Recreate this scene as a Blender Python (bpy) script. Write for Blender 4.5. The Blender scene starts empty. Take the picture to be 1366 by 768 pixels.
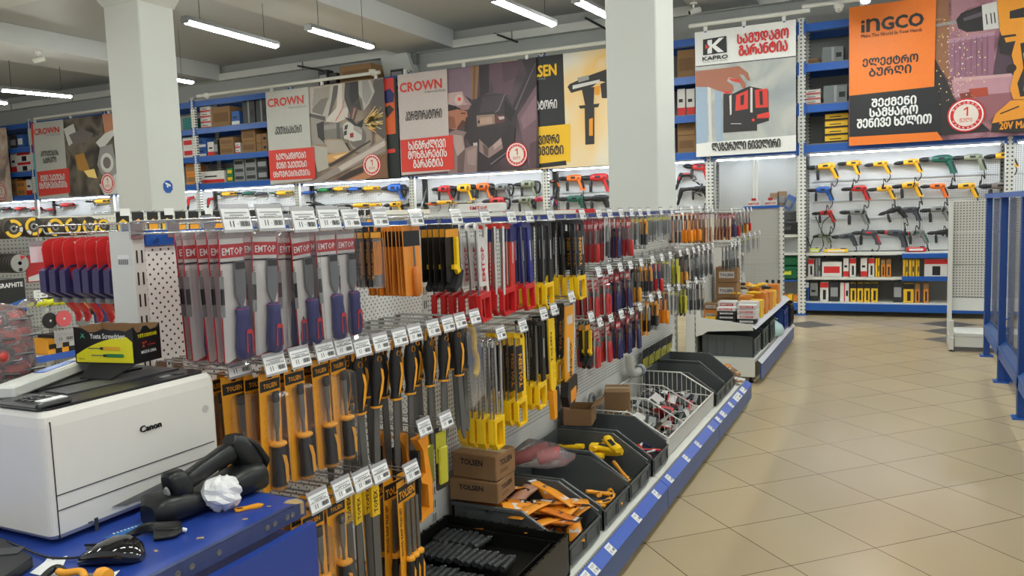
import bpy, math, random
from mathutils import Vector, Matrix
random.seed(7)
SC = bpy.context.scene
COL = SC.collection
# ------------------------------------------------------------------ camera, world, exposure
CAM_H = 1.525
FPX = 1066.0
YAW, PIT, ROL = -0.454, 0.092, 0.034
def _cam_axes():
    cy, sy, cp, sp, cr, sr = math.cos(YAW), math.sin(YAW), math.cos(PIT), math.sin(PIT), math.cos(ROL), math.sin(ROL)
    f = Vector((sy*cp, cy*cp, -sp)); x = Vector((cy, -sy, 0)); d = f.cross(x)
    return cr*x + sr*d, -sr*x + cr*d, f
CX, CD, CF = _cam_axes()
CAMP = Vector((0, 0, CAM_H))
cam = bpy.data.cameras.new('camera'); camo = bpy.data.objects.new('camera', cam); COL.objects.link(camo)
camo.matrix_world = Matrix(((CX.x, -CD.x, -CF.x, 0), (CX.y, -CD.y, -CF.y, 0), (CX.z, -CD.z, -CF.z, CAM_H), (0, 0, 0, 1)))
cam.sensor_width = 36; cam.lens = FPX/1366*36; cam.clip_start = 0.05; cam.clip_end = 100
SC.camera = camo
w = bpy.data.worlds.new('world'); SC.world = w; w.use_nodes = True
w.node_tree.nodes['Background'].inputs[0].default_value = (0.93, 0.96, 1, 1)
w.node_tree.nodes['Background'].inputs[1].default_value = 0.48
SC.view_settings.view_transform = 'Standard'; SC.view_settings.look = 'None'
SC.view_settings.gamma = 1; SC.view_settings.use_curve_mapping = False
SC.view_settings.exposure = 0.38
SC.cycles.use_denoising = True
SC.cycles.max_bounces = 6; SC.cycles.transparent_max_bounces = 16
TUBE_STRENGTH = 72.0      # light tubes under the ceiling
STRIP_STRENGTH = 22.0      # tubes under the rack beams that light the tool walls
# ------------------------------------------------------------------ where a pixel's ray meets a plane of the shop
def ray(x, y): return CF + CX*((x-683)/FPX) + CD*((y-384)/FPX)
def AX(x, y, X): d = ray(x, y); return CAMP + d*(X/d.x)
def AY(x, y, Y): d = ray(x, y); return CAMP + d*(Y/d.y)
def AZ(x, y, Z): d = ray(x, y); return CAMP + d*((Z-CAM_H)/d.z)
# ------------------------------------------------------------------ materials
def lin(c): c = c/255; return c/12.92 if c <= .04045 else ((c+.055)/1.055)**2.4
MATS = {}
def mat(name, rgb, rough=.5, metal=0, var=.06, scale=30, bump=0, alpha=1, emit=0, coat=0):
    """Principled material whose colour varies a little through a noise texture."""
    if name in MATS: return MATS[name]
    m = bpy.data.materials.new(name); m.use_nodes = True; nt = m.node_tree; N = nt.nodes; L = nt.links
    b = N['Principled BSDF']; c = [lin(v) for v in rgb]
    tc = N.new('ShaderNodeTexCoord'); nz = N.new('ShaderNodeTexNoise'); nz.inputs['Scale'].default_value = scale
    nz.inputs['Detail'].default_value = 4
    L.new(tc.outputs['Object'], nz.inputs['Vector'])
    mx = N.new('ShaderNodeMix'); mx.data_type = 'RGBA'
    mx.inputs['A'].default_value = [min(1, v*(1-var)) for v in c]+[1]
    mx.inputs['B'].default_value = [min(1, v*(1+var)) for v in c]+[1]
    L.new(nz.outputs['Fac'], mx.inputs['Factor']); L.new(mx.outputs['Result'], b.inputs['Base Color'])
    b.inputs['Roughness'].default_value = rough; b.inputs['Metallic'].default_value = metal
    if coat: b.inputs['Coat Weight'].default_value = coat
    if alpha < 1: b.inputs['Alpha'].default_value = alpha
    if emit:
        b.inputs['Emission Color'].default_value = c+[1]; b.inputs['Emission Strength'].default_value = emit
    if bump:
        bp = N.new('ShaderNodeBump'); bp.inputs['Strength'].default_value = bump; bp.inputs['Distance'].default_value = .01
        L.new(nz.outputs['Fac'], bp.inputs['Height']); L.new(bp.outputs['Normal'], b.inputs['Normal'])
    MATS[name] = m
    return m
def node(nt, t, op=None, a=None, b=None):
    n = nt.nodes.new(t)
    if op: n.operation = op
    for i, v in enumerate((a, b)):
        if v is None: continue
        if hasattr(v, 'is_output'): nt.links.new(v, n.inputs[i])
        else: n.inputs[i].default_value = v
    return n
def mth(nt, op, a, b=None): return node(nt, 'ShaderNodeMath', op, a, b).outputs[0]
def pegmat(name, rgb, hole, pitch, rad, axis, stagger=False, rough=.5):
    """painted steel with a grid of punched holes; axis is the world axis across the panel."""
    if name in MATS: return MATS[name]
    m = mat(name, rgb, rough, var=.03, scale=3); nt = m.node_tree
    b = nt.nodes['Principled BSDF']; src = b.inputs['Base Color'].links[0].from_socket
    g = nt.nodes.new('ShaderNodeNewGeometry'); sp = nt.nodes.new('ShaderNodeSeparateXYZ'); nt.links.new(g.outputs['Position'], sp.inputs[0])
    u, v = sp.outputs[axis], sp.outputs['Z']
    if stagger: u, v = mth(nt, 'ADD', u, v), mth(nt, 'SUBTRACT', u, v)
    fu = mth(nt, 'SUBTRACT', mth(nt, 'FRACT', mth(nt, 'DIVIDE', mth(nt, 'ADD', u, 100.), pitch)), .5)
    fv = mth(nt, 'SUBTRACT', mth(nt, 'FRACT', mth(nt, 'DIVIDE', mth(nt, 'ADD', v, 100.), pitch)), .5)
    d = mth(nt, 'SQRT', mth(nt, 'ADD', mth(nt, 'MULTIPLY', fu, fu), mth(nt, 'MULTIPLY', fv, fv)))
    h = mth(nt, 'LESS_THAN', d, rad/pitch)
    mx = nt.nodes.new('ShaderNodeMix'); mx.data_type = 'RGBA'
    nt.links.new(h, mx.inputs['Factor']); nt.links.new(src, mx.inputs['A']); mx.inputs['B'].default_value = [lin(v) for v in hole]+[1]
    nt.links.new(mx.outputs['Result'], b.inputs['Base Color'])
    return m
# ------------------------------------------------------------------ mesh building
_TX = {}
def glyphs(s, bold=0.0, res=2):
    k = (s, bold, res)
    if k not in _TX:
        c = bpy.data.curves.new('lettering', 'FONT'); c.body = s; c.resolution_u = res; c.offset = bold
        o = bpy.data.objects.new('lettering', c); me = o.to_mesh()
        vs = [(v.co.x, v.co.y) for v in me.vertices]; fs = [tuple(p.vertices) for p in me.polygons]
        o.to_mesh_clear(); bpy.data.objects.remove(o); bpy.data.curves.remove(c)
        x0 = min(v[0] for v in vs); x1 = max(v[0] for v in vs); y0 = min(v[1] for v in vs); y1 = max(v[1] for v in vs)
        _TX[k] = ([((x-x0)/(x1-x0), (y-y0)/(y1-y0)) for x, y in vs], fs, (x1-x0)/(y1-y0))
    return _TX[k]
def geo(s): return ''.join(chr(ord(c)+0xBC0) if 0x10D0 <= ord(c) <= 0x10FA else c for c in s)
def frame_of(d):
    d = Vector(d).normalized(); a = Vector((0, 0, 1)) if abs(d.z) < .9 else Vector((1, 0, 0))
    u = d.cross(a).normalized(); return u, d.cross(u).normalized()
class M:
    def __init__(s): s.V = []; s.F = []; s.I = []; s.S = []; s.mats = []; s.T = None
    def mi(s, m):
        if m not in s.mats: s.mats.append(m)
        return s.mats.index(m)
    def add(s, vs, fs, m, smooth=False):
        o = len(s.V); i = s.mi(m)
        s.V += [tuple(s.T @ Vector(v)) for v in vs] if s.T else [tuple(v) for v in vs]
        for f in fs: s.F.append(tuple(o+k for k in f)); s.I.append(i); s.S.append(smooth)
        return s
    def quad(s, pts, m): return s.add(pts, [tuple(range(len(pts)))], m)
    def box(s, c, d, m, rz=0, bev=0, R=None):
        x, y, z = [v/2 for v in d]; c = Vector(c)
        R = R or Matrix.Rotation(rz, 3, 'Z')
        if bev:
            b = min(bev, x*.9, y*.9, z*.9); vs = []; fs = []
            for sz in (-1, 1):
                for ins in ((b, sz*z), (0, sz*(z-b))) if sz == -1 else ((0, sz*(z-b)), (b, sz*z)):
                    i, zz = ins
                    X, Y = x-i, y-i; k = b if i == 0 else b*.6
                    vs += [(-X+k, -Y, zz), (X-k, -Y, zz), (X, -Y+k, zz), (X, Y-k, zz), (X-k, Y, zz), (-X+k, Y, zz), (-X, Y-k, zz), (-X, -Y+k, zz)]
            fs.append(tuple(range(7, -1, -1))); fs.append(tuple(range(24, 32)))
            for r in range(3):
                for k in range(8): fs.append((r*8+k, r*8+(k+1) % 8, r*8+8+(k+1) % 8, r*8+8+k))
            return s.add([c+R@Vector(v) for v in vs], fs, m)
        vs = [c+R@Vector(v) for v in ((-x, -y, -z), (x, -y, -z), (x, y, -z), (-x, y, -z), (-x, -y, z), (x, -y, z), (x, y, z), (-x, y, z))]
        return s.add(vs, [(3, 2, 1, 0), (4, 5, 6, 7), (0, 1, 5, 4), (1, 2, 6, 5), (2, 3, 7, 6), (3, 0, 4, 7)], m)
    def bar(s, a, b, wd, ht, m):
        """rectangular bar from a to b"""
        a = Vector(a); b = Vector(b); u, v = frame_of(b-a); vs = []
        for p in (a, b): vs += [p+u*wd/2+v*ht/2, p-u*wd/2+v*ht/2, p-u*wd/2-v*ht/2, p+u*wd/2-v*ht/2]
        return s.add(vs, [(0, 1, 2, 3), (7, 6, 5, 4)]+[(k, (k+1) % 4+4-4, (k+1) % 4+4, k+4) for k in range(4)], m)
    def prism(s, poly, o, U, V, N, t, m, m2=None):
        """outline poly in the U,V plane at o, thickened by t along N"""
        o = Vector(o); U = Vector(U); V = Vector(V); N = Vector(N); n = len(poly)
        a = [o+U*p[0]+V*p[1] for p in poly]; b = [p+N*t for p in a]
        s.add(b, [tuple(range(n))], m2 or m); s.add(a, [tuple(range(n-1, -1, -1))], m)
        return s.add(a+b, [(k, (k+1) % n, n+(k+1) % n, n+k) for k in range(n)], m)
    def tube(s, pts, r, m, n=6, cap=True):
        pts = [Vector(p) for p in pts]; rr = r if isinstance(r, (list, tuple)) else [r]*len(pts); vs = []; fs = []
        u = None
        for i, p in enumerate(pts):
            d = (pts[min(i+1, len(pts)-1)]-pts[max(i-1, 0)])
            if d.length < 1e-9: d = Vector((0, 0, 1))
            d.normalize()
            if u is None: u, v = frame_of(d)
            else:
                u = (u-d*u.dot(d))
                u = u.normalized() if u.length > 1e-6 else frame_of(d)[0]
                v = d.cross(u)
            for k in range(n):
                a = 2*math.pi*k/n; vs.append(p+u*math.cos(a)*rr[i]+v*math.sin(a)*rr[i])
        for i in range(len(pts)-1):
            for k in range(n): fs.append((i*n+k, i*n+(k+1) % n, i*n+n+(k+1) % n, i*n+n+k))
        s.add(vs, fs, m, True)
        if cap: s.add(vs[:n], [tuple(range(n-1, -1, -1))], m); s.add(vs[-n:], [tuple(range(n))], m)
        return s
    def lathe(s, prof, o, ax, m, n=14, ms=None):
        """profile [(radius, distance along ax)]"""
        o = Vector(o); d = Vector(ax).normalized(); u, v = frame_of(d)
        ring = lambda r, h: [o+d*h+(u*math.cos(2*math.pi*k/n)+v*math.sin(2*math.pi*k/n))*max(r, 1e-4) for k in range(n)]
        for i in range(len(prof)-1):
            (r0, h0), (r1, h1) = prof[i], prof[i+1]
            s.add(ring(r0, h0)+ring(r1, h1), [(k, (k+1) % n, n+(k+1) % n, n+k) for k in range(n)], ms[i] if ms else m, abs(h1-h0) > 1e-6)
        return s
    def loft(s, rings, m, n=12, cap=True, p=2.0):
        """rings: (centre, U, V, half width, half height); p>2 squares the section"""
        vs = []; fs = []
        for c, U, V, a, b in rings:
            c = Vector(c); U = Vector(U); V = Vector(V)
            for k in range(n):
                t = 2*math.pi*k/n; ct, st = math.cos(t), math.sin(t)
                vs.append(c+U*(a*math.copysign(abs(ct)**(2/p), ct))+V*(b*math.copysign(abs(st)**(2/p), st)))
        for i in range(len(rings)-1):
            for k in range(n): fs.append((i*n+k, i*n+(k+1) % n, i*n+n+(k+1) % n, i*n+n+k))
        s.add(vs, fs, m, True)
        if cap: s.add(vs[:n], [tuple(range(n-1, -1, -1))], m); s.add(vs[-n:], [tuple(range(n))], m)
        return s
    def text(s, t, o, U, V, wd, ht, m, bold=.02, res=2, heavy=0):
        """lettering t filling the wd x ht box whose lower left corner is o; wd None keeps the font's proportions"""
        vs, fs, asp = glyphs(t, bold, res); o = Vector(o); U = Vector(U); V = Vector(V)
        if wd is None: wd = ht*asp
        if heavy:
            for k, (dx, dy) in enumerate(((-1, 0), (1, 0), (0, 1), (0, -1))): s.add([o+U*(x*wd+dx*heavy)+V*(y*ht+dy*heavy)+U.cross(V)*(.0008*k) for x, y in vs], fs, m)
        return s.add([o+U*(x*wd)+V*(y*ht) for x, y in vs], fs, m)
    def build(s, name, parent=None, loc=None):
        me = bpy.data.meshes.new(name); me.from_pydata(s.V, [], s.F)
        for m in s.mats: me.materials.append(m)
        me.polygons.foreach_set('material_index', s.I); me.polygons.foreach_set('use_smooth', s.S); me.update()
        o = bpy.data.objects.new(name, me); COL.objects.link(o)
        if parent is not None: o.parent = parent
        if loc is not None: o.location = loc
        return o
_LAB = {}
def tag(o, label, cat, group=None):
    o['label'] = label; o['category'] = cat
    if group: o['group'] = group
    k = len(label.split())
    if not 4 <= k <= 16: print('LABEL LENGTH', k, label)
    if label in _LAB: print('LABEL TWICE', label)
    _LAB[label] = 1
    return o
def thing(name, label, cat, loc=(0, 0, 0), rz=0, group=None, rot=None):
    o = bpy.data.objects.new(name, None); COL.objects.link(o); o.empty_display_size = .05
    o.location = loc; o.rotation_euler = rot or (0, 0, rz)
    return tag(o, label, cat, group)
def struct(o): o['kind'] = 'structure'; return o
def dup(root, label, loc=None, rot=None, group=None, scale=None):
    r = root.copy(); COL.objects.link(r); r['label'] = label
    tag(r, label, root['category'], group or root.get('group'))
    if loc is not None: r.location = loc
    if rot is not None: r.rotation_euler = rot
    if scale is not None: r.scale = scale
    for ch in list(root.children):
        c = ch.copy(); COL.objects.link(c); c.parent = r
        for g in list(ch.children):
            d = g.copy(); COL.objects.link(d); d.parent = c
    return r
ORD = 'first second third fourth fifth sixth seventh eighth ninth tenth eleventh twelfth thirteenth fourteenth fifteenth sixteenth seventeenth eighteenth nineteenth twentieth'.split()
ORD += [t+'-'+o for t in ('twenty', 'thirty') for o in ORD[:9]]
X_, Y_, Z_ = Vector((1, 0, 0)), Vector((0, 1, 0)), Vector((0, 0, 1))
# common materials
white = mat('painted_white_steel', (214, 214, 208), .45, var=.03)
offwhite = mat('wall_white', (203, 205, 200), .8, var=.03, scale=2)
blue = mat('blue_steel', (24, 84, 168), .4)
dblue = mat('dark_blue_steel', (22, 48, 128), .4)
black = mat('black_plastic', (17, 17, 19), .4)
dgrey = mat('dark_grey_plastic', (66, 69, 70), .5)
grey = mat('grey_metal', (128, 130, 130), .4, .3)
chrome = mat('chromed_wire', (190, 190, 190), .25, .9)
steel = mat('tool_steel', (130, 130, 128), .35, .8)
yellow = mat('yellow_plastic', (240, 190, 22), .4)
orange = mat('orange_plastic', (240, 150, 30), .4)
red = mat('red_plastic', (200, 34, 34), .4)
navy = mat('navy_plastic', (34, 36, 98), .35)
green = mat('green_plastic', (30, 120, 62), .4)
kraft = mat('kraft_card', (146, 112, 76), .8, bump=.05)
paper = mat('white_paper', (232, 232, 232), .7, var=.02)
ink = mat('black_ink', (26, 26, 28), .6)
redink = mat('red_ink', (206, 40, 40), .6)
greyink = mat('grey_ink', (150, 150, 152), .6)
def film(name, rgb, body=0., gloss=.5, rough=.12, bump=0):
    """clear plastic: see-through, with a little of its own colour and a soft reflection"""
    if name in MATS: return MATS[name]
    m = mat(name, rgb, rough, bump=bump, scale=40); nt = m.node_tree; L = nt.links; b = nt.nodes['Principled BSDF']; out = nt.nodes['Material Output']
    tr = nt.nodes.new('ShaderNodeBsdfTransparent'); gl = nt.nodes.new('ShaderNodeBsdfGlossy'); gl.inputs['Roughness'].default_value = rough
    if bump: L.new(b.inputs['Normal'].links[0].from_socket, gl.inputs['Normal'])
    fr = nt.nodes.new('ShaderNodeFresnel'); fr.inputs['IOR'].default_value = 1.35
    f = mth(nt, 'MULTIPLY', fr.outputs[0], gloss); m1 = nt.nodes.new('ShaderNodeMixShader'); m2 = nt.nodes.new('ShaderNodeMixShader')
    L.new(f, m1.inputs[0]); L.new(tr.outputs[0], m1.inputs[1]); L.new(gl.outputs[0], m1.inputs[2])
    m2.inputs[0].default_value = body; L.new(m1.outputs[0], m2.inputs[1]); L.new(b.outputs[0], m2.inputs[2]); L.new(m2.outputs[0], out.inputs['Surface'])
    return m
clear = film('clear_plastic', (225, 228, 232), .04)
# ------------------------------------------------------------------ the room
CEIL = 4.7; BACKY = 12.35
def floor_mat():
    m = mat('beige_floor_tiles', (187, 168, 134), .24, var=.05, scale=1.3); nt = m.node_tree; L = nt.links
    b = nt.nodes['Principled BSDF']; src = b.inputs['Base Color'].links[0].from_socket
    g = nt.nodes.new('ShaderNodeNewGeometry'); sp = nt.nodes.new('ShaderNodeSeparateXYZ'); L.new(g.outputs['Position'], sp.inputs[0])
    # tiles of 45 cm laid on the diagonal; TX,TY is one grid corner
    TX, TY, T = -0.9*.45, 7.64*.45, .45
    dx = mth(nt, 'SUBTRACT', sp.outputs['X'], TX); dy = mth(nt, 'SUBTRACT', sp.outputs['Y'], TY)
    u = mth(nt, 'DIVIDE', mth(nt, 'ADD', dx, dy), T*math.sqrt(2)); v = mth(nt, 'DIVIDE', mth(nt, 'SUBTRACT', dy, dx), T*math.sqrt(2))
    u = mth(nt, 'ADD', u, 200.); v = mth(nt, 'ADD', v, 200.)
    def edge(c): return mth(nt, 'ABSOLUTE', mth(nt, 'SUBTRACT', mth(nt, 'FRACT', mth(nt, 'ADD', c, .5)), .5))
    gr = mth(nt, 'LESS_THAN', mth(nt, 'MINIMUM', edge(u), edge(v)), .0055)
    cb = node(nt, 'ShaderNodeCombineXYZ', None, mth(nt, 'FLOOR', u), mth(nt, 'FLOOR', v))
    wn = nt.nodes.new('ShaderNodeTexWhiteNoise'); wn.noise_dimensions = '2D'; L.new(cb.outputs[0], wn.inputs['Vector'])
    tone = mth(nt, 'ADD', mth(nt, 'MULTIPLY', wn.outputs['Value'], .09), .955)
    sc = nt.nodes.new('ShaderNodeMix'); sc.data_type = 'RGBA'; sc.blend_type = 'MULTIPLY'; sc.inputs['Factor'].default_value = 1
    L.new(src, sc.inputs['A']); L.new(tone, sc.inputs['B'])
    mx = nt.nodes.new('ShaderNodeMix'); mx.data_type = 'RGBA'; L.new(gr, mx.inputs['Factor']); L.new(sc.outputs['Result'], mx.inputs['A'])
    mx.inputs['B'].default_value = [lin(104), lin(84), lin(60), 1]; L.new(mx.outputs['Result'], b.inputs['Base Color'])
    return m
FM = floor_mat(); darktile = mat('grey_floor_tile', (90, 86, 80), .5, scale=3)
m = M(); m.quad([(-20, -3, 0), (4.5, -3, 0), (4.5, BACKY, 0), (-20, BACKY, 0)], FM)
S2 = .45*math.sqrt(2)/2
for gx, gy in [(-1.04, 10.7), (.55, 11.08), (.55, 10.45), (.55, 9.82)]:
    m.quad([(gx-S2, gy, .001), (gx, gy-S2, .001), (gx+S2, gy, .001), (gx, gy+S2, .001)], darktile)
struct(m.build('floor'))
ceilm = mat('grey_ceiling_paint', (168, 171, 173), .5, var=.04, scale=1)
beamm = mat('beam_paint', (186, 188, 188), .6, var=.03, scale=1)
m = M(); m.box((-7.75, 4.65, CEIL+.05), (24.5, 15.4, .1), ceilm); struct(m.build('ceiling'))
m = M(); m.box((-7.75, BACKY+.05, 2.35), (24.5, .1, 4.7), mat('grey_wall_paint', (172, 173, 170), .8, scale=1)); struct(m.build('wall_back'))
m = M(); m.box((-20.05, 4.65, 2.35), (.1, 15.4, 4.7), MATS['grey_wall_paint']); struct(m.build('wall_left'))
for x0, x1 in ((-8.0, -6.93), (-13.65, -12.35), (-2.75, -1.85)):
    m = M(); m.box(((x0+x1)/2, 4.6, 4.55), (x1-x0, 15.3, .3), beamm); struct(m.build('beam'))
m = M(); m.box((-7.75, 6.4, 4.56), (24.4, .8, .28), beamm); struct(m.build('beam'))
def column(x0, x1, y0, y1, cap=None):
    m = M(); m.box(((x0+x1)/2, (y0+y1)/2, 2.35), (x1-x0, y1-y0, 4.7), offwhite, bev=.012)
    if cap:
        a, b, z = cap
        m.prism([(x0, z), (x1, z), (x1+b, z+b), (x1+b, CEIL-.01), (x0-b, CEIL-.01), (x0-b, z+b)], (0, y0-.01, 0), X_, Z_, Y_, y1-y0+.02, offwhite)
    return struct(m.build('column'))
column(-7.55, -7.03, 5.92, 6.37, (0, .2, 3.83))
column(-2.52, -2.03, 7.35, 7.98)
# cable duct along the back wall
m = M(); m.box((-7.75, BACKY-.09, 4.46), (24.3, .1, .13), white)
for k in range(11): m.box((-19+2.2*k, BACKY-.145, 4.46), (.02, .012, .14), grey)
struct(m.build('trim_1'))
# ------------------------------------------------------------------ ceiling tubes
lampbody = mat('lamp_housing', (120, 122, 124), .5)
tubem = mat('lamp_tube', (250, 255, 246), .4, emit=TUBE_STRENGTH, var=0)
def tube_lamp(p, q, label):
    p = Vector(p); q = Vector(q); c = (p+q)/2; L = (q-p).length
    t = thing('tube_light', label, 'ceiling light', c, math.atan2((q-p).y, (q-p).x), 'ceiling tube lights')
    m = M(); m.prism([(-.06, .0), (.06, .0), (.045, .05), (-.045, .05)], (-L/2, 0, 0), Y_, Z_, X_, L, lampbody); m.build('housing', t)
    m = M(); m.loft([((-L/2+.03, 0, -.012), Y_, Z_, .04, .028), ((L/2-.03, 0, -.012), Y_, Z_, .04, .028)], tubem, 10); m.build('diffuser', t)
    for s in (-1, 1):
        m = M(); m.box((s*(L/2-.008), 0, .008), (.026, .116, .082), grey, bev=.008); m.build('end_cap', t)
        m = M(); m.tube([(s*L*.35, 0, .05), (s*L*.35, 0, CEIL-c.z)], .004, black, 4); m.build('hanging_wire', t)
    return t
Zl = 3.9
for (a, b, lab) in [((246, 27), (369, 61), 'bright tube light hanging just right of the pillar with the blue sticker'),
                    ((411, 37), (496, 62), 'short-looking tube light over the middle grinder banner'),
                    ((657, -2), (738, 32), 'tube light over the dark purple hammer drill banner'),
                    ((768, 0), (809, 20), 'tube light cut off by the wide white pillar'),
                    ((0, 119), (96, 128), 'tube light left of the pillar with the blue sticker'),
                    ((228, 103), (257, 109), 'tube light half hidden behind the right edge of the stickered pillar'),
                    ((-60, 126), (8, 137), 'farthest left tube light, cut by the photo edge')]:
    p = AZ(*a, Zl); q = AZ(*b, Zl); d = (q-p).normalized()
    if a == (768, 0): q = p+d*1.5
    if a == (228, 103): p = q-Vector((0, 1.5, 0))
    tube_lamp(p, q, lab)
k = 0
for x, ys in ((-.4, (-1.2, 1.6, 4.4, 7.2, 9.9)), (-4.0, (-.5, 2.4, 5.2)), (2.8, (0, 3.5, 7.0, 9.8)), (-7.6, (.5, 3.4)), (-11.5, (1., 4.5))):  # further rows of tubes out of view, added to light the shop
    for y in ys:
        side = {-.4: 'over the aisle', -4.0: 'behind the tool gondola', 2.8: 'right of the blue frame', -7.6: 'left of the tool gondola', -11.5: 'at the far left'}[x]
        tube_lamp((x, y-.75, Zl), (x, y+.75, Zl), '%s added tube light from the till in the row %s' % (ORD[ys.index(y)], side))
# ceiling cameras
def cctv(p, label):
    t = thing('security_camera', label, 'camera', p)
    m = M(); m.lathe([(.05, 0), (.05, -.03), (0, -.03)], (0, 0, 0), Z_, white); m.tube([(0, 0, -.03), (0, 0, -.1)], .015, white); m.build('mount', t)
    m = M(); m.lathe([(0, 0), (.04, 0), (.045, .02), (.042, .17), (.0, .17)], (.08, .06, -.1), (-.75, -.6, -.28), white); m.lathe([(.03, .171), (0, .171)], (.08, .06, -.1), (-.75, -.6, -.28), black); m.build('body', t)
p = AZ(925, 5, 4.39); cctv((p.x, p.y, 4.41), 'white bullet camera under the ceiling beside the wide pillar')
p = AZ(98, 93, 4.6); cctv((-12.6, 8.6, 4.4), 'white bullet camera under the beam left of the stickered pillar')
# the sticker on the left pillar
p = AX(224, 249, -7.03+.003)
t = thing('camera_sign', 'blue octagon camera sticker on the side of the left pillar', 'sign', p)
m = M(); r = .065
m.prism([(r*math.cos(a), r*1.1*math.sin(a)) for a in [math.pi/8+k*math.pi/4 for k in range(8)]], (0, 0, 0), Y_, Z_, X_, .002, blue); m.build('panel', t)
m = M(); m.prism([(-.035, .03), (.03, .0), (.036, .02), (-.028, .048)], (.0025, 0, 0), Y_, Z_, X_, .001, paper)
m.quad([(.0035, -.02, .0), (.0035, .0, -.012), (.0035, .004, .006), (.0035, -.016, .018)], paper)
m.build('pictogram', t)
# ------------------------------------------------------------------ pallet racks along the back wall
RF, RB = 11.6, 12.25                       # front and rear faces of the racks
PX = [-20, -17.5, -15, -12.48, -10, -7.5, -5.02, -2.47, -1.22, 1.2, 3.7]
LEV = [2.27, 2.80, 3.34, 3.87]             # beam centres
postm = pegmat('perforated_white_post', (212, 212, 206), (50, 60, 80), .05, .011, 'X')
deckm = mat('rack_deck_board', (120, 116, 108), .7)
bayname = ['at the far left edge', 'left of the grinder banner at far left', 'behind the far left banner', 'right of the stickered pillar', 'behind the grinding worker banner',
           'behind the dark hammer drill banner', 'behind the yellow drill banner', 'behind the laser level banner', 'behind the orange banner', 'right of the drill wall']
ledm = mat('led_strip', (240, 247, 255), .4, emit=STRIP_STRENGTH, var=0)
for i in range(10):
    a, b = PX[i], PX[i+1]
    t = thing('storage_rack', 'blue and white storage rack bay '+bayname[i], 'rack', (a, RF, 0), 0, 'rack bays along the back wall')
    for x in ((0,) if i < 9 else (0, b-a)):
        m = M()
        m.box((x, .03, 2.0), (.1, .06, 4.0), postm); m.box((x, RB-RF-.03, 2.0), (.1, .06, 4.0), postm); m.box((x, .03, .01), (.14, .1, .02), blue)
        for z in (.25, 1.35, 2.2, 3.3):
            m.bar((x, .06, z), (x, RB-RF-.06, z+.8 if z < 2.2 or z > 3 else z+.9), .025, .025, grey) if z+.8 < 4 else None
        for z in (.1, 3.95): m.box((x, (RB-RF)/2, z), (.03, RB-RF-.12, .04), white)
        m.build('upright', t)
    for z in LEV:
        m = M(); m.box(((b-a)/2, .03, z), (b-a-.1, .05, .1), blue); m.box(((b-a)/2, RB-RF-.03, z), (b-a-.1, .05, .1), blue)
        for s in (.045, b-a-.045): m.box((s, -.004, z), (.03, .012, .17), blue)
        m.build('beam', t)
        if z < 3.8:
            m = M(); m.box(((b-a)/2, (RB-RF)/2, z+.058), (b-a-.06, RB-RF-.06, .014), deckm); m.build('shelf_board', t)
    if i in (7, 8, 9):
        z = .12; m = M(); m.box(((b-a)/2, .02, z), (b-a-.1, .05, .1), blue); m.box(((b-a)/2, .3, z+.055), (b-a-.06, .56, .012), white); m.build('base_shelf', t)
    if i == 8:
        for z in (.505, .835):
            m = M(); m.box(((b-a)/2, .36, z), (b-a-.1, .5, .03), white); m.box(((b-a)/4, .1, z), ((b-a)/2-.06, .03, .036), white)
            m.box(((b-a)*.75, .1, z if z < .8 else z-.03), ((b-a)/2-.06, .032, .06), blue); m.build('shelf', t)
    # lamp under the lowest beam
    l = thing('strip_light', 'white strip light under the lowest rack beam '+bayname[i], 'strip light', ((a+b)/2, RF+.1, LEV[0]-.05), 0, 'strip lights over the tool walls')
    m = M(); m.box((0, 0, -.012), (b-a-.16, .05, .024), white); m.build('housing', l)
    m = M(); m.box((0, 0, -.032), (b-a-.2, .04, .014), ledm, bev=.004); m.build('diffuser', l)
# pegboard backs of the tool walls
PEGY = 12.03
pegw = pegmat('back_wall_pegboard', (226, 228, 228), (96, 100, 104), .025, .006, 'X')
for i in (0, 1, 2, 3, 4, 5, 6, 8, 9):
    a, b = PX[i]+.06, PX[i+1]-.06
    t = thing('wall_pegboard', 'white pegboard tool wall '+bayname[i], 'pegboard', ((a+b)/2, PEGY, 0), 0, 'pegboards of the back wall')
    for z0, z1 in ((.86, 1.3), (1.305, 1.76), (1.765, 2.2)):
        m = M(); m.box((0, .012, (z0+z1)/2), (b-a, .024, z1-z0), pegw); m.build('panel', t)
    m = M(); m.box((0, -.004, 1.53), (.03, .01, 1.34), white); m.build('centre_strip', t)
    for z in (1.02, 1.31, 1.56, 1.84):
        m = M(); m.box((0, -.012, z), (b-a-.06, .012, .018), mat('clear_rail', (205, 210, 214), .3)); m.build('label_rail', t)
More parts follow.
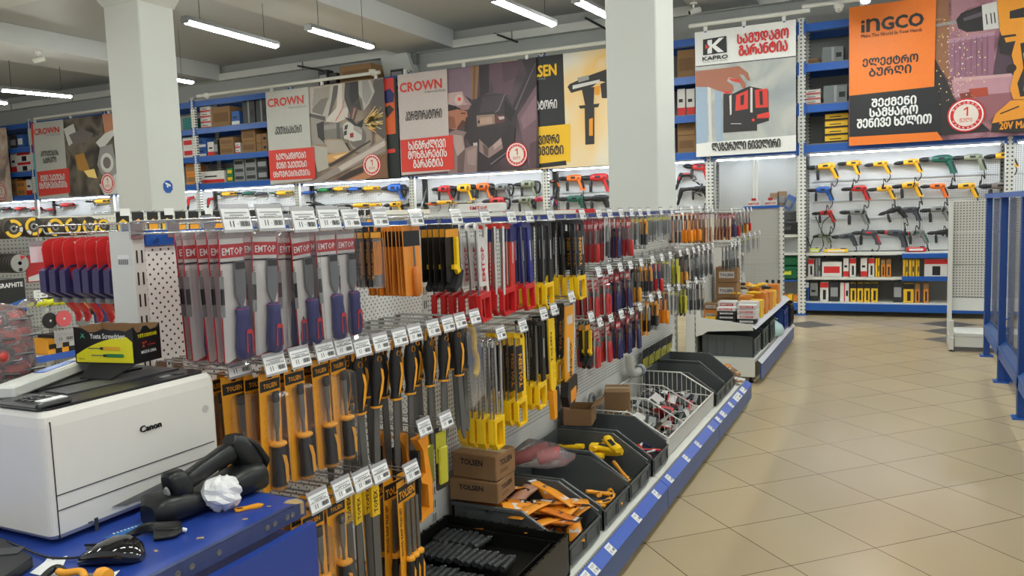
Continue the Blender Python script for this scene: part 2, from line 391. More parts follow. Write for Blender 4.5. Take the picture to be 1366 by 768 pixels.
# ------------------------------------------------------------------ stock on the racks; x0,y0,x1,y1 trace a front face
def carton(t, wd, dp, ht, body, lab, m2=None, style=0):
    m = M(); m.box((0, dp/2, ht/2), (wd, dp, ht), body, bev=.004)
    e = -.0015
    if style == 0: m.quad([(-wd*.4, e, ht*.25), (wd*.4, e, ht*.25), (wd*.4, e, ht*.7), (-wd*.4, e, ht*.7)], lab)
    if style == 1:
        m.quad([(-wd*.5, e, 0.004), (wd*.5, e, .004), (wd*.5, e, ht*.3), (-wd*.5, e, ht*.3)], lab); m.quad([(-wd*.3, e, ht*.5), (wd*.2, e, ht*.5), (wd*.2, e, ht*.62), (-wd*.3, e, ht*.62)], ink)
    if style == 2:
        m.quad([(-wd*.5, e, ht*.72), (wd*.5, e, ht*.72), (wd*.5, e, ht-.004), (-wd*.5, e, ht-.004)], lab); m.quad([(-wd*.15, e, ht*.1), (wd*.2, e, ht*.1), (wd*.2, e, ht*.6), (-wd*.15, e, ht*.6)], m2 or ink)
    if style == 3:
        m.quad([(-wd*.06, e, 0.002), (wd*.06, e, .002), (wd*.06, e, ht-.002), (-wd*.06, e, ht-.002)], lab); m.quad([(wd*.15, e, ht*.3), (wd*.4, e, ht*.3), (wd*.4, e, ht*.6), (wd*.15, e, ht*.6)], ink)
    m.quad([(-wd*.05, 0.01, ht+.001), (wd*.05, 0.01, ht+.001), (wd*.05, dp-.01, ht+.001), (-wd*.05, dp-.01, ht+.001)], mat('tape', (180, 160, 120), .3))
    return m.build('carton', t) if t else m.build('carton')
cwhite = mat('white_carton', (216, 212, 208), .6, scale=8); cdark = mat('dark_case', (44, 46, 48), .5); csilver = mat('silver_case', (136, 138, 138), .4)
cblue = mat('blue_carton', (52, 96, 168), .6); corange = mat('orange_carton', (214, 132, 48), .6); cyel = mat('yellow_carton', (232, 184, 40), .6)
cteal = mat('teal_bag', (28, 122, 118), .5); cgreybin = mat('grey_bin', (110, 116, 118), .5); tapem = kraft
PALET = {'w': (cwhite, redink, 'white and red carton'), 'k': (kraft, mat('tan_print', (120, 88, 56), .7), 'brown cardboard carton'), 'b': (cblue, paper, 'blue and white box'), 'd': (cdark, greyink, 'dark tool case'),
         's': (csilver, cdark, 'silver tool case'), 'o': (corange, kraft, 'orange box'), 'y': (cyel, ink, 'yellow box'), 't': (cteal, cteal, 'teal bag'), 'g': (cgreybin, greyink, 'grey plastic bin'), 'n': (green, yellow, 'green box')}
SHZ = {0: .18, 1: .523, 2: LEV[0]+.067, 3: LEV[1]+.067, 4: LEV[2]+.067, 5: LEV[3]+.05}
def stock(items, where, fy=11.75):
    seen = {}
    for x0, x1, yt, lv, c, *rest in items:
        st = rest[0] if rest else 0; nst = rest[1] if len(rest) > 1 else 1; n = rest[2] if len(rest) > 2 else None
        body, lab, nm = PALET[c]; nm = n or nm
        ym = yt
        a = AY(x0, ym, fy); b = AY(x1, ym, fy); wd = abs(b.x-a.x)-.008; base = SHZ[lv]; ht = max(.06, (AY((x0+x1)/2, yt, fy).z-base)/nst)
        for k in range(nst):
            seen[nm] = seen.get(nm, 0)+1
            lvl = {0: 'bottom shelf', 1: 'lower shelf', 2: 'lowest high shelf', 3: 'middle high shelf', 4: 'upper high shelf', 5: 'very top'}[lv]
            key = (nm, lvl); seen[key] = seen.get(key, 0)+1
            o = carton(None, wd, min(.38, max(.14, wd)), ht-.003, body, lab, style=st)
            o.name = 'storage_bin' if c == 'g' else 'tool_case' if c in 'ds' else 'storage_bag' if c == 't' else 'carton'
            o.location = ((a.x+b.x)/2, fy, base+k*ht)
            tag(o, '%s %s on the %s %s' % (ORD[seen[key]-1], nm, lvl, where), {'g': 'bin', 't': 'bag', 'd': 'case', 's': 'case'}.get(c, 'box'), 'stock on the high rack shelves' if lv > 1 else 'boxes under the drill wall')
W = 'right of the stickered pillar'
stock([(243, 255, 157, 4, 't'), (266, 280, 142, 4, 'w', 1, 4), (281, 306, 142, 4, 'k', 0), (308, 319, 148, 4, 'b', 1), (322, 339, 132, 4, 'd', 3), (340, 355, 131, 4, 'd', 3),
       (243, 257, 183, 3, 'w', 0, 2), (260, 274, 184, 3, 'b', 1, 2), (276, 286, 189, 3, 'w', 1, 1, 'small white pack'), (284, 290, 186, 3, 'd'), (292, 311, 183, 3, 'k', 0, 2), (313, 320, 190, 3, 'w', 1, 2), (321, 340, 172, 3, 'k', 0, 2), (341, 356, 178, 3, 'k', 3, 2),
       (247, 260, 218, 2, 'o', 0, 2), (266, 299, 228, 2, 'w', 1), (302, 310, 224, 2, 'n', 0, 2), (311, 325, 212, 2, 's', 0, 3), (326, 341, 209, 2, 's', 0, 3), (342, 356, 211, 2, 'd', 0, 2)], W)
stock([(13, 21, 204, 3, 'w', 1), (22, 40, 203, 3, 'w', 2, 2), (12, 21, 181, 4, 'd'), (22, 30, 179, 4, 'b'), (14, 21, 238, 2, 'k'), (22, 33, 241, 2, 'o', 0, 2), (34, 42, 239, 2, 'w', 1)], 'left of the far left banner')
stock([(903, 927, 66, 4, 'k', 0), (903, 914, 118, 3, 'w', 1, 1, 'white bottle carton'), (915, 927, 118, 3, 'w', 1, 1, 'white bottle carton'), (903, 928, 157, 2, 'k', 0, 2)], 'left of the laser level banner')
stock([(1078, 1092, 78, 4, 'k'), (1096, 1126, 62, 4, 'g', 3), (1072, 1095, 119, 3, 'w', 1, 3), (1098, 1131, 113, 3, 'g', 3), (1100, 1132, 151, 2, 'y', 1, 4, 'yellow and black pack')], 'left of the orange banner')
stock([(452, 495, 86, 5, 'k'), (424, 436, 93, 5, 'd'), (438, 449, 97, 5, 'd'), (520, 538, 92, 5, 'd')], 'of the rack above the grinder banner')
# boxes under the drill wall
def zx(x): return 1020+x/3.948
stock([(zx(228), zx(262), 345, 1, 'w', 2), (zx(265), zx(295), 344, 1, 's', 3), (zx(300), zx(408), 349, 1, 'w', 0), (zx(413), zx(445), 344, 1, 'w', 1), (zx(447), zx(482), 344, 1, 'w', 2), (zx(504), zx(542), 344, 1, 'w', 1), (zx(545), zx(580), 344, 1, 'w', 2),
       (zx(582), zx(608), 344, 1, 'y', 3), (zx(612), zx(638), 346, 1, 'o', 2), (zx(640), zx(668), 346, 1, 'o', 2), (zx(727), zx(757), 346, 1, 'y', 3), (zx(759), zx(792), 346, 1, 'y', 3), (zx(794), zx(818), 346, 1, 'y', 3), (zx(840), zx(965), 345, 1, 'w', 2, 1, 'long white box with a drill picture')], 'under the drill wall')
stock([(zx(210), zx(234), 376, 0, 'b', 2), (zx(237), zx(282), 377, 0, 's', 1), (zx(290), zx(338), 376, 0, 'w', 2, 1, 'white box with a blue corner'), (zx(341), zx(392), 375, 0, 'd', 0), (zx(396), zx(446), 377, 0, 'w', 3, 1, 'white box with a stripe'), (zx(450), zx(484), 377, 0, 'y', 2), (zx(487), zx(520), 377, 0, 'y', 2), (zx(523), zx(556), 377, 0, 'y', 2), (zx(560), zx(598), 377, 0, 'y', 2),
       (zx(675), zx(727), 374, 0, 'd', 0), (zx(730), zx(788), 378, 0, 'y', 2), (zx(791), zx(820), 378, 0, 'o', 2), (zx(835), zx(866), 378, 0, 'o', 2)], 'under the drill wall')
# ------------------------------------------------------------------ hanging banners
def photomat(name, cols, scale=3, detail=3, dist=1.2):
    """printed photograph backdrop: a colour ramp over warped noise"""
    m = mat(name, cols[0], .45, var=0); nt = m.node_tree; b = nt.nodes['Principled BSDF']
    nz = nt.nodes.new('ShaderNodeTexNoise'); nz.inputs['Scale'].default_value = scale; nz.inputs['Detail'].default_value = detail; nz.inputs['Distortion'].default_value = dist
    tc = nt.nodes.new('ShaderNodeTexCoord'); nt.links.new(tc.outputs['Object'], nz.inputs['Vector'])
    r = nt.nodes.new('ShaderNodeValToRGB'); nt.links.new(nz.outputs['Fac'], r.inputs['Fac'])
    while len(r.color_ramp.elements) < len(cols): r.color_ramp.elements.new(.5)
    for k, c in enumerate(cols):
        r.color_ramp.elements[k].position = .3+.4*k/(len(cols)-1); r.color_ramp.elements[k].color = [lin(v) for v in c]+[1]
    nt.links.new(r.outputs['Color'], b.inputs['Base Color']); return m
class Banner:
    def __init__(s, name, label, x0, x1, z0, z1, Y, bg, cat='banner'):
        s.Y = Y; s.o = thing(name, label, cat, ((x0+x1)/2, Y, z0), 0, 'banners hung on the racks'); s.org = Vector(((x0+x1)/2, Y, z0)); s.x0, s.x1, s.z0, s.z1 = x0, x1, z0, z1
        m = M(); m.box((0, .006, (z1-z0)/2), (x1-x0, .012, z1-z0), bg); m.build('sheet', s.o)
        s.art = M(); s.k = 1
    def P(s, p): q = AY(p[0], p[1], s.Y)-s.org; return Vector((min(max(q.x, s.x0-s.org.x), s.x1-s.org.x), -.0005*s.k, min(max(q.z, 0), s.z1-s.z0)))
    def poly(s, pts, m, k=None):
        s.k = k or s.k+1
        s.art.quad([s.P(p) for p in pts], m)
    def line(s, pts, wd, m):
        s.k += 1
        for a, b in zip(pts, pts[1:]):
            A, B = s.P(a), s.P(b); d = (B-A); d.y = 0; n = Vector((-d.z, 0, d.x)).normalized()*wd/2
            s.art.quad([A+n, A-n, B-n, B+n], m)
    def disc(s, c, r, m, n=24):
        s.k += 1; C = s.P(c); s.art.quad([C+Vector((r*math.cos(2*math.pi*k/n), 0, r*math.sin(2*math.pi*k/n))) for k in range(n)], m)
    def text(s, t, tl, br, m, bold=.025, res=2):
        # tl: x and top y of the left end; br: right x and bottom y of the left end
        a = AY(tl[0], tl[1], s.Y)-s.org; c = AY(tl[0], br[1], s.Y)-s.org; b = AY(br[0], tl[1]-(br[0]-tl[0])*.13, s.Y)-s.org
        q = M(); h = a.z-c.z; q.text(t, (a.x, -.0005*(s.k+6), c.z), X_, Z_, b.x-a.x, h, m, .0, res, h*bold); q.build('lettering', s.o)
    def badge(s, c, r):
        s.disc(c, r, redink); s.disc(c, r*.92, paper); s.disc(c, r*.84, redink); s.disc(c, r*.66, mat('badge_cream', (226, 214, 206), .6))
        C = s.P(c); y = -.0005*(s.k+2)
        s.art.quad([(C.x+r*.02, y, C.z-r*.05), (C.x+r*.11, y, C.z-r*.05), (C.x+r*.11, y, C.z+r*.48), (C.x+r*.03, y, C.z+r*.48)], redink); s.art.quad([(C.x+r*.03, y, C.z+r*.48), (C.x-r*.13, y, C.z+r*.36), (C.x-r*.13, y, C.z+r*.27), (C.x+r*.03, y, C.z+r*.37)], redink); s.art.text(geo('წელი'), (C.x-r*.33, y, C.z-r*.42), X_, Z_, r*.66, r*.25, redink, .01)
        for w_, top in ((geo('გარანტია'), 1), ('WARRANTY', 0)):
            n = len(w_)
            for k, ch in enumerate(w_):
                a = (math.pi*.85-math.pi*.7*k/(n-1)) if top else (math.pi*1.15+math.pi*.7*k/(n-1))
                q = Vector((C.x+r*.75*math.cos(a), y, C.z+r*.75*math.sin(a))); U = Vector((math.sin(a), 0, -math.cos(a)))*(1 if top else -1); V = Vector((math.cos(a), 0, math.sin(a)))*(1 if top else -1)
                s.art.text(ch, q-U*r*.06-V*r*.06, U, V, r*.12, r*.12, paper, .005, 1)
    def done(s, rail=None):
        if s.art.V: s.art.build('printed_artwork', s.o)
        if rail: 
            a, b = rail; m = M(); z = s.z1-s.z0+.09
            m.tube([(a-s.org.x, -.02, z), (b-s.org.x, -.02, z)], .03, white, 8); m.build('top_rail', s.o)
            for k in range(3):
                x = s.x0-s.org.x+.15+(s.x1-s.x0-.3)*k/2; m = M(); m.box((x, .0, z-.05), (.05, .03, .09), white); m.box((x, .05, z-.1), (.03, .11, .02), blue); m.build('clip', s.o)
crown_pale = mat('banner_pale_grey', (186, 186, 180), .5); crown_red = mat('banner_red', (212, 62, 52), .5); bk = mat('banner_black', (34, 35, 38), .5)
tool_w = mat('print_light', (206, 204, 200), .5); tool_m = mat('print_mid', (118, 110, 108), .5); tool_d = mat('print_dark', (46, 42, 44), .5); skin = mat('print_skin', (190, 132, 104), .5); spark = mat('print_spark', (248, 214, 130), .5); steelp = mat('print_steel', (150, 148, 146), .5)
PCOL = {}
def pc(r, g, b_): return PCOL.setdefault((r, g, b_), mat('print_%d_%d_%d' % (r, g, b_), (r, g, b_), .5, var=.1, scale=9))
def draw(b, ox, oy, sc, shapes):
    """flat printed shapes, coordinates in an enlarged view of the banner"""
    for col, *pts in shapes: b.poly([(ox+x/sc, oy+y/sc) for x, y in pts], pc(*col))
# far left, a sliver
b = Banner('advertising_banner', 'pale banner cut off by the left photo edge', -20, -18.17, 2.18, 3.86, 11.5, photomat('photo_pale', [(120, 110, 110), (190, 160, 140), (206, 196, 186)], 2))
b.badge((2, 256), .2); b.done()
# crown 1
b = Banner('advertising_banner', 'grey and red grinder banner left of the stickered pillar', -17.28, -14.59, 2.215, 3.875, 11.5, photomat('photo_leaf', [(48, 46, 44), (78, 72, 66), (120, 110, 98), (60, 56, 52)], 2, 2, .4))
b.poly([(40, 160), (46, 160), (53, 270), (46, 270)], mat('banner_teal', (96, 170, 184), .5)); b.poly([(40, 160), (44, 160), (46, 205), (43, 205)], crown_red)
b.poly([(44, 164), (84, 159), (92, 264), (52, 268)], crown_pale); b.poly([(49, 229), (92, 224), (94, 257), (52, 262)], crown_red)
b.poly([(85, 172), (98, 165), (104, 185), (92, 195)], tool_w); b.poly([(92, 180), (110, 172), (125, 178), (118, 190), (98, 192)], tool_m); b.poly([(128, 190), (153, 165), (154, 178), (136, 200)], tool_w); b.poly([(136, 150), (152, 149), (153, 172), (140, 178)], skin)
b.poly([(100, 207), (112, 204), (122, 232), (104, 226)], mat('print_ochre', (176, 128, 62), .5)); b.poly([(112, 228), (126, 225), (130, 238), (118, 236)], spark)
b.poly([(134, 196), (150, 192), (158, 232), (140, 240), (130, 220)], steelp); b.disc((143, 217), .2, tool_w); b.disc((143, 217), .12, tool_m); b.poly([(133, 246), (158, 230), (159, 258), (140, 262)], tool_w); b.badge((144, 244), .21)
b.text('CROWN', (45.7, 172.5), (79, 180.5), crown_red, .04); b.text('TOOLS FOR BETTER LIFE', (62, 180.4), (81, 181.8), greyink, .01, 1)
b.text(geo('პლიტების'), (54.5, 201.5), (78, 209), bk, .01); b.text(geo('საჭრელი'), (58, 210), (75.5, 218), bk, .01); b.text(geo('შენი უკეთესი'), (54.5, 234), (86.5, 242), paper, .02); b.text(geo('ცხოვრებისთვის'), (53, 243.5), (89.5, 252), paper, .02)
b.done((-17.1, -14.5))
# crown 2
b = Banner('advertising_banner', 'grey and red banner with a worker grinding steel amid sparks', -10.5, -7.9, 2.215, 3.9, 11.5, photomat('photo_grind', [(96, 84, 78), (128, 112, 100), (168, 146, 122), (120, 104, 94)], 1.4, 2, .3))
draw(b, 405, 95, 5.123, [((92, 86, 84), (480, 60), (548, 50), (565, 480), (450, 380)), ((178, 170, 160), (30, 112), (240, 85), (230, 150), (165, 330), (140, 340), (30, 300)), ((152, 144, 134), (70, 120), (180, 100), (175, 190), (120, 260), (60, 240)), ((120, 112, 106), (120, 190), (170, 180), (130, 300), (60, 280), (60, 255)), ((84, 80, 78), (30, 285), (150, 310), (150, 350), (30, 320)),
 ((86, 82, 82), (205, 100), (245, 95), (225, 180), (185, 290), (165, 320), (190, 200)), ((206, 196, 188), (238, 88), (285, 80), (275, 170), (310, 250), (300, 320), (230, 350), (150, 345), (170, 310), (225, 250)), ((182, 168, 160), (262, 90), (285, 80), (275, 170), (300, 240), (270, 260), (262, 170)), ((190, 70, 66), (274, 195), (278, 195), (267, 262), (222, 342), (217, 340), (262, 258)),
 ((66, 62, 62), (285, 80), (375, 65), (380, 190), (400, 270), (345, 250), (320, 300), (280, 190)), ((44, 40, 42), (320, 75), (370, 68), (378, 180), (330, 230), (310, 160)), ((176, 172, 168), (375, 65), (460, 60), (488, 140), (450, 220), (412, 270), (400, 190), (378, 160)), ((150, 146, 144), (400, 66), (440, 62), (470, 150), (430, 230), (405, 190)), ((96, 66, 62), (330, 240), (372, 250), (348, 335), (315, 322)), ((150, 120, 112), (345, 250), (360, 252), (340, 330), (328, 326)),
 ((150, 142, 134), (45, 310), (150, 340), (140, 500), (50, 500)), ((52, 48, 48), (90, 360), (140, 340), (155, 400), (145, 490), (100, 450)), ((124, 118, 112), (140, 365), (265, 345), (272, 465), (145, 455)), ((148, 142, 136), (142, 372), (265, 352), (266, 385), (142, 402)), ((90, 86, 82), (225, 352), (250, 348), (256, 462), (230, 460)),
 ((172, 160, 148), (140, 470), (270, 470), (300, 520), (330, 560), (170, 560), (160, 510)), ((44, 42, 42), (285, 490), (335, 485), (320, 550)), ((176, 170, 160), (55, 505), (165, 520), (170, 600), (175, 660), (100, 690), (75, 600)), ((206, 158, 98), (165, 570), (340, 545), (240, 610), (170, 625)), ((232, 196, 140), (200, 585), (310, 555), (230, 600))])
b.disc((481, 183.5), .29, pc(120, 104, 92)); b.disc((481, 183.5), .25, pc(150, 138, 128)); b.disc((478, 183), .18, pc(112, 104, 100))
draw(b, 405, 95, 5.123, [((198, 194, 188), (270, 370), (300, 345), (345, 355), (405, 400), (400, 470), (340, 480), (280, 460)), ((160, 154, 150), (345, 357), (405, 400), (402, 440), (345, 400)), ((50, 46, 46), (286, 372), (308, 364), (302, 396), (282, 402)), ((50, 46, 46), (280, 410), (301, 404), (298, 436), (279, 440)), ((150, 40, 44), (320, 425), (345, 420), (346, 450), (322, 455)), ((44, 42, 42), (282, 315), (330, 325), (365, 362), (415, 325), (405, 385), (350, 372)),
 ((150, 138, 132), (60, 755), (560, 455), (566, 545), (130, 765)), ((194, 182, 174), (240, 655), (558, 472), (562, 508), (262, 682)), ((70, 60, 56), (170, 640), (460, 470), (462, 482), (190, 650)), ((128, 92, 70), (190, 765), (566, 560), (578, 740)), ((60, 50, 48), (230, 740), (330, 680), (420, 650), (410, 690), (280, 745)), ((190, 130, 90), (300, 745), (430, 690), (470, 720), (420, 750))])
random.seed(12)
for k_ in range(34):
    a_ = random.uniform(-.95, .55); l0, l1 = random.uniform(0, 40), random.uniform(60, 150); x0, y0 = 415+random.uniform(-10, 30), 350+random.uniform(-20, 40)
    e_ = lambda l: (405+min(548, x0+l*math.cos(a_))/5.123, 95+(y0+l*math.sin(a_))/5.123)
    b.line([e_(l0), e_(l1)], random.uniform(.008, .02), pc(248, 222, 150) if k_ % 2 else pc(236, 180, 90)); b.k -= 1
b.k += 1
b.poly([(355, 123), (412, 116), (418, 240), (361, 246)], crown_pale); b.poly([(358, 201), (420, 196), (422, 238), (360, 241)], crown_red); b.badge((497, 220), .19)
b.text('CROWN', (358.2, 132.8), (405.5, 143.5), crown_red, .04); b.text('TOOLS FOR BETTER LIFE', (386, 143), (410, 145.2), greyink, .01, 1); b.text(geo('კუთხსახეხი'), (368, 169.7), (403.3, 180), bk, .012)
b.text(geo('ხელსაწყოები'), (369.8, 205.4), (408.9, 213.6), paper); b.text(geo('შენი უკეთესი'), (369.8, 217), (410, 225.2), paper); b.text(geo('ცხოვრებისთვის'), (366, 229), (414.5, 236.8), paper)
b.done((-12.2, -7.95))
# narrow orange banner behind
b = Banner('advertising_banner', 'narrow red and orange banner with a purple helmet between two large banners', -8.4, -7.67, 2.2, 3.885, 11.54, mat('banner_dark_green', (38, 44, 42), .5))
b.poly([(500, 106), (525, 103), (526, 122), (500, 126)], crown_red); b.poly([(500, 126), (526, 122), (528, 178), (500, 182)], mat('banner_orange_red', (214, 96, 44), .5)); b.poly([(512, 122), (520, 118), (526, 125), (525, 136), (514, 138)], navy); b.poly([(513, 144), (520, 140), (526, 146), (521, 152), (516, 158)], tool_d)
b.poly([(500, 202), (527, 198), (528, 203), (500, 207)], crown_red); b.done()
# crown 3
b = Banner('advertising_banner', 'dark banner with a capped worker holding a hammer drill', -7.61, -5.07, 2.22, 3.905, 11.5, photomat('photo_hammer', [(44, 34, 39), (70, 54, 62), (92, 72, 82), (52, 42, 48)], 1.3, 2, .4))
draw(b, 590, 75, 4.8, [((128, 106, 120), (30, 86), (185, 65), (195, 280), (120, 240), (30, 230)), ((140, 104, 74), (182, 65), (235, 60), (222, 275), (190, 270)), ((112, 82, 58), (200, 64), (215, 62), (208, 270), (196, 270)), ((52, 42, 48), (235, 60), (300, 52), (300, 230), (240, 260)), ((94, 70, 82), (300, 52), (510, 25), (460, 170), (440, 250), (330, 235)), ((80, 58, 70), (380, 40), (510, 25), (470, 140), (390, 170)),
 ((48, 40, 46), (510, 25), (604, 12), (604, 160), (470, 360), (440, 340), (545, 110)), ((112, 92, 104), (598, 40), (603, 44), (470, 350), (462, 346)), ((112, 84, 94), (604, 185), (604, 722), (560, 730), (480, 380)), ((132, 102, 112), (604, 240), (604, 400), (520, 470), (500, 400)), ((88, 64, 74), (560, 560), (604, 540), (604, 722), (560, 730)),
 ((54, 46, 51), (160, 320), (250, 250), (400, 240), (480, 360), (470, 420), (430, 620), (300, 720), (215, 742), (200, 600), (140, 500)), ((70, 60, 66), (260, 260), (395, 245), (360, 350), (240, 362)), ((30, 26, 28), (400, 280), (470, 350), (440, 420), (400, 380)), ((120, 108, 112), (398, 243), (404, 246), (365, 348), (340, 362), (338, 357), (360, 342)),
 ((150, 124, 112), (220, 380), (335, 370), (340, 440), (225, 452)), ((178, 148, 132), (242, 396), (320, 386), (322, 430), (244, 437)), ((40, 32, 34), (230, 412), (242, 410), (242, 428), (230, 430)), ((96, 56, 58), (335, 372), (400, 376), (405, 415), (340, 440)), ((190, 176, 172), (358, 388), (398, 384), (400, 400), (370, 408)), ((60, 50, 52), (225, 452), (408, 420), (404, 445), (300, 465)),
 ((186, 158, 156), (40, 236), (130, 225), (150, 260), (190, 310), (150, 345), (85, 320), (40, 310)), ((160, 128, 128), (130, 226), (150, 260), (188, 310), (150, 300), (140, 260)), ((150, 116, 118), (95, 318), (190, 305), (170, 342), (130, 346)), ((40, 30, 32), (40, 308), (95, 320), (90, 350), (55, 362), (40, 350)),
 ((170, 110, 86), (40, 352), (100, 340), (160, 352), (165, 385), (150, 400), (155, 430), (135, 455), (90, 470), (40, 462)), ((138, 84, 64), (40, 380), (80, 390), (90, 460), (40, 462)), ((84, 50, 44), (130, 408), (158, 418), (150, 448), (95, 468), (102, 450)), ((60, 36, 32), (122, 362), (152, 362), (150, 370), (124, 370)),
 ((138, 116, 114), (40, 492), (90, 470), (160, 485), (140, 520), (150, 590), (230, 560), (225, 742), (40, 756)), ((174, 150, 148), (55, 500), (130, 508), (146, 600), (100, 640)), ((104, 84, 84), (100, 640), (150, 592), (140, 745), (100, 750)), ((158, 134, 132), (160, 610), (222, 580), (215, 700), (165, 690)), ((196, 180, 178), (200, 556), (228, 552), (226, 572), (204, 574)),
 ((144, 120, 118), (240, 530), (300, 590), (380, 520), (392, 590), (300, 652), (240, 610)), ((174, 150, 146), (330, 570), (378, 525), (386, 560), (335, 600)), ((96, 78, 78), (262, 560), (300, 592), (298, 645), (270, 625)), ((48, 42, 44), (385, 500), (430, 440), (470, 460), (460, 560), (420, 610), (392, 590)), ((120, 108, 112), (310, 690), (415, 612), (418, 617), (318, 694))])
b.disc((613.3, 133.3), .085, pc(206, 180, 176)); b.disc((613.6, 132.4), .03, crown_red)
b.poly([(531, 100), (597, 92), (601, 228), (535, 234)], mat('banner_pinkish_grey', (196, 184, 182), .5)); b.poly([(535, 187), (605, 180), (607, 226), (537, 230)], crown_red); b.badge((690, 206), .19)
b.text('CROWN', (534.4, 111.7), (590, 123.8), crown_red, .04); b.text('TOOLS FOR BETTER LIFE', (567, 122), (595, 124.6), greyink, .01, 1); b.text(geo('პერფორატორი'), (542, 149), (590, 161.6), bk, .014)
b.text(geo('ხანგრძლივი'), (546, 189), (595, 200.3), paper); b.text(geo('მოხმარების'), (545.5, 202), (596.7, 212.3), paper); b.text(geo('გარანტია'), (552.4, 213), (591.5, 224.3), paper)
b.done((-7.0, -3.0))
# yellow and black drill banner
b = Banner('advertising_banner', 'black and yellow banner with a big drill, cut by the wide pillar', -5.75, -3.2, 2.21, 3.92, 11.535, photomat('photo_amber', [(214, 212, 206), (226, 206, 170), (232, 190, 120), (222, 212, 194)], .9, 2, .4))
b.poly([(690, 75), (751, 71), (754, 166), (690, 172)], bk); b.poly([(690, 172), (761, 165), (761, 216), (690, 222)], cyel); b.poly([(690, 222), (755, 214), (756, 220), (690, 228)], bk)
amb = mat('print_amber', (228, 150, 40), .5)
b.poly([(757, 116), (760, 112), (785, 101), (810, 92), (812, 110), (800, 108), (790, 116), (762, 124)], tool_d); b.poly([(770, 104), (785, 100), (786, 106), (772, 110)], steelp); b.poly([(764, 114), (800, 106), (800, 110), (764, 119)], tool_w)
b.poly([(776, 118), (793, 116), (792, 140), (781, 142)], tool_d); b.poly([(772, 141), (800, 138), (798, 143), (774, 145)], tool_d); b.poly([(780, 144), (793, 143), (793, 192), (781, 193)], tool_d); b.poly([(786, 159), (791, 157), (791, 181), (786, 181)], amb); b.poly([(793, 116), (801, 114), (800, 126), (794, 127)], amb); b.poly([(801, 112), (812, 108), (812, 131), (803, 131)], tool_d)
b.text('TOLSEN', (690, 91.5), (742, 106), cyel, .05); b.text('TOOL MORE', (696, 107), (728, 109.5), greyink, .01, 1); b.text(geo('პერფორატორი'), (682, 138), (743, 150), paper, .02)
b.text(geo('ვიდრე'), (719, 181), (746, 193), bk, .03); b.text(geo('ცემენტი'), (711, 196), (751.5, 208), bk, .03); b.done()
# laser level banner
b = Banner('advertising_banner', 'white banner with a hand over a red and black laser level', -2.625, -1.28, 2.245, 3.975, 11.5, photomat('photo_grey', [(150, 156, 160), (178, 180, 176), (192, 192, 186)], 1.5))
b.poly([(926, 42), (1062, 26), (1062, 75), (928, 89)], mat('banner_white', (226, 226, 224), .5)); b.poly([(928, 191), (1062, 180), (1062, 206), (928, 210)], MATS['banner_white']); b.line([(928, 89), (1062, 75)], .012, bk)
b.poly([(928, 93), (942, 94), (944, 190), (928, 192)], mat('print_sky', (150, 170, 192), .5)); b.poly([(944, 116), (948, 116), (950, 189), (946, 190)], tool_w); b.poly([(954, 118), (962, 120), (964, 188), (956, 189)], MATS['print_sky'])
b.poly([(928, 95), (965, 91), (986, 88), (998, 97), (1001, 108), (997, 107), (992, 100), (986, 99), (995, 112), (995, 119), (990, 117), (985, 106), (972, 103), (970, 108), (978, 114), (979, 121), (972, 124), (958, 121), (945, 116), (928, 116)], mat('print_hand', (164, 104, 82), .5))
b.poly([(971, 104), (986, 106), (989, 111), (976, 108)], crown_red); b.poly([(962, 120), (974, 122), (978, 124), (968, 125)], crown_red)
b.poly([(965, 125), (978, 125), (990, 119), (1000, 115), (1014, 118), (1025, 120), (1026, 161), (1010, 166), (1010, 174), (965, 177)], tool_d); b.poly([(982, 127), (998, 120), (998, 145), (981, 148)], crown_red); b.poly([(1007, 120), (1024, 118), (1025, 143), (1008, 144)], crown_red); b.poly([(1010, 153), (1026, 149), (1027, 157), (1010, 158)], crown_red)
b.poly([(1001, 117), (1004, 117), (1004, 150), (1001, 150)], tool_w); b.poly([(973, 128), (976, 126), (976, 152), (974, 154)], tool_w); b.disc((1005, 160), .02, crown_red); b.line([(975, 165), (989, 165)], .008, tool_w); b.poly([(988, 128), (993, 126), (992, 140), (988, 140)], tool_d); b.poly([(1013, 122), (1017, 121), (1018, 140), (1014, 140)], tool_d)
b.poly([(938, 53), (969, 48), (970, 70), (938, 74)], bk); b.text('KAPRO', (937.5, 76.4), (971, 81.5), bk, .05); b.text('TOOLS WITH VISION', (938, 82.6), (970, 84.4), bk, .0, 1)
b.poly([(944, 54), (950, 53), (950, 60), (959, 51), (966, 50), (955, 60.5), (966, 69), (958, 70), (950, 63), (950, 71), (944, 72), (944, 66), (947, 62.5), (944, 59)], paper); b.poly([(941, 59), (946, 62.5), (941, 66)], crown_red)
b.text(geo('სამუდამო'), (984, 46), (1052, 59), redink, .04); b.text(geo('გარანტია'), (986, 60.5), (1050.5, 75), redink, .04); b.text(geo('ლაზერული ნიველირი'), (950, 191), (1041, 202), bk, .03)
b.done((-2.7, -1.1))
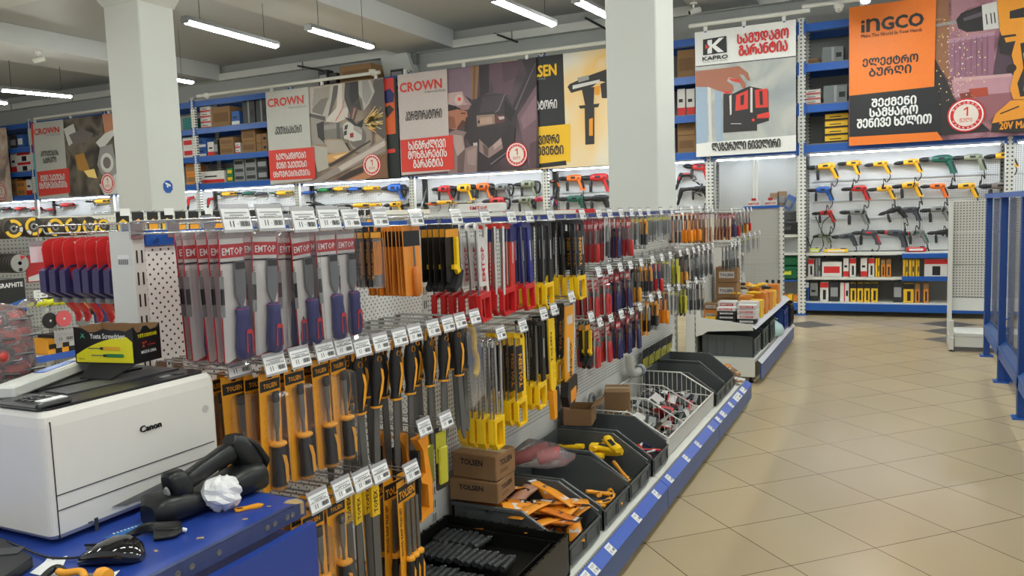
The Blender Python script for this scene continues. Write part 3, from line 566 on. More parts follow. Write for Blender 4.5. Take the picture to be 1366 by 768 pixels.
# orange drill banner
iorange = mat('banner_orange', (233, 122, 38), .5)
b = Banner('advertising_banner', 'orange and black banner with a huge cordless drill at right', -.625, 1.9, 2.265, 4.03, 11.5, photomat('photo_workshop', [(54, 36, 42), (112, 74, 84), (160, 112, 124), (196, 150, 150), (96, 66, 72)], 1.6, 4))
def q(x, y): return (1020+x/3.948, y/3.948)
draw(b, 1230, 0, 3.84, [((146, 100, 72), (70, -10), (135, -10), (145, 420), (70, 320)), ((164, 120, 130), (150, -10), (290, -10), (240, 40), (180, 90), (150, 140)), ((150, 106, 126), (135, 210), (372, 172), (366, 382), (140, 402)), ((176, 136, 154), (135, 200), (372, 160), (372, 180), (135, 222)), ((84, 66, 78), (400, 150), (560, 140), (560, 420), (360, 400)), ((186, 140, 152), (150, 408), (470, 384), (480, 470), (170, 500)), ((150, 96, 104), (170, 500), (480, 470), (480, 560), (330, 620), (180, 540)), ((172, 70, 48), (240, 456), (335, 446), (340, 490), (250, 500)), ((130, 62, 48), (190, 480), (250, 470), (255, 500), (200, 506)), ((200, 160, 164), (160, 400), (460, 376), (460, 392), (165, 418))])
for x_ in range(165, 360, 28): draw(b, 1230, 0, 3.84, [((128, 88, 108), (x_, 212-(x_-135)*.16), (x_+4, 212-(x_-135)*.16), (x_+4, 398-(x_-135)*.08), (x_, 398-(x_-135)*.08))])
b.poly([q(893, 300), q(960, 430), q(1000, 520), q(1190, 690), q(900, 715)], tool_d)
random.seed(3)
for k in range(170):
    x, y = random.gauss(1000, 75), random.uniform(90, 580)
    if 905 < x < 1250: b.disc(q(x, y), random.uniform(.003, .009), spark if k % 3 else paper, 6); b.k -= 1
iy = mat('print_drill_orange', (228, 150, 44), .5)
b.poly([q(900, 128), q(1015, 106), q(1015, 124), q(900, 142)], steelp); b.poly([q(1008, 106), q(1035, 70), q(1145, 28), q(1152, 162), q(1065, 170), q(1020, 150)], tool_d); b.poly([q(1045, 96), q(1142, 62), q(1144, 86), q(1050, 112)], pc(92, 82, 92)); b.poly([q(1060, 75), q(1120, 52), q(1120, 60), q(1062, 84)], pc(60, 54, 58)); b.poly([q(1143, 28), q(1222, 8), q(1234, 150), q(1152, 160)], tool_w); b.line([q(1165, 75), q(1172, 130)], .012, tool_d); b.line([q(1190, 70), q(1196, 126)], .012, tool_d); b.line([q(1208, 66), q(1214, 122)], .012, tool_d)
b.poly([q(1224, 6), q(1330, -30), q(1520, -60), q(1560, 130), q(1345, 190), q(1250, 194), q(1238, 160)], iy); b.poly([q(1290, 60), q(1366, 40), q(1480, 20), q(1490, 80), q(1290, 100)], tool_d); b.poly([q(1240, 190), q(1320, 180), q(1345, 220), q(1300, 290), q(1240, 280), q(1232, 230)], tool_d); b.poly([q(1262, 200), q(1330, 190), q(1330, 215), q(1270, 225)], iy)
b.poly([q(1330, 180), q(1480, 170), q(1460, 520), q(1310, 525), q(1292, 470), q(1318, 360), q(1300, 290)], iy); b.poly([q(1345, 230), q(1420, 210), q(1410, 500), q(1345, 510), q(1330, 440), q(1362, 360)], tool_d); b.poly([q(1360, 280), q(1400, 270), q(1395, 470), q(1362, 480), q(1375, 380)], iy); b.disc(q(1300, 360), .05, tool_d)
b.poly([q(1295, 530), q(1480, 520), q(1580, 600), q(1590, 690), q(1188, 672), q(1215, 600)], iy); b.poly([q(1196, 650), q(1366, 622), q(1560, 600), q(1580, 700), q(1190, 695)], tool_d); b.line([q(1240, 600), q(1340, 560)], .015, tool_d)
b.badge(q(1060, 607), .205)
b.poly([(1132, 10), (1249, -6), (1246, 116), (1133, 128)], iorange); b.poly([(1133, 128), (1252, 115), (1255, 177), (1133, 183)], bk); b.poly([(1133, 183), (1250, 176), (1258, 187), (1133, 195)], iorange)
b.poly([q(509, 111), q(527, 108.5), q(527, 124.5), q(509, 127)], bk); b.poly([q(509, 133), q(527, 130.5), q(527, 173), q(509, 175)], bk); b.text('n', q(538, 104), q(606, 170), bk, .03); b.text('GCO', q(618, 96), q(835, 160), bk, .06); b.text('Make The World In Your Hands', q(508, 185), q(830, 203), bk, .015, 1)
b.text(geo('ელექტრო'), q(518, 312), q(808, 355), bk, .04); b.text(geo('ბურღი'), q(552, 362), q(772, 405), bk, .04)
b.text(geo('შექმენი'), q(565, 523), q(798, 565), paper, .05); b.text(geo('სამყარო'), q(555, 573), q(806, 617), paper, .05); b.text(geo('შენივე ხელით'), q(488, 630), q(878, 676), paper, .05); b.text('20V MAX', q(1236, 645), q(1420, 683), iy, .05)
b.done((-1.2, 2.0))
# ------------------------------------------------------------------ power tools on the tool walls
tblack = mat('tool_black', (26, 26, 28), .45); tyel = mat('tool_yellow', (236, 176, 38), .4); tor = mat('tool_orange', (232, 110, 34), .4); tgreen = mat('tool_green', (24, 92, 76), .4); tred = mat('tool_red', (190, 40, 40), .4)
tblue = mat('tool_blue', (36, 92, 178), .4); tgrey = mat('tool_grey', (122, 124, 122), .4); tolive = mat('tool_olive', (130, 136, 112), .4); tdark = mat('tool_charcoal', (66, 70, 80), .45); tsteel = mat('tool_chuck_steel', (140, 138, 134), .35, .7)
tbrown = mat('tool_taupe', (120, 108, 104), .45)
def bez(pts, n=10):
    out = []; P = [Vector(p) for p in pts]
    for i in range(len(P)-1):
        p0, p1, p2, p3 = P[max(i-1, 0)], P[i], P[i+1], P[min(i+2, len(P)-1)]
        for k in range(n):
            t = k/n; out.append(.5*((2*p1)+(p2-p0)*t+(2*p0-5*p1+4*p2-p3)*t*t+(3*p1-p0-3*p2+p3)*t*t*t))
    return out+[P[-1]]
def hang(t, z=.0):
    m = M(); m.tube([(-.03, .10, z), (-.03, -.04, z), (-.03, -.05, z+.012)], .003, chrome, 4); m.tube([(.05, .10, z), (.05, -.04, z), (.05, -.05, z+.012)], .003, chrome, 4); m.build('wall_hook', t)
def drill(p, label, main, grip=None, front=None, L=.34, tilt=.06, side=False, cord=1, fat=1., loop=False, compact=False, cat='drill', name='power_drill'):
    grip = grip or tblack; front = front or tblack; L *= .96
    t = thing(name, label, cat, p, 0, 'tools hung on the back wall', (0, -tilt, 0))
    s = L/.34; r = .036*fat*s
    fat *= 1.6
    rg = [(-.07, .7), (-.05, .85), (.0, 1.), (.07, 1.02), (.1, .92), (.125, .6)]
    m = M(); m.loft([((x*s, 0, 0), Y_, Z_, r*k, r*k*1.08) for x, k in rg], main, 12, p=2.6)
    for k in range(3): m.box((.085*s+k*.01*s, 0, 0), (.004, r*2.02, r*.9), tblack)
    m.box((.02*s, -r*.99, .005), (.06*s, .004, r*.7), grip); m.build('body', t)
    m = M(); m.lathe([(r*.45, 0), (r*.66, .002), (r*.66, .03*s), (r*.7, .032*s)], (-.1*s, 0, 0), X_, front, 12); m.build('gear_collar', t)
    m = M(); m.lathe([(.006, -.05*s), (.014*s, -.048*s), (.027*s, -.01*s), (.029*s, .03*s), (.022*s, .05*s)], (-.145*s, 0, 0), X_, tblack, 10); m.lathe([(.003, 0), (.003, .03*s)], (-.22*s, 0, 0), X_, tsteel, 6); m.build('chuck', t)
    hx = .045 if compact else .1
    m = M(); m.loft([((hx*s+a*s, 0, -b*s), X_, Y_, (.032*s*k), .025*s*k) for a, b, k in [(-.014, .01, 1.3), (.0, .05, 1.12), (.022, .1, 1.05), (.036, .14, 1.12), (.042, .16, 1.2)]], main, 10)
    m.loft([((hx*s+a*s+.012*s, 0, -b*s), X_, Y_, .02*s, .0272*s) for a, b in [(-.002, .03), (.006, .05), (.026, .1), (.038, .145)]], grip, 8); m.build('handle', t)
    m = M(); m.box((hx*s-.028*s, 0, -.055*s), (.014*s, .014*s, .035*s), grip, bev=.004); m.build('trigger', t)
    if side:
        m = M(); m.lathe([(.024*s, 0), (.028*s, .004), (.028*s, .02*s), (.024*s, .022*s)], (-.085*s, 0, 0), X_, tblack, 10); m.tube([(-.075*s, 0, -.03*s), (-.075*s, 0, -.06*s), (-.075*s, 0, -.16*s)], [.011*s, .021*s, .018*s], tblack, 8); m.build('side_handle', t)
    if loop:
        m = M(); m.tube(bez([(.11*s, 0, .03*s), (.19*s, 0, .02*s), (.2*s, 0, -.05*s), (.17*s, 0, -.12*s), (.1*s, 0, -.1*s)], 4), .014*s, grip, 8); m.build('rear_handle', t)
    if cord:
        b0 = Vector(((hx+.042)*s, 0, -.16*s)); k = random.uniform(-.03, .05)
        m = M(); m.tube(bez([b0, b0+Vector((.005, -.01, -.05)), b0+Vector((-.02+k, -.02, -.11)), b0+Vector((-.05+k, -.02, -.06)), b0+Vector((-.06+k, -.03, -.13))], 5), .0065, tblack, 5); m.lathe([(.009, 0), (.015, .01), (.012, .06)], b0+Vector((-.06+k, -.03, -.13)), (-.3, 0, -1), tblack, 6); m.build('cord', t)
    hang(t, r*1.05); return t
def grinder(p, label, main, grip=None, tilt=0, L=.3, cat='grinder', disc=True):
    grip = grip or tblack; s = L/.3
    t = thing('angle_grinder', label, cat, p, 0, 'tools hung on the back wall', (0, tilt, 0))
    m = M(); m.loft([((x*s, 0, 0), Y_, Z_, k*s, k*s) for x, k in [(-.1, .024), (-.06, .03), (.0, .032), (.04, .028), (.1, .026), (.15, .028), (.16, .02)]], main, 10); m.box((.11*s, 0, -.0), (.1*s, .054*s, .03*s), grip, bev=.01); m.build('body', t)
    m = M(); m.loft([((-.15*s, 0, 0), Y_, Z_, .022*s, .026*s), ((-.12*s, 0, 0), Y_, Z_, .028*s, .03*s), ((-.095*s, 0, 0), Y_, Z_, .024*s, .025*s)], tsteel, 10); m.build('gear_head', t)
    m = M(); m.lathe([(.01, -.02), (.012, -.045*s), (.055*s, -.046*s), (.056*s, -.05*s), (.01, -.052*s)], (-.13*s, 0, 0), Z_, tblack, 14); m.build('disc_guard', t)
    m = M(); m.tube([(-.125*s, -.02, 0), (-.125*s, -.06*s, .0), (-.125*s, -.13*s, .0)], [.006, .014*s, .012*s], grip, 8); m.build('side_handle', t)
    m = M(); m.tube(bez([(.16*s, 0, 0), (.2*s, -.01, -.02), (.19*s, -.01, -.1), (.14*s, -.02, -.13)], 5), .0045, tblack, 5); m.build('cord', t)
    hang(t, .03); return t
def zq(x, y): return AY(1020+x/3.948, 192+y/3.948, 11.95)
R1 = 'on the top row of the drill wall'; R2 = 'on the second row of the drill wall'; R3 = 'on the third row of the drill wall'; R4 = 'on the bottom row of the drill wall'
def DR(x, y, label, *a, **k): return drill(zq(x, y), label, *a, **k)
DR(312, 118, 'yellow drill with a hanging side handle, leftmost '+R1, tyel, front=tgrey, side=True, L=.4)
DR(460, 102, 'short yellow impact drill with black nose '+R1, tyel, compact=True, tilt=0)
DR(600, 105, 'slim yellow drill third from left '+R1, tyel, L=.32)
DR(760, 95, 'slim yellow drill fourth from left '+R1, tyel, L=.33)
DR(920, 78, 'long dark green drill with grey nose '+R1, tgreen, front=tgrey, L=.43, tilt=0)
DR(1085, 70, 'pale olive drill '+R1, tolive, L=.38, tilt=0)
t = DR(1250, 60, 'yellow polisher with round pad, rightmost '+R1, tyel, L=.36)
DR(300, 242, 'blue hammer drill, leftmost '+R2, tblue, side=True, L=.34, tilt=0, fat=1.15)
DR(485, 235, 'red drill with long side handle '+R2, tred, side=True, L=.36, tilt=.02)
DR(620, 235, 'yellow drill third from left '+R2, tyel, L=.34)
DR(755, 218, 'yellow hammer drill with side handle '+R2, tyel, side=True, L=.36, fat=1.1)
DR(900, 222, 'orange drill with hook nose fifth '+R2, tor, L=.33, tilt=0)
DR(1050, 222, 'amber drill sixth from left '+R2, tyel, L=.35)
DR(1230, 220, 'taupe hammer drill, rightmost '+R2, tbrown, side=True, L=.4, tilt=0)
DR(315, 362, 'red and black drill, leftmost '+R3, tred, side=True, L=.3)
DR(480, 358, 'grey hammer drill second '+R3, tgrey, side=True, L=.38, tilt=0)
DR(672, 350, 'all black drill with side handle '+R3, tblack, side=True, L=.32, tilt=.3)
DR(755, 345, 'charcoal drill with hanging cord '+R3, tdark, L=.34, cord=1, tilt=0)
DR(905, 345, 'grey drill with side handle, rightmost '+R3, tgrey, side=True, L=.36)
DR(305, 485, 'small olive drill half hidden in cables '+R4, tolive, L=.24)
DR(425, 485, 'slate grey drill pointing left '+R4, tdark, front=tdark, L=.32)
DR(540, 468, 'black and red drill with red cable '+R4, tdark, grip=tred, side=True, L=.36, tilt=0)
DR(680, 468, 'slate drill with red front ring '+R4, tdark, front=tred, L=.4, tilt=-.1)
DR(795, 468, 'green and grey drill with red nose '+R4, tgrey, front=tred, grip=tgreen, side=True, L=.32)
DR(930, 465, 'black hammer drill, rightmost '+R4, tblack, side=True, L=.3)
# loose cables at the left of the bottom row
for x, y, lab in ((270, 515, 'looped black cable hanging beside the olive drill'), (325, 425, 'long black cable hanging from the red drill')):
    c = zq(x, y); t = thing('extension_lead', lab, 'cable', c)
    m = M(); m.tube(bez([(-.14, 0, .12), (-.05, -.02, -.1), (.02, -.03, -.16), (.1, -.02, -.05), (.06, -.01, .1), (-.03, -.02, .05), (-.06, -.02, -.12), (.09, -.03, -.16)], 6), .006, tblack, 5); m.build('cable', t)
    m = M(); m.lathe([(.008, 0), (.014, .01), (.012, .06), (.004, .065)], (.09, -.03, -.16), (.6, 0, -.4), tblack, 6); m.build('plug', t)
# things lying on the upper shelf
def onshelf(px0, px1, z, col, name, label, cat, ht=.05):
    a = AY(1020+px0/3.948, 337, 11.8); b = AY(1020+px1/3.948, 337, 11.8); t = thing(name, label, cat, ((a.x+b.x)/2, 11.8, z))
    w2 = (b.x-a.x)/2; m = M(); m.box((0, 0, ht/2), (2*w2, .12, ht), col, bev=.012); m.box((0, -.061, ht/2), (w2*1.4, .004, ht*.4), paper); m.build('body', t)
    m = M(); m.box((w2*.6, 0, ht+.006), (w2*.5, .08, .012), black, bev=.004); m.build('grip', t)
onshelf(240, 285, .853, mat('lime', (206, 212, 60), .5), 'tape_roll_pack', 'lime pack on the shelf under the cables', 'pack', .06)
onshelf(315, 440, .853, yellow, 'spirit_level', 'long yellow level lying on the shelf under the drills', 'level', .045)
onshelf(745, 850, .853, tred, 'glue_gun', 'red tool lying on the shelf under the drills', 'tool', .06)
# ------------------------------------------------------------------ tools on the walls left of the wide pillar
def w6(x, y): return AY(340+x/4, 192+y/4, 11.95)
def w7(x, y): return AY(680+x/4, 192+y/4, 11.95)
def w5(x, y): return AY(x/4, 192+y/4, 11.95)
U = 'below the grinding worker banner'; H = 'below the dark hammer drill banner'; T = 'below the yellow drill banner'
def GR(p, *a, **k): return grinder(p, *a, **k)
GR(w6(30, 265), 'charcoal grinder at the left '+U, tdark); GR(w6(150, 260), 'yellow and green grinder '+U, tyel, tgreen, L=.42); GR(w6(280, 260), 'blue grinder '+U, tblue, L=.3); GR(w6(370, 245), 'bright green grinder '+U, green, L=.36)
GR(w6(455, 238), 'yellow grinder with black grip '+U, tyel, L=.38); GR(w6(530, 240), 'blue and grey grinder '+U, tblue, tgrey, L=.34); GR(w6(615, 236), 'yellow grinder, rightmost '+U, tyel, L=.38)
drill(w6(740, 235), 'large blue demolition hammer with hoop handle', tblue, L=.46, fat=1.5, loop=True, cord=0, cat='hammer', name='demolition_hammer', tilt=0)
drill(w6(805, 240), 'black hoop handled tool beside the blue hammer', tblack, L=.26, loop=True, cord=1)
drill(w6(1005, 240), 'red hammer drill '+H, tred, L=.42, fat=1.3, side=True, loop=True, tilt=0); drill(w6(1110, 235), 'large yellow and black hammer drill '+H, tyel, L=.46, fat=1.4, side=True, loop=True, tilt=0); drill(w6(1210, 228), 'orange hammer drill '+H, tor, L=.42, fat=1.4, side=True, loop=True, tilt=0); drill(w6(1310, 230), 'grey hammer drill '+H, tgrey, L=.42, fat=1.3, side=True, loop=True, tilt=0)
GR(w6(100, 325), 'dark grinder low on the wall at the left '+U, tblack); GR(w6(345, 325), 'black tilted grinder low '+U, tblack, L=.4, tilt=.3); GR(w6(470, 325), 'grey small grinder low '+U, tgrey, L=.3); GR(w6(560, 327), 'yellow and black grinder low '+U, tyel, L=.42); GR(w6(635, 325), 'second yellow grinder low '+U, tyel, L=.3)
drill(w6(745, 322), 'yellow and black hammer drill under the blue hammer', tyel, L=.42, side=True); drill(w6(820, 325), 'black drill under the black hoop tool', tblack, L=.3); GR(w6(880, 325), 'black grinder beside the wall post', tblack, L=.26)
GR(w6(945, 320), 'small amber grinder low '+H, tor, L=.26); GR(w6(1005, 312), 'yellow grinder low '+H, tyel, L=.34); GR(w6(1120, 312), 'pale grinder low '+H, tgrey, tyel, L=.3)
drill(w6(1285, 305), 'red and white hammer drill low '+H, tred, L=.46, fat=1.3, side=True, loop=True, tilt=0)
drill(w7(90, 215), 'olive hammer drill '+T, tolive, L=.42, fat=1.4, side=True, loop=True, tilt=0); drill(w7(75, 300), 'olive drill with coiled cord '+T, tolive, L=.4, fat=1.2, side=True); drill(w7(155, 295), 'red and purple drill '+T, tred, navy, L=.34, side=True); drill(w7(228, 200), 'black upright drill behind the wall brace', tblack, tor, L=.26)
drill(w7(215, 292), 'purple and red drill behind the wall brace', navy, tred, L=.26); drill(w7(335, 182), 'orange rotary hammer '+T, tor, L=.44, fat=1.1, tilt=0, side=True); drill(w7(465, 178), 'bright red hammer drill '+T, tred, L=.5, fat=1.1, tilt=0, side=True); drill(w7(340, 292), 'dark green rotary hammer low '+T, tgreen, L=.48, tilt=0, side=True); drill(w7(470, 290), 'black rotary hammer low '+T, tblack, L=.48, tilt=0, side=True)
drill(w7(905, 190), 'black and red drill right of the wide pillar', tblack, tred, L=.3, tilt=1.2); drill(w7(910, 270), 'black drill low right of the wide pillar', tblack, L=.3, tilt=1.3); drill(w7(1005, 122), 'dark red drill beside the showcase', tred, L=.4, tilt=-.1, side=True); drill(w7(1005, 238), 'black drill beside the showcase', tblack, L=.36, tilt=0, side=True)
GR(w5(1215, 265), 'yellow grinder right of the stickered pillar', tyel, L=.4); GR(w5(1325, 262), 'teal grinder right of the stickered pillar', tgreen, L=.34); drill(w5(1005, 310), 'red upright drill against the stickered pillar', tred, L=.3, tilt=1.4, cord=0); drill(w5(1112, 312), 'red drill behind the brace by the stickered pillar', tred, L=.28, tilt=1.3, cord=0)
GR(w5(540, 305), 'yellow grinder left of the stickered pillar', tyel, L=.5); GR(w5(355, 325), 'red grinder below the far left banner', tred, L=.46); GR(w5(25, 345), 'red and black grinder at the left photo edge', tblack, tred, L=.4); GR(w5(105, 345), 'black and red grinder second from the left edge', tred, tblack, L=.42); GR(w5(190, 345), 'red grinder third from the left edge', tred, L=.4); GR(w5(265, 350), 'red grinder fourth from the left edge', tred, tblack, L=.3)
# ------------------------------------------------------------------ glass showcase bay
t = thing('glass_showcase', 'glass fronted pegboard showcase left of the drill wall', 'showcase', (-1.845, 11.7, 0))
pegg = pegmat('showcase_pegboard', (190, 192, 190), (108, 110, 110), .025, .0045, 'X')
m = M(); m.box((0, .33, 1.53), (1.13, .02, 1.4), pegg); m.box((0, .33, .5), (1.13, .02, .62), pegg); m.build('back_panel', t)
for x in (-.29, .29):
    d = M(); 
    for sx in (-.27, .27): d.box((x+sx, 0, 1.66), (.025, .02, 1.1), white)
    for z in (1.12, 2.2): d.box((x, 0, z), (.56, .02, .025), white)
    d = d.build('door_frame', t); m = M(); m.box((x, 0, 1.66), (.52, .005, 1.06), film('showcase_glass', (225, 232, 235), .03, .8, .04)); m.build('pane', d)
for z in (1.09, .84, .47): m = M(); m.box((0, .17, z), (1.13, .36, .025), white if z != .47 else blue); m.build('shelf', t)
m = M(); m.box((.0, 0, .65), (.03, .03, 1.0), white); m.build('mullion', t)
def case(p, wd, dp, ht, col, label, lens=None):
    t = thing('tool_case', label, 'case', p)
    m = M(); m.box((0, 0, ht*.28), (wd, dp, ht*.55), col, bev=.02); m.build('shell', t)
    m = M(); m.box((0, dp*.1, ht*.78), (wd, dp*.8, ht*.42), col, bev=.02); m.tube([(-.06, -dp*.5, ht*.5), (-.05, -dp*.56, ht*.4), (.05, -dp*.56, ht*.4), (.06, -dp*.5, ht*.5)], .01, col); m.build('lid', t)
    m = M(); m.box((0, -dp*.5-.004, ht*.3), (wd*.4, .008, ht*.18), lens or dgrey, bev=.004); m.build('badge', t)
case((-1.44, 11.78, 1.105), .36, .2, .34, tblack, 'black tool case on the showcase middle shelf'); case((-1.44, 11.78, .486), .38, .2, .32, mat('case_green', (16, 92, 58), .4), 'green tool case open on the showcase lower shelf', mat('lime', (206, 212, 60), .5))
for k, (x, y, c, lab) in enumerate(((-1.62, 1.6, kraft, 'brown blister pack hanging in the showcase'), (-1.42, 1.56, cblue, 'tilted blue card pack hanging in the showcase'), (-1.52, 1.62, kraft, 'second brown blister pack in the showcase'))):
    t = thing('blister_pack', lab, 'pack', (x, 11.97, y), 0, None, (0, .5 if c is cblue else 0, 0)); m = M(); m.box((0, 0, 0), (.13, .02, .2), c, bev=.004); m.build('card', t); m = M(); m.box((0, -.02, -.02), (.1, .025, .12), clear, bev=.01); m.box((0, -.014, -.02), (.07, .012, .09), csilver, bev=.004); m.build('blister', t)
t = thing('sanding_pad_tray', 'row of orange packs on the showcase floor', 'packs', (-1.5, 11.75, .18)); m = M()
for k in range(6): m.box((-.2+k*.08, 0, .05), (.07, .2, .09), corange if k % 2 else cyel, bev=.006)
m.build('tray', t)
# ------------------------------------------------------------------ the tool gondola along the aisle
GX, GY0, BAY = -1.62, 1.30, 1.25
pegn = pegmat('gondola_pegboard', (234, 235, 230), (62, 60, 56), .0235, .0042, 'Y', True)
pegs = pegmat('gondola_pegboard_fine', (214, 214, 208), (84, 82, 78), .018, .004, 'Y')
stripm = mat('price_strip_blue', (58, 96, 190), .3); facia = mat('fascia_blue', (34, 76, 138), .35)
lipm = pegmat('perforated_lip', (214, 214, 206), (70, 70, 68), .022, .0035, 'Y')
barm = ink
def price_print(m, o, U, V, N, w_, h_, big='11'):
    """what is printed on a shelf label: two lines, a price and a bar code; o is the lower left corner"""
    o = Vector(o)+N*.0006; P = lambda x, y: o+U*(x*w_)+V*(y*h_)
    m.quad([P(.1, .78), P(.9, .78), P(.9, .83), P(.1, .83)], greyink); m.quad([P(.25, .66), P(.75, .66), P(.75, .71), P(.25, .71)], greyink)
    m.text(big, P(.22, .14), U, V, w_*.14, h_*.28, ink, .02, 1)
    for k in range(8): x = .58+.045*k; m.quad([P(x, .14), P(x+(.03 if k % 3 else .02), .14), P(x+(.03 if k % 3 else .02), .4), P(x, .4)], barm)
gname = ['nearest', 'second', 'third', 'farthest']
def upright(t, y, x=GX, h=1.515, sticker=False):
    m = M(); m.box((x-.04, y, h/2), (.08, .032, h), white)
    for k in range(26):
        z = h-.06-.052*k
        for dy in (-.0075, .0065): m.box((x+.0005, y+dy, z), (.002, .0035, .03), ink)
    if sticker:
        m.quad([(x-.055, y-.0165, 1.435), (x-.015, y-.0165, 1.435), (x-.015, y-.0165, 1.46), (x-.055, y-.0165, 1.46)], paper)
        for k in range(9): m.quad([(x-.053+.004*k, y-.017, 1.437), (x-.051+.004*k, y-.017, 1.437), (x-.051+.004*k, y-.017, 1.45), (x-.053+.004*k, y-.017, 1.45)], ink)
    m.build('upright', t)
def base(t, y0, y1, zt=.2, x=GX, labels=()):
    m = M(); m.box(((x-1.14)/2, (y0+y1)/2, zt-.015), (-1.14-x, y1-y0-.004, .03), white); m.prism([(-1.14, zt), (-1.075, zt-.012), (-1.075, zt-.03), (-1.14, zt-.03)], (0, y0+.002, 0), X_, Z_, Y_, y1-y0-.004, lipm); m.build('base_shelf', t)
    m = M(); m.box((-1.036, (y0+y1)/2, .091), (.012, y1-y0-.006, .1), facia); m.build('kick_plate', t)
    U = Y_; N = Vector((.62, 0, .78)).normalized(); V = Vector((-.78, 0, .62)).normalized()
    m = M(); m.prism([(0, .0), (.053, 0), (.053, .003), (0, .003)], (-1.028, y0+.003, zt-.055), V, N, Y_, y1-y0-.006, stripm); m.build('price_strip', t)
    o = Vector((-1.028, 0, zt-.055))
    for yy, wd in labels:
        m = M()
        q = o+Y_*yy+N*.0036; m.quad([q, q+U*wd, q+U*wd+V*.047, q+V*.047], paper); price_print(m, q+V*.003, U, V, N, wd, .042, '15'); m.build('price_label', t)
    for yy in (y0+.2, y1-.2): m = M(); m.lathe([(.03, 0), (.032, .012), (.012, .02), (.012, .06)], (-1.16, yy, 0), Z_, black, 10); m.build('foot', t)
random.seed(5)
LB = [[(2.2, .055), (2.29, .055), (2.42, .055), (2.5, .05)], [(2.6, .055), (2.67, .055), (2.75, .05), (2.94, .055), (3.3, .05), (3.62, .05)], [(3.86, .055), (4.22, .05), (4.5, .05), (4.86, .05)], [(5.08, .06), (5.22, .08), (5.5, .06), (5.68, .2), (5.95, .12)]]
for i in range(4):
    a = GY0+BAY*i; b_ = a+BAY
    t = thing('gondola_bay', '%s bay of the pegboard tool gondola along the aisle' % gname[i], 'shelving', (0, 0, 0), 0, 'tool gondola bays')
    upright(t, a+.016, sticker=(i == 0))
    if i == 3: upright(t, b_-.016)
    for z0, z1 in ((.2, .5), (.502, .83), (.832, 1.168), (1.17, 1.478)):
        m = M(); m.box((GX-.014, (a+b_)/2+.016, (z0+z1)/2), (.024, BAY-.036, z1-z0), (pegn if i == 0 else pegs) if z0 > .4 else white); m.build('back_panel', t)
    m = M(); m.box((GX-.012, (a+b_)/2+.016, 1.497), (.034, BAY-.034, .036), dblue if i else blue); m.lathe([(.006, 0), (.006, .004)], (GX+.006, a+.06, 1.492), X_, chrome, 8); m.build('top_rail', t)
    base(t, a, b_, labels=LB[i])
# ------------------------------------------------------------------ hooks and what hangs on them
holder = film('label_holder_plastic', (190, 188, 190), .6)
def hook_proto():
    t = thing('display_hook', 'double wire hook prototype on the gondola', 'hook', (GX, 0, 0), 0, 'price hooks of the tool gondola'); L = .31
    del _LAB[t['label']]
    m = M(); m.tube([(-.01, 0, 0), (L, 0, 0), (L+.012, 0, .014)], .0026, chrome, 5); m.box((.003, 0, .005), (.006, .03, .03), chrome); m.build('prong', t)
    m = M(); m.tube([(.0, -.012, .022), (.02, -.012, .024), (L+.01, -.012, .024)], .002, chrome, 4); m.tube([(.0, .012, .022), (.02, .012, .024), (L+.01, .012, .024)], .002, chrome, 4); m.tube([(L+.01, -.03, .024), (L+.01, .03, .024)], .002, chrome, 4); m.build('label_arm', t)
    N = Vector((.97, 0, .24)).normalized(); V = Vector((-.24, 0, .97)).normalized(); o = Vector((L+.014, -.034, .0))
    m = M(); m.prism([(-.002, -.003), (.07, -.003), (.07, .05), (-.002, .05)], o, Y_, V, N, .0015, holder); h = m.build('label_holder', t)
    m = M(); q = o+N*.002+V*.002; m.quad([q, q+Y_*.068, q+Y_*.068+V*.039, q+V*.039], paper); price_print(m, q, Y_, V, N, .068, .039); m.build('price_label', t)
    return t
HOOK0 = hook_proto(); _hook_used = [False]
def hook(y, z, label, L=1.0, rz=0, wide=1):
    s = (L, wide, wide)
    if not _hook_used[0]:
        _hook_used[0] = True; HOOK0.location = (GX, y, z); tag(HOOK0, label, 'hook'); HOOK0.scale = s; return HOOK0
    return dup(HOOK0, label, (GX, y, z), (0, 0, rz), scale=s)
PROTO = {}
def proto(key, name, cat, group):
    t = bpy.data.objects.new(name, None); COL.objects.link(t); t.empty_display_size = .05; t['category'] = cat; t['group'] = group; PROTO[key] = [t, False]; return t
def place(key, label, loc, rot=(0, 0, 0)):
    r = PROTO[key]
    if not r[1]: r[1] = True; r[0].location = loc; r[0].rotation_euler = rot; return tag(r[0], label, r[0]['category'], r[0]['group'])
    return dup(r[0], label, loc, rot)
cnt = {}
def load(row, y, z, items, hz=.012, L=1.0, tip=None, tilt=.02, hookit=True):
    """one hook of a row with items [(proto, n, spacing, description)], listed from the tip back"""
    cnt[row] = cnt.get(row, 0)+1; hn = '%s hook, %s' % (ORD[cnt[row]-1], row)
    if hookit: hook(y, z+hz, 'wire price hook, %s from the near end of the %s' % (ORD[cnt[row]-1], row), L, 0, 1.2 if row == 'top row' and cnt[row] < 5 else 1)
    x = (tip if tip is not None else GX+.31*L-.012); total = sum(i[1] for i in items); seen = {}
    for key, n, sp, desc in items:
        for k in range(n):
            seen[key] = seen.get(key, 0)+1
            lab = '%s on the %s' % (desc, hn) if n == 1 and total == 1 else '%s %s from tip, %s' % (ORD[seen[key]-1], desc, hn)
            place(key, lab, (x, y+random.uniform(-.004, .004), z), (random.uniform(-tilt, tilt), random.uniform(-.03, .03), random.uniform(-.12, .12)))
            x -= sp
P3 = lambda x, y, z: (x, y, z)
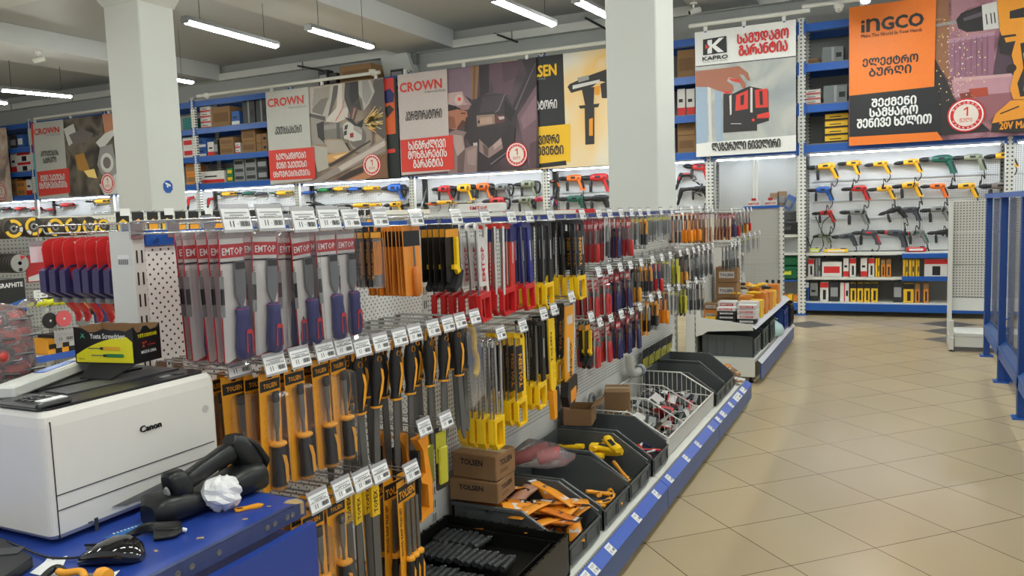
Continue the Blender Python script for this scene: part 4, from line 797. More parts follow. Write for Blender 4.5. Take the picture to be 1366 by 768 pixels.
# each prototype hangs from (0,0,0): x is thickness towards the aisle, y width, z down
cardw = mat('pack_card_white', (206, 202, 200), .5); packred = mat('pack_red', (186, 32, 40), .45); packor = mat('pack_orange', (236, 160, 36), .45); packblk = mat('pack_black', (26, 26, 27), .5); blade = mat('blade_steel', (126, 128, 130), .3, .75); hyel = mat('hacksaw_yellow', (245, 200, 24), .35)
def card(m, w_, h_, body, head=None, hh=.05, y=0, t_=.002):
    m.prism([(-w_/2, 0), (-.012, 0), (-.008, -.014), (.008, -.014), (.012, 0), (w_/2, 0), (w_/2, -h_+.006), (w_/2-.006, -h_), (-w_/2+.006, -h_), (-w_/2, -h_+.006)], (0, y, .012), Y_, Z_, X_, t_, body)
    if head: m.quad([(t_+.0004, y-w_/2+.002, -.004), (t_+.0004, y+w_/2-.002, -.004), (t_+.0004, y+w_/2-.002, -hh), (t_+.0004, y-w_/2+.002, -hh)][::-1], head)
def tx(m, s, x, y0, y1, z0, z1, mm, bold=.02): m.text(s, (x, y0, z0), Y_, Z_, y1-y0, z1-z0, mm, bold, 1)
def txv(m, s, x, y0, y1, z0, z1, mm, bold=.02):  # reads upwards
    m.text(s, (x, y1, z0), Z_, -Y_, z1-z0, y1-y0, mm, bold, 1)
# 1 red, white and navy chisel blister
t = proto('chisel', 'chisel_pack', 'chisel', 'red and navy chisel packs')
m = M(); W, Hh = .074, .285
card(m, W, Hh+.006, packred); m.quad([(.0025, -W/2, .0125), (.0025, W/2, .0125), (.0025, W/2, -.0045), (.0025, -W/2, -.0045)], mat('pack_clear_top', (168, 160, 162), .3)); m.quad([(.0026, -W/2+.002, -.004), (.0026, W/2-.002, -.004), (.0026, W/2-.003, -Hh+.016), (.0026, W/2-.03, -Hh+.018), (.0026, -W/2+.01, -Hh+.008), (.0026, -W/2+.002, -Hh+.01)], cardw); m.quad([(.003, -.034, -.016), (.003, .036, -.016), (.003, .036, -.046), (.003, -.034, -.046)][::-1], packred); m.box((.003, 0, -.056), (.001, .07, .004), packblk); m.box((.003, -.034, -.13), (.001, .012, .09), csilver); m.box((.0035, -.034, -.13), (.001, .011, .035), packblk); tx(m, 'EMTOP', .0034, -.029, .031, -.04, -.024, paper, .012); txv(m, 'EMTOP CHISEL', .003, -.036, -.03, -.15, -.07, ink, .0); m.build('card', t)
m = M(); m.prism([(-.004, -.055), (.024, -.055), (.024, -.13), (.014, -.155), (.008, -.155), (-.004, -.13)], (.008, .002, 0), Y_, Z_, X_, .005, blade); m.quad([(.0135, -.002, -.056), (.0135, .026, -.056), (.0135, .026, -.072), (.0135, -.002, -.072)], packblk); m.tube([(.011, .012, -.15), (.011, .013, -.175)], .004, blade, 6)
c = m.build('chisel_blade', t)
m = M(); m.loft([((.013, .013, z), X_, Y_, a*.8, a) for z, a in [(-.156, .013), (-.162, .0185), (-.18, .017), (-.21, .0195), (-.245, .022), (-.268, .02), (-.273, .012)]], navy, 10); m.loft([((.013, .013, z), X_, Y_, .013, .017) for z in (-.159, -.166)], red, 10); m.prism([(-.009, -.21), (-.006, -.205), (.006, -.205), (.009, -.21), (.011, -.255), (.007, -.258), (.007, -.215), (-.007, -.215), (-.007, -.258), (-.011, -.255)], (.0309, .013, 0), Y_, Z_, X_, .0006, packred); m.build('chisel_handle', t)
m = M(); m.box((.018, 0, -.138), (.032, W+.012, .3), film('blister_edge', (205, 198, 204), .04, .4), bev=.01); m.build('blister', t)
# 2 orange chisel blister
t = proto('wchisel', 'chisel_pack', 'chisel', 'orange chisel packs')
m = M(); card(m, .07, .28, packor, packblk, .03); tx(m, 'TOLSEN', .0028, -.022, .022, -.024, -.012, packor, .02)
for k in range(4): m.lathe([(.007, 0), (.007, .0004)], (.0026, -.018, -.08-.022*k), X_, packblk, 10); m.text(str(k+2), (.0032, -.0205, -.0835-.022*k), Y_, Z_, .005, .007, packor, .02, 1)
m.build('card', t)
m = M(); m.prism([(-.008, -.04), (.008, -.04), (.008, -.105), (.004, -.125), (-.004, -.125), (-.008, -.105)], (.01, .008, 0), Y_, Z_, X_, .004, blade); m.box((.012, .008, -.046), (.008, .019, .026), packblk, bev=.002); m.tube([(.012, .008, -.12), (.012, .008, -.155)], .004, blade, 6); m.build('chisel_blade', t)
m = M(); m.loft([((.014, .008, z), X_, Y_, a*.85, a) for z, a in [(-.152, .014), (-.156, .022), (-.161, .022), (-.165, .014)]], packor, 10); m.loft([((.014, .008, z), X_, Y_, a*.85, a) for z, a in [(-.163, .0145), (-.185, .0175), (-.225, .0155), (-.255, .0195), (-.26, .019)]], packblk, 10); m.loft([((.014, .008, z), X_, Y_, a*.85, a) for z, a in [(-.258, .0195), (-.265, .016)]], packor, 10)
m.prism([(-.008, -.18), (.006, -.186), (.012, -.21), (.013, -.25), (.003, -.252), (.001, -.21)], (.0308, .008, 0), Y_, Z_, X_, .001, packor); m.build('chisel_handle', t)
m = M(); m.box((.022, .004, -.15), (.038, .05, .235), clear, bev=.008); m.build('blister', t)
# 3 hand files hanging by the handle
t = proto('file', 'hand_file', 'file', 'files with black and yellow handles')
m = M(); m.loft([((0, 0, z), X_, Y_, a*.8, a) for z, a in [(.018, .008), (.01, .012), (-.006, .017), (-.035, .0215), (-.08, .0205), (-.115, .016), (-.138, .02)]], packblk, 10); m.loft([((0, 0, z), X_, Y_, .016, .0205) for z in (-.137, -.143)], packor, 10); m.lathe([(.009, 0), (.009, .004)], (.012, 0, -.006), X_, packor, 10)
m.prism([(-.002, -.03), (.009, -.036), (.014, -.06), (.006, -.1), (-.012, -.132), (-.006, -.1), (.004, -.065)], (.0176, .001, 0), Y_, Z_, X_, .001, packor); m.build('handle', t)
m = M(); m.prism([(-.013, -.14), (.013, -.14), (.0135, -.33), (.004, -.36), (-.004, -.36), (-.0135, -.33)], (-.0025, 0, 0), Y_, Z_, X_, .005, mat('file_steel', (112, 112, 110), .45, .6, var=.2, scale=400)); m.build('blade', t)
m = M(); m.box((0, 0, .02), (.006, .036, .03), packor, bev=.006); m.build('hang_tab', t)
# 4 hacksaws: frame bar on one side, blade on the other, D handle at the bottom
def saw(key, name, group, H_, tubecol, handcol, bladecol, cardcol=None, depth=.085, tube_r=.0055, flat=None):
    t = proto(key, name, 'saw', group); d = depth/2
    m = M(); 
    if flat:
        m.prism([(d-.03, -.0), (d+.002, .004), (d+.01, -.012), (d+.008, -H_*.72), (d-.026, -H_*.72)], (-.004, 0, 0), Y_, Z_, X_, .009, flat); m.prism([(-d, .012), (d-.01, .006), (d-.006, -.014), (-d, -.006)], (-.004, 0, 0), Y_, Z_, X_, .009, flat)
        m.box((.0056, d-.01, -H_*.3), (.001, .006, .08), cardw)
        if flat.name == 'saw_red': m.prism([(d-.031, .0), (d+.003, .005), (d+.011, -.012), (d+.0105, -.06), (d-.031, -.06)], (-.005, 0, 0), Y_, Z_, X_, .011, navy); m.tube([(.012, -d-.004, .0), (.012, -d-.004, -H_*.74)], .004, MATS['white_tube'], 6)
    else: m.tube(bez([(0, -d, -.012), (0, -d+.006, .008), (0, d-.012, .008), (0, d, -.012), (0, d, -.08), (0, d, -H_*.74)], 4), tube_r, tubecol, 8)
    m.build('frame', t)
    m = M(); m.box((0, -d, -H_*.37), (.0012, .012, H_*.72), bladecol); m.build('blade', t)
    z = -H_*.7; hb = -H_
    m = M(); out = [(-d-.008, z), (d+.006, z+.01), (d+.01, z-.03), (d+.006, hb+.012), (d-.014, hb), (-d+.012, hb+.006), (-d-.006, hb+.03)]; inn = [(-d+.006, z-.013), (d-.008, z-.01), (d-.006, hb+.017), (-d+.012, hb+.017), (-d+.005, hb+.034)]
    n = len(inn); o2 = [out[0], out[1], out[3], out[5], out[6]]
    for a0, a1, b1, b0 in [(out[0], out[1], inn[1], inn[0]), (out[1], out[3], inn[2], inn[1]), (out[3], out[5], inn[3], inn[2]), (out[5], out[6], inn[4], inn[3]), (out[6], out[0], inn[0], inn[4])]:
        m.prism([a0, a1, b1, b0], (-.009, 0, 0), Y_, Z_, X_, .018, handcol)
    m.build('handle', t)
    if cardcol:
        m = M(); m.box((.004, -.004, -H_*.36), (.003, depth*.72, H_*.5), cardcol[0])
        if cardcol[1]: txv(m, cardcol[1], .0062, -.016, .014, -H_*.56, -H_*.2, cardcol[2], .03)
        m.build('card', t)
saw('redsaw', 'hacksaw', 'red handled hacksaws', .34, mat('white_tube', (222, 220, 216), .4), red, blade, (cardw, 'EMTOP', packred))
saw('bluesaw', 'hacksaw', 'navy and red hacksaws', .34, cardw, red, blade, None, flat=mat('saw_red', (196, 52, 36), .4), depth=.1)
saw('navysaw', 'hacksaw', 'slim navy hacksaws', .34, cardw, red, blade, None, flat=mat('saw_navy', (28, 38, 120), .4))
saw('blacksaw', 'hacksaw', 'black hacksaws with yellow handles', .36, black, hyel, blade, flat=packblk)
saw('bladesaw', 'hacksaw', 'black and amber hacksaws with yellow handles', .36, black, hyel, blade, (packblk, 'TOLSEN', packor), flat=packblk)
saw('chromesaw', 'hacksaw', 'chrome hacksaws with yellow handles', .40, mat('bright_chrome', (196, 196, 194), .2, .95), hyel, blade, depth=.06, tube_r=.0065)
saw('yellowsaw', 'hacksaw', 'black and yellow hacksaws in the lower row', .36, black, hyel, blade, (packblk, 'TOLSEN', packor), flat=hyel, depth=.07)
# 5 mini saw
t = proto('minisaw', 'mini_hacksaw', 'saw', 'yellow mini saws in black packs')
m = M(); card(m, .08, .19, packblk, packor, .03); m.build('card', t)
m = M(); m.prism([(.0, -.03), (.014, -.03), (.016, -.13), (.03, -.16), (.02, -.175), (-.005, -.135), (-.018, -.135), (-.018, -.12), (.0, -.12)], (.006, 0, 0), Y_, Z_, X_, .012, hyel); m.prism([(.008, -.15), (.032, -.14), (.02, -.185), (-.02, -.21), (-.026, -.195)], (.004, 0, 0), Y_, Z_, X_, .018, packblk); m.build('saw', t)
# 6 generic packs
def pack(key, name, cat, group, w_, h_, body, head=None, hh=.04, item=None, itemcol=None, text=None, tcol=None, vtext=None, cl=True, thick=.014):
    t = proto(key, name, cat, group); m = M(); card(m, w_, h_, body, head, hh)
    if text: tx(m, text, .003, -w_*.4, w_*.4, -hh*.8, -hh*.35, tcol or paper, .03)
    if vtext: txv(m, vtext, .003, -w_*.44, -w_*.44+.01, -h_*.8, -h_*.3, tcol or ink)
    m.build('card', t)
    if item:
        m = M()
        if item == 'knife': m.box((.01, 0, -h_*.3), (.012, w_*.5, h_*.4), itemcol, bev=.005); m.box((.01, 0, -h_*.65), (.012, w_*.56, h_*.34), packblk, bev=.005)
        elif item == 'pliers':
            for s in (-1, 1): m.tube(bez([(.01, -s*.006, -hh-.005), (.01, s*.002, -h_*.42), (.012, s*w_*.28, -h_*.6), (.012, s*w_*.24, -h_*.95)], 4), [.005]*5+[.008]*8, itemcol, 6)
            m.box((.01, 0, -h_*.36), (.012, .022, .03), blade, bev=.005)
        elif item == 'driver': m.tube([(.01, 0, -hh), (.01, 0, -h_*.55)], .003, blade, 6); m.loft([((.012, 0, -h_*k), X_, Y_, a, a) for k, a in [(.53, .007), (.58, .012), (.75, .013), (.93, .012), (.96, .007)]], itemcol, 8)
        elif item == 'blades':
            for k in range(5): m.box((.006, -w_*.3+k*w_*.15, -h_*.45), (.002, w_*.08, h_*.55), itemcol)
        elif item == 'scissors':
            for s in (-1, 1):
                m.prism([(0, -hh), (s*.006, -hh-.002), (s*.01, -h_*.5), (-s*.004, -h_*.5)], (.006, 0, 0), Y_, Z_, X_, .003, blade); m.tube([(.01, s*(.012+.01*math.cos(a)), -h_*.74+h_*.2*math.sin(a)) for a in [k*math.pi/4 for k in range(9)]], .004, itemcol, 5)
        elif item == 'brush': m.box((.008, 0, -h_*.3), (.01, w_*.7, h_*.3), itemcol, bev=.003); m.tube([(.01, 0, -h_*.45), (.01, 0, -h_*.95)], .008, mat('pale_wood', (206, 160, 110), .6), 6)
        else: m.box((.008, 0, -h_*.55), (.013, w_*.7, h_*.6), itemcol, bev=.004)
        m.build({'knife': 'knife', 'pliers': 'pliers', 'driver': 'screwdriver', 'blades': 'blades', 'scissors': 'scissors', 'brush': 'brush'}.get(item, 'contents'), t)
    if cl: m = M(); m.box((thick*.5+.003, 0, -h_*.5-hh*.3), (thick, w_*.94, h_-hh-.01), clear, bev=.004); m.build('blister', t)
amber = mat('amber_sleeve', (222, 140, 56), .3); pinky = mat('pink_card', (190, 150, 152), .5); dkred = mat('dark_red_card', (122, 38, 44), .5); clg = film('clear_grey_pack', (120, 122, 124), .5); ygreen = mat('yellow_green', (190, 184, 50), .4); cream = mat('cream_card', (206, 196, 170), .6)
pack('bladepack', 'saw_blade_pack', 'saw blades', 'amber saw blade packs', .052, .17, packblk, packor, .02, 'blades', amber, vtext='TOLSEN', tcol=packor)
pack('brushpack', 'fret_saw_pack', 'pack', 'amber sleeves with black headers', .085, .21, amber, packblk, .05, 'driver', mat('amber_handle', (206, 120, 46), .35), cl=False)
pack('redknife', 'driver_pack', 'pack', 'red tool packs', .06, .21, dkred, packred, .05, 'driver', red, text='EMTOP')
pack('navypliers', 'pliers_pack', 'pliers', 'red and navy pliers packs', .065, .21, dkred, packred, .04, 'pliers', navy, text='EMTOP')
pack('redpliers', 'pliers_pack', 'pliers', 'red pliers packs', .065, .2, cardw, packred, .04, 'pliers', red, text='EMTOP')
pack('whitepack', 'knife_pack', 'pack', 'white and steel packs', .055, .22, cardw, None, .03, 'knife', csilver)
pack('orangeknife', 'utility_knife_pack', 'knife', 'orange knife packs', .05, .19, packblk, packor, .03, 'knife', packor)
pack('greypack', 'clear_tool_pack', 'pack', 'clear grey packs', .055, .16, clg, ygreen, .02, 'blades', csilver)
pack('ambersleeve', 'screwdriver_pack', 'screwdriver', 'amber screwdriver sleeves', .05, .2, amber, packblk, .04, 'driver', orange, cl=False)
pack('pinkpack', 'brush_pack', 'pack', 'dusky pink packs', .06, .23, dkred, pinky, .12, 'brush', cream, cl=False)
pack('darkscissors', 'scissors_pack', 'scissors', 'dark scissors packs', .07, .2, clg, packblk, .03, 'scissors', packblk)
pack('yellowpack', 'yellow_tool_pack', 'pack', 'yellow green packs', .06, .2, packblk, ygreen, .1, 'box', ygreen, cl=False)
pack('darkorange', 'trowel_pack', 'pack', 'black and orange packs', .06, .2, packblk, packblk, .02, 'driver', packor, vtext='TOLSEN', tcol=packor)
pack('orangegrey', 'putty_knife_pack', 'pack', 'orange and grey packs', .06, .2, packor, cardw, .06, 'knife', csilver, cl=False)
pack('bluered', 'driver_pack', 'screwdriver', 'navy and red driver packs', .04, .18, navy, packred, .05, 'driver', red, cl=False)
# orange rasp set with three files (lower row) and flat files with yellow header
t = proto('fileset', 'file_set_pack', 'files', 'three file sets in orange packs')
m = M(); card(m, .105, .33, packor, packblk, .045); tx(m, 'TOLSEN', .003, -.045, .045, -.04, -.016, packor, .03); txv(m, 'WOOD RASP FILES SET', .003, -.047, -.035, -.2, -.06, ink); m.build('card', t)
for k in range(3):
    y = -.015+.028*k; m = M(); m.box((.01, y, -.13), (.005, .016, .16), MATS['file_steel']); m.loft([((.012, y, z), X_, Y_, a, a) for z, a in [(-.205, .01), (-.21, .0145), (-.218, .0145), (-.22, .01)]], packor, 8); m.loft([((.012, y, z), X_, Y_, a, a) for z, a in [(-.22, .01), (-.25, .0135), (-.3, .012), (-.318, .008)]], packblk, 8)
    m.prism([(-.002, -.235), (.006, -.25), (.002, -.3), (-.006, -.285)], (.0245, y, 0), Y_, Z_, X_, .001, packor); m.build('file', t)
t = proto('flatfile', 'flat_file', 'file', 'long flat files with yellow sleeves')
m = M(); m.prism([(-.013, .012), (.013, .012), (.013, -.3), (.005, -.33), (-.005, -.33), (-.013, -.3)], (-.002, 0, 0), Y_, Z_, X_, .005, MATS['file_steel']); m.build('blade', t)
m = M(); m.box((.0005, 0, -.04), (.009, .03, .09), hyel); txv(m, 'TOPEX', .0055, -.008, .008, -.075, -.015, ink); m.build('sleeve', t)
# orange hand planer saw
t = proto('surform', 'rasp_plane', 'rasp', 'orange rasp planes')
m = M(); m.prism([(-.022, 0), (.03, .004), (.036, -.02), (.026, -.045), (.03, -.06), (.05, -.14), (.052, -.24), (-.014, -.255), (-.016, -.235), (.03, -.222), (.026, -.15), (-.006, -.135), (-.008, -.12), (.016, -.112), (.006, -.04), (-.008, -.02)], (-.014, 0, 0), Y_, Z_, X_, .028, orange); m.build('body', t)
m = M(); m.box((0, -.018, -.14), (.03, .012, .21), packblk); m.build('rasp_blade', t)
# INGCO jigsaw-like pruning saw in clear wrap
t = proto('ingcosaw', 'pruning_saw_pack', 'saw', 'orange wrapped saw')
m = M(); m.T = Matrix.Diagonal((1.2, 1.5, 1.28, 1)); m.prism([(-.03, 0), (.045, -.004), (.048, -.05), (.03, -.26), (-.035, -.27), (-.04, -.2)], (0, 0, 0), Y_, Z_, X_, .006, packor); txv(m, 'INGCO', .0066, .0, .022, -.25, -.13, ink, .03); m.box((.0064, -.012, -.17), (.001, .02, .12), cardw); m.box((.0064, .005, -.05), (.001, .05, .03), cardw); m.build('sleeve', t)
m = M(); m.T = Matrix.Diagonal((1.2, 1.5, 1.28, 1)); m.tube([(.003, .05, .0), (.003, .056, -.1), (.003, .036, -.27)], .004, cardw, 6); m.build('frame', t)
m = M(); m.T = Matrix.Diagonal((1.2, 1.5, 1.28, 1)); m.prism([(-.04, -.26), (.045, -.25), (.05, -.3), (.02, -.345), (-.03, -.35), (-.05, -.31)], (-.012, 0, 0), Y_, Z_, X_, .03, packblk); m.prism([(-.022, -.295), (.03, -.288), (.03, -.33), (-.02, -.338)], (-.014, 0, 0), Y_, Z_, X_, .034, orange); m.build('handle', t)
t = proto('tolsensaw', 'folding_saw_pack', 'saw', 'yellow TOLSEN saw'); t['group'] = 'yellow wrapped saw'
m = M(); m.T = Matrix.Diagonal((1.2, 1.35, 1.15, 1)); m.prism([(-.022, 0), (.022, -.002), (.02, -.25), (.004, -.275), (-.018, -.26)], (0, 0, 0), Y_, Z_, X_, .006, hyel); txv(m, 'TOLSEN', .0066, -.014, -.002, -.16, -.05, packblk, .03)
for k in range(4): m.lathe([(.009, 0), (.009, .0006)], (.0064, .008, -.12-.03*k), X_, packblk, 10)
m.build('sleeve', t); m = M(); m.T = Matrix.Diagonal((1.2, 1.35, 1.15, 1)); m.prism([(-.02, -.265), (.01, -.268), (.006, -.37), (-.012, -.375)], (-.008, 0, 0), Y_, Z_, X_, .02, packor); m.prism([(.01, -.268), (.03, -.26), (.04, -.33), (.012, -.36)], (-.006, 0, 0), Y_, Z_, X_, .016, packblk); m.build('handle', t)
t = proto('yellowhandle', 'pruning_saw', 'saw', 'yellow handled saw in clear bag')
m = M(); m.tube(bez([(0, .0, .01), (0, .02, -.02), (0, .02, -.08), (0, .034, -.11), (0, .03, -.15), (0, .008, -.165)], 4), [.012]*21, hyel, 8)
for k in range(4): m.box((0, .012, -.01-.02*k), (.02, .02, .008), hyel)
m.build('handle', t); m = M(); m.prism([(-.03, -.02), (.0, -.02), (.012, -.22), (-.02, -.25)], (-.001, 0, 0), Y_, Z_, X_, .002, blade); m.build('blade', t); m = M(); m.prism([(-.05, .01), (.05, .01), (.06, -.24), (-.04, -.27)], (-.012, 0, 0), Y_, Z_, X_, .024, clear); m.build('bag', t)
random.seed(11)
T1, T2, T3 = 'top row', 'middle row', 'low row'
CH = 'red and navy chisel blister'
load(T1, 1.31, 1.497, [('chisel', 5, .034, CH)], tilt=.05); load(T1, 1.415, 1.497, [('chisel', 4, .036, CH)], tilt=.04); load(T1, 1.53, 1.49, [('chisel', 3, .032, CH)], tilt=.06); load(T1, 1.625, 1.492, [('chisel', 2, .03, CH)]); load(T1, 1.715, 1.492, [('chisel', 3, .026, CH)])
load(T1, 1.845, 1.492, [('bladepack', 5, .02, 'amber blade pack')]); load(T1, 2.03, 1.49, [('brushpack', 11, .0135, 'amber sleeve')], tilt=.01); load(T1, 2.27, 1.488, [('minisaw', 5, .024, 'yellow mini saw')])
load(T1, 2.47, 1.485, [('redsaw', 6, .034, 'red handled hacksaw')]); load(T1, 2.68, 1.482, [('bluesaw', 4, .036, 'navy and red hacksaw')]); load(T1, 2.84, 1.482, [('navysaw', 3, .03, 'slim navy hacksaw')]); load(T1, 3.05, 1.482, [('blacksaw', 7, .026, 'black hacksaw')]); load(T1, 3.42, 1.48, [('bladesaw', 3, .03, 'amber hacksaw'), ('blacksaw', 4, .026, 'black hacksaw')])
load(T1, 3.64, 1.48, [('redknife', 5, .028, 'red driver pack')]); load(T1, 3.8, 1.48, [('whitepack', 1, .03, 'white knife pack'), ('redknife', 4, .03, 'red driver pack')]); load(T1, 3.98, 1.48, [('navypliers', 5, .03, 'navy pliers pack')]); load(T1, 4.16, 1.48, [('redknife', 4, .03, 'dark red pack')]); load(T1, 4.32, 1.478, [('greypack', 4, .03, 'grey pack')]); load(T1, 4.48, 1.478, [('orangeknife', 3, .03, 'orange knife')])
load(T1, 4.75, 1.478, [('greypack', 5, .03, 'grey pack')]); load(T1, 5.0, 1.478, [('greypack', 5, .03, 'grey pack')]); load(T1, 5.25, 1.478, [('whitepack', 3, .03, 'steel pack'), ('greypack', 2, .03, 'grey pack')]); load(T1, 5.55, 1.478, [('ambersleeve', 6, .03, 'amber screwdriver')]); load(T1, 5.8, 1.478, [('ambersleeve', 5, .03, 'amber screwdriver')])
load(T1, 6.05, 1.478, [('pinkpack', 6, .03, 'pink pack')]); load(T1, 6.22, 1.478, [('pinkpack', 6, .03, 'pink pack')])
WC = 'orange chisel pack'; FI = 'black handled file'
load(T2, 1.352, 1.165, [('wchisel', 2, .06, WC)], L=.8); load(T2, 1.4, 1.165, [('wchisel', 3, .045, WC)]); load(T2, 1.487, 1.165, [('wchisel', 3, .035, WC)]); load(T2, 1.58, 1.165, [('wchisel', 2, .035, WC)]); load(T2, 1.655, 1.165, [('wchisel', 2, .035, WC)])
for y, n in ((1.735, 3), (1.82, 3), (1.915, 3), (1.995, 2), (2.1, 2), (2.19, 3), (2.27, 3)): load(T2, y, 1.14, [('file', n, .05, FI)], hz=.02, tilt=.06)
load(T2, 2.37, 1.14, [('yellowhandle', 1, .03, 'yellow handled saw in a clear bag'), ('file', 2, .04, FI)], hz=.02)
load(T2, 2.56, 1.06, [('chromesaw', 8, .022, 'chrome hacksaw')], hz=.016); load(T2, 2.75, 1.06, [('yellowsaw', 5, .03, 'black and yellow hacksaw')], hz=.016); load(T2, 2.95, 1.08, [('blacksaw', 4, .03, 'black hacksaw')], hz=.016); load(T2, 3.06, 1.085, [('tolsensaw', 1, .03, 'yellow wrapped saw'), ('blacksaw', 2, .03, 'black hacksaw')], hz=.016); load(T2, 3.26, 1.115, [('ingcosaw', 1, .04, 'orange wrapped saw'), ('bladesaw', 2, .03, 'dark saw')], hz=.016)
NP = 'navy pliers'; RP = 'red pliers'
load(T2, 3.62, 1.2, [('redpliers', 5, .03, RP)]); load(T2, 3.78, 1.2, [('redpliers', 3, .03, RP)]); load(T2, 3.95, 1.2, [('navypliers', 5, .03, NP)]); load(T2, 4.12, 1.2, [('navypliers', 5, .03, NP)]); load(T2, 4.32, 1.2, [('darkorange', 5, .03, 'black and orange pack')]); load(T2, 4.55, 1.2, [('orangeknife', 4, .03, 'orange knife')]); load(T2, 4.75, 1.2, [('bluered', 3, .03, 'navy driver'), ('greypack', 2, .03, 'grey pack')]); load(T2, 4.95, 1.2, [('greypack', 5, .03, 'grey pack')])
load(T2, 5.2, 1.2, [('yellowpack', 4, .035, 'yellow green pack')]); load(T2, 5.4, 1.2, [('darkorange', 3, .03, 'black and orange pack')])
for y in (5.58, 5.74, 5.9, 6.06, 6.22): load(T2, y, 1.2, [('darkscissors', 4, .035, 'dark scissors pack')])
load(T3, 1.352, .845, [('wchisel', 3, .04, WC)], L=.72); load(T3, 1.45, .83, [('wchisel', 3, .04, WC)], L=1.2); load(T3, 1.54, .83, [('wchisel', 3, .04, WC)], L=1.2); load(T3, 1.62, .825, [('flatfile', 4, .03, 'flat file')], L=1.2); load(T3, 1.7, .82, [('flatfile', 4, .03, 'flat file')], L=1.2); load(T3, 1.83, .785, [('fileset', 4, .04, 'orange file set')], L=1.24)
load(T3, 1.975, .87, [('surform', 3, .07, 'orange rasp plane')], L=1.1); load(T3, 2.1, .86, [('yellowpack', 2, .05, 'yellow card pack')], L=1.1)
load(T3, 3.62, .96, [('redpliers', 4, .03, RP)]); load(T3, 3.78, .96, [('redpliers', 4, .03, RP)]); load(T3, 3.95, .955, [('navypliers', 5, .03, NP)]); load(T3, 4.12, .955, [('navypliers', 5, .03, NP)]); load(T3, 4.28, .955, [('navypliers', 5, .03, NP)]); load(T3, 4.5, .98, [('orangegrey', 4, .03, 'orange and grey pack')]); load(T3, 4.68, .98, [('orangeknife', 3, .03, 'orange knife')]); load(T3, 4.9, 1.0, [('ambersleeve', 4, .03, 'amber screwdriver')])
load(T3, 5.15, .98, [('greypack', 4, .03, 'grey pack')]); load(T3, 5.4, .98, [('yellowpack', 3, .03, 'yellow green pack')]); load(T3, 5.65, .98, [('whitepack', 4, .03, 'steel pack')]); load(T3, 5.9, .96, [('darkscissors', 4, .03, 'dark scissors pack')])
load(T3, 3.5, 1.0, [('minisaw', 2, .03, 'small yellow saw')])
# ------------------------------------------------------------------ bins, basket and cartons on the gondola base
BZ = .2
binm = mat('storage_bin_grey', (84, 88, 88), .4, var=.08)
def open_bin(y0, y1, label, hb=.205, hf=.085, xb=-1.585, xf=-1.1, col=None, z=BZ, wall=.006, name='storage_bin', slots=True, group='grey open fronted bins on the gondola base'):
    col = col or binm; t = thing(name, label, 'bin', (xb, y0, z), 0, group); W = y1-y0; D = xf-xb
    prof = [(0, hb), (D*.62, hb), (D-.02, hf+.02), (D, hf), (D, 0), (.03, 0), (0, .03)]
    m = M(); m.box((D/2+.01, W/2, .004), (D-.03, W-.01, .008), col); m.build('bottom', t)
    for yy in (0, W-wall):
        m = M(); m.prism(prof, (0, yy, 0), X_, Z_, Y_, wall, col)
        s = -1 if yy == 0 else 1; y2 = 0 if yy == 0 else W
        m.box((D*.31, y2+s*.003, hb-.006), (D*.62, .012, .012), col); m.bar((D*.62, y2+s*.003, hb-.004), (D-.008, y2+s*.003, hf+.012), .012, .012, col)
        for k in range(4): m.box((D*(.12+.17*k), y2+s*.002, hb*.42), (.006, .006, hb*.8), col)
        m.build('side_panel', t)
    m = M(); m.box((.004, W/2, hb/2), (.008, W, hb), col); m.build('back_panel', t)
    m = M(); m.box((D-.004, W/2, hf/2), (.008, W, hf), col); m.box((D, W/2, hf-.004), (.014, W, .008), col)
    if slots:
        for k in (.27, .73):
            for zz in (.18, .82): m.box((D+.003, W*k, hf*zz), (.008, W*.4, .005), col)
            for dk in (-.2, .2): m.box((D+.003, W*(k+dk), hf*.5), (.008, .005, hf*.66), col)
    m.build('front_lip', t); return t
# black divided crate
t = thing('divided_crate', 'black divided crate nearest on the gondola base', 'crate', (-1.6, 1.93, BZ)); cb = mat('crate_black', (20, 20, 17), .35)
CRW, CRD, CRH = .69, .52, .155
m = M(); m.box((CRD/2, CRW/2, .005), (CRD, CRW, .01), cb); m.build('bottom', t)
for c_, d_ in (((CRD/2, .005, CRH/2), (CRD, .01, CRH)), ((CRD/2, CRW-.005, CRH/2), (CRD, .01, CRH)), ((.005, CRW/2, CRH/2), (.01, CRW, CRH)), ((CRD-.005, CRW/2, CRH/2), (.01, CRW, CRH))):
    m = M(); m.box(c_, d_, cb)
    n = 14
    for k in range(n): 
        u = (k+.5)/n
        m.box((c_[0]+(u-.5)*d_[0] if d_[0] > d_[1] else c_[0], c_[1]+(u-.5)*d_[1] if d_[1] > d_[0] else c_[1], CRH+.002), (.008, .008, .004), cb)
    m.build('side_wall', t)
for y in (.13, .66): m = M(); m.box((CRD/2, y, CRH*.42), (CRD-.02, .006, CRH*.84), cb); m.build('divider', t)
for x in (.46,): m = M(); m.box((x, CRW/2, CRH*.4), (.006, CRW-.02, CRH*.8), cb); m.build('divider', t)
bitm = mat('black_rubber_grip', (44, 46, 48), .55)
k = 0
g0 = None
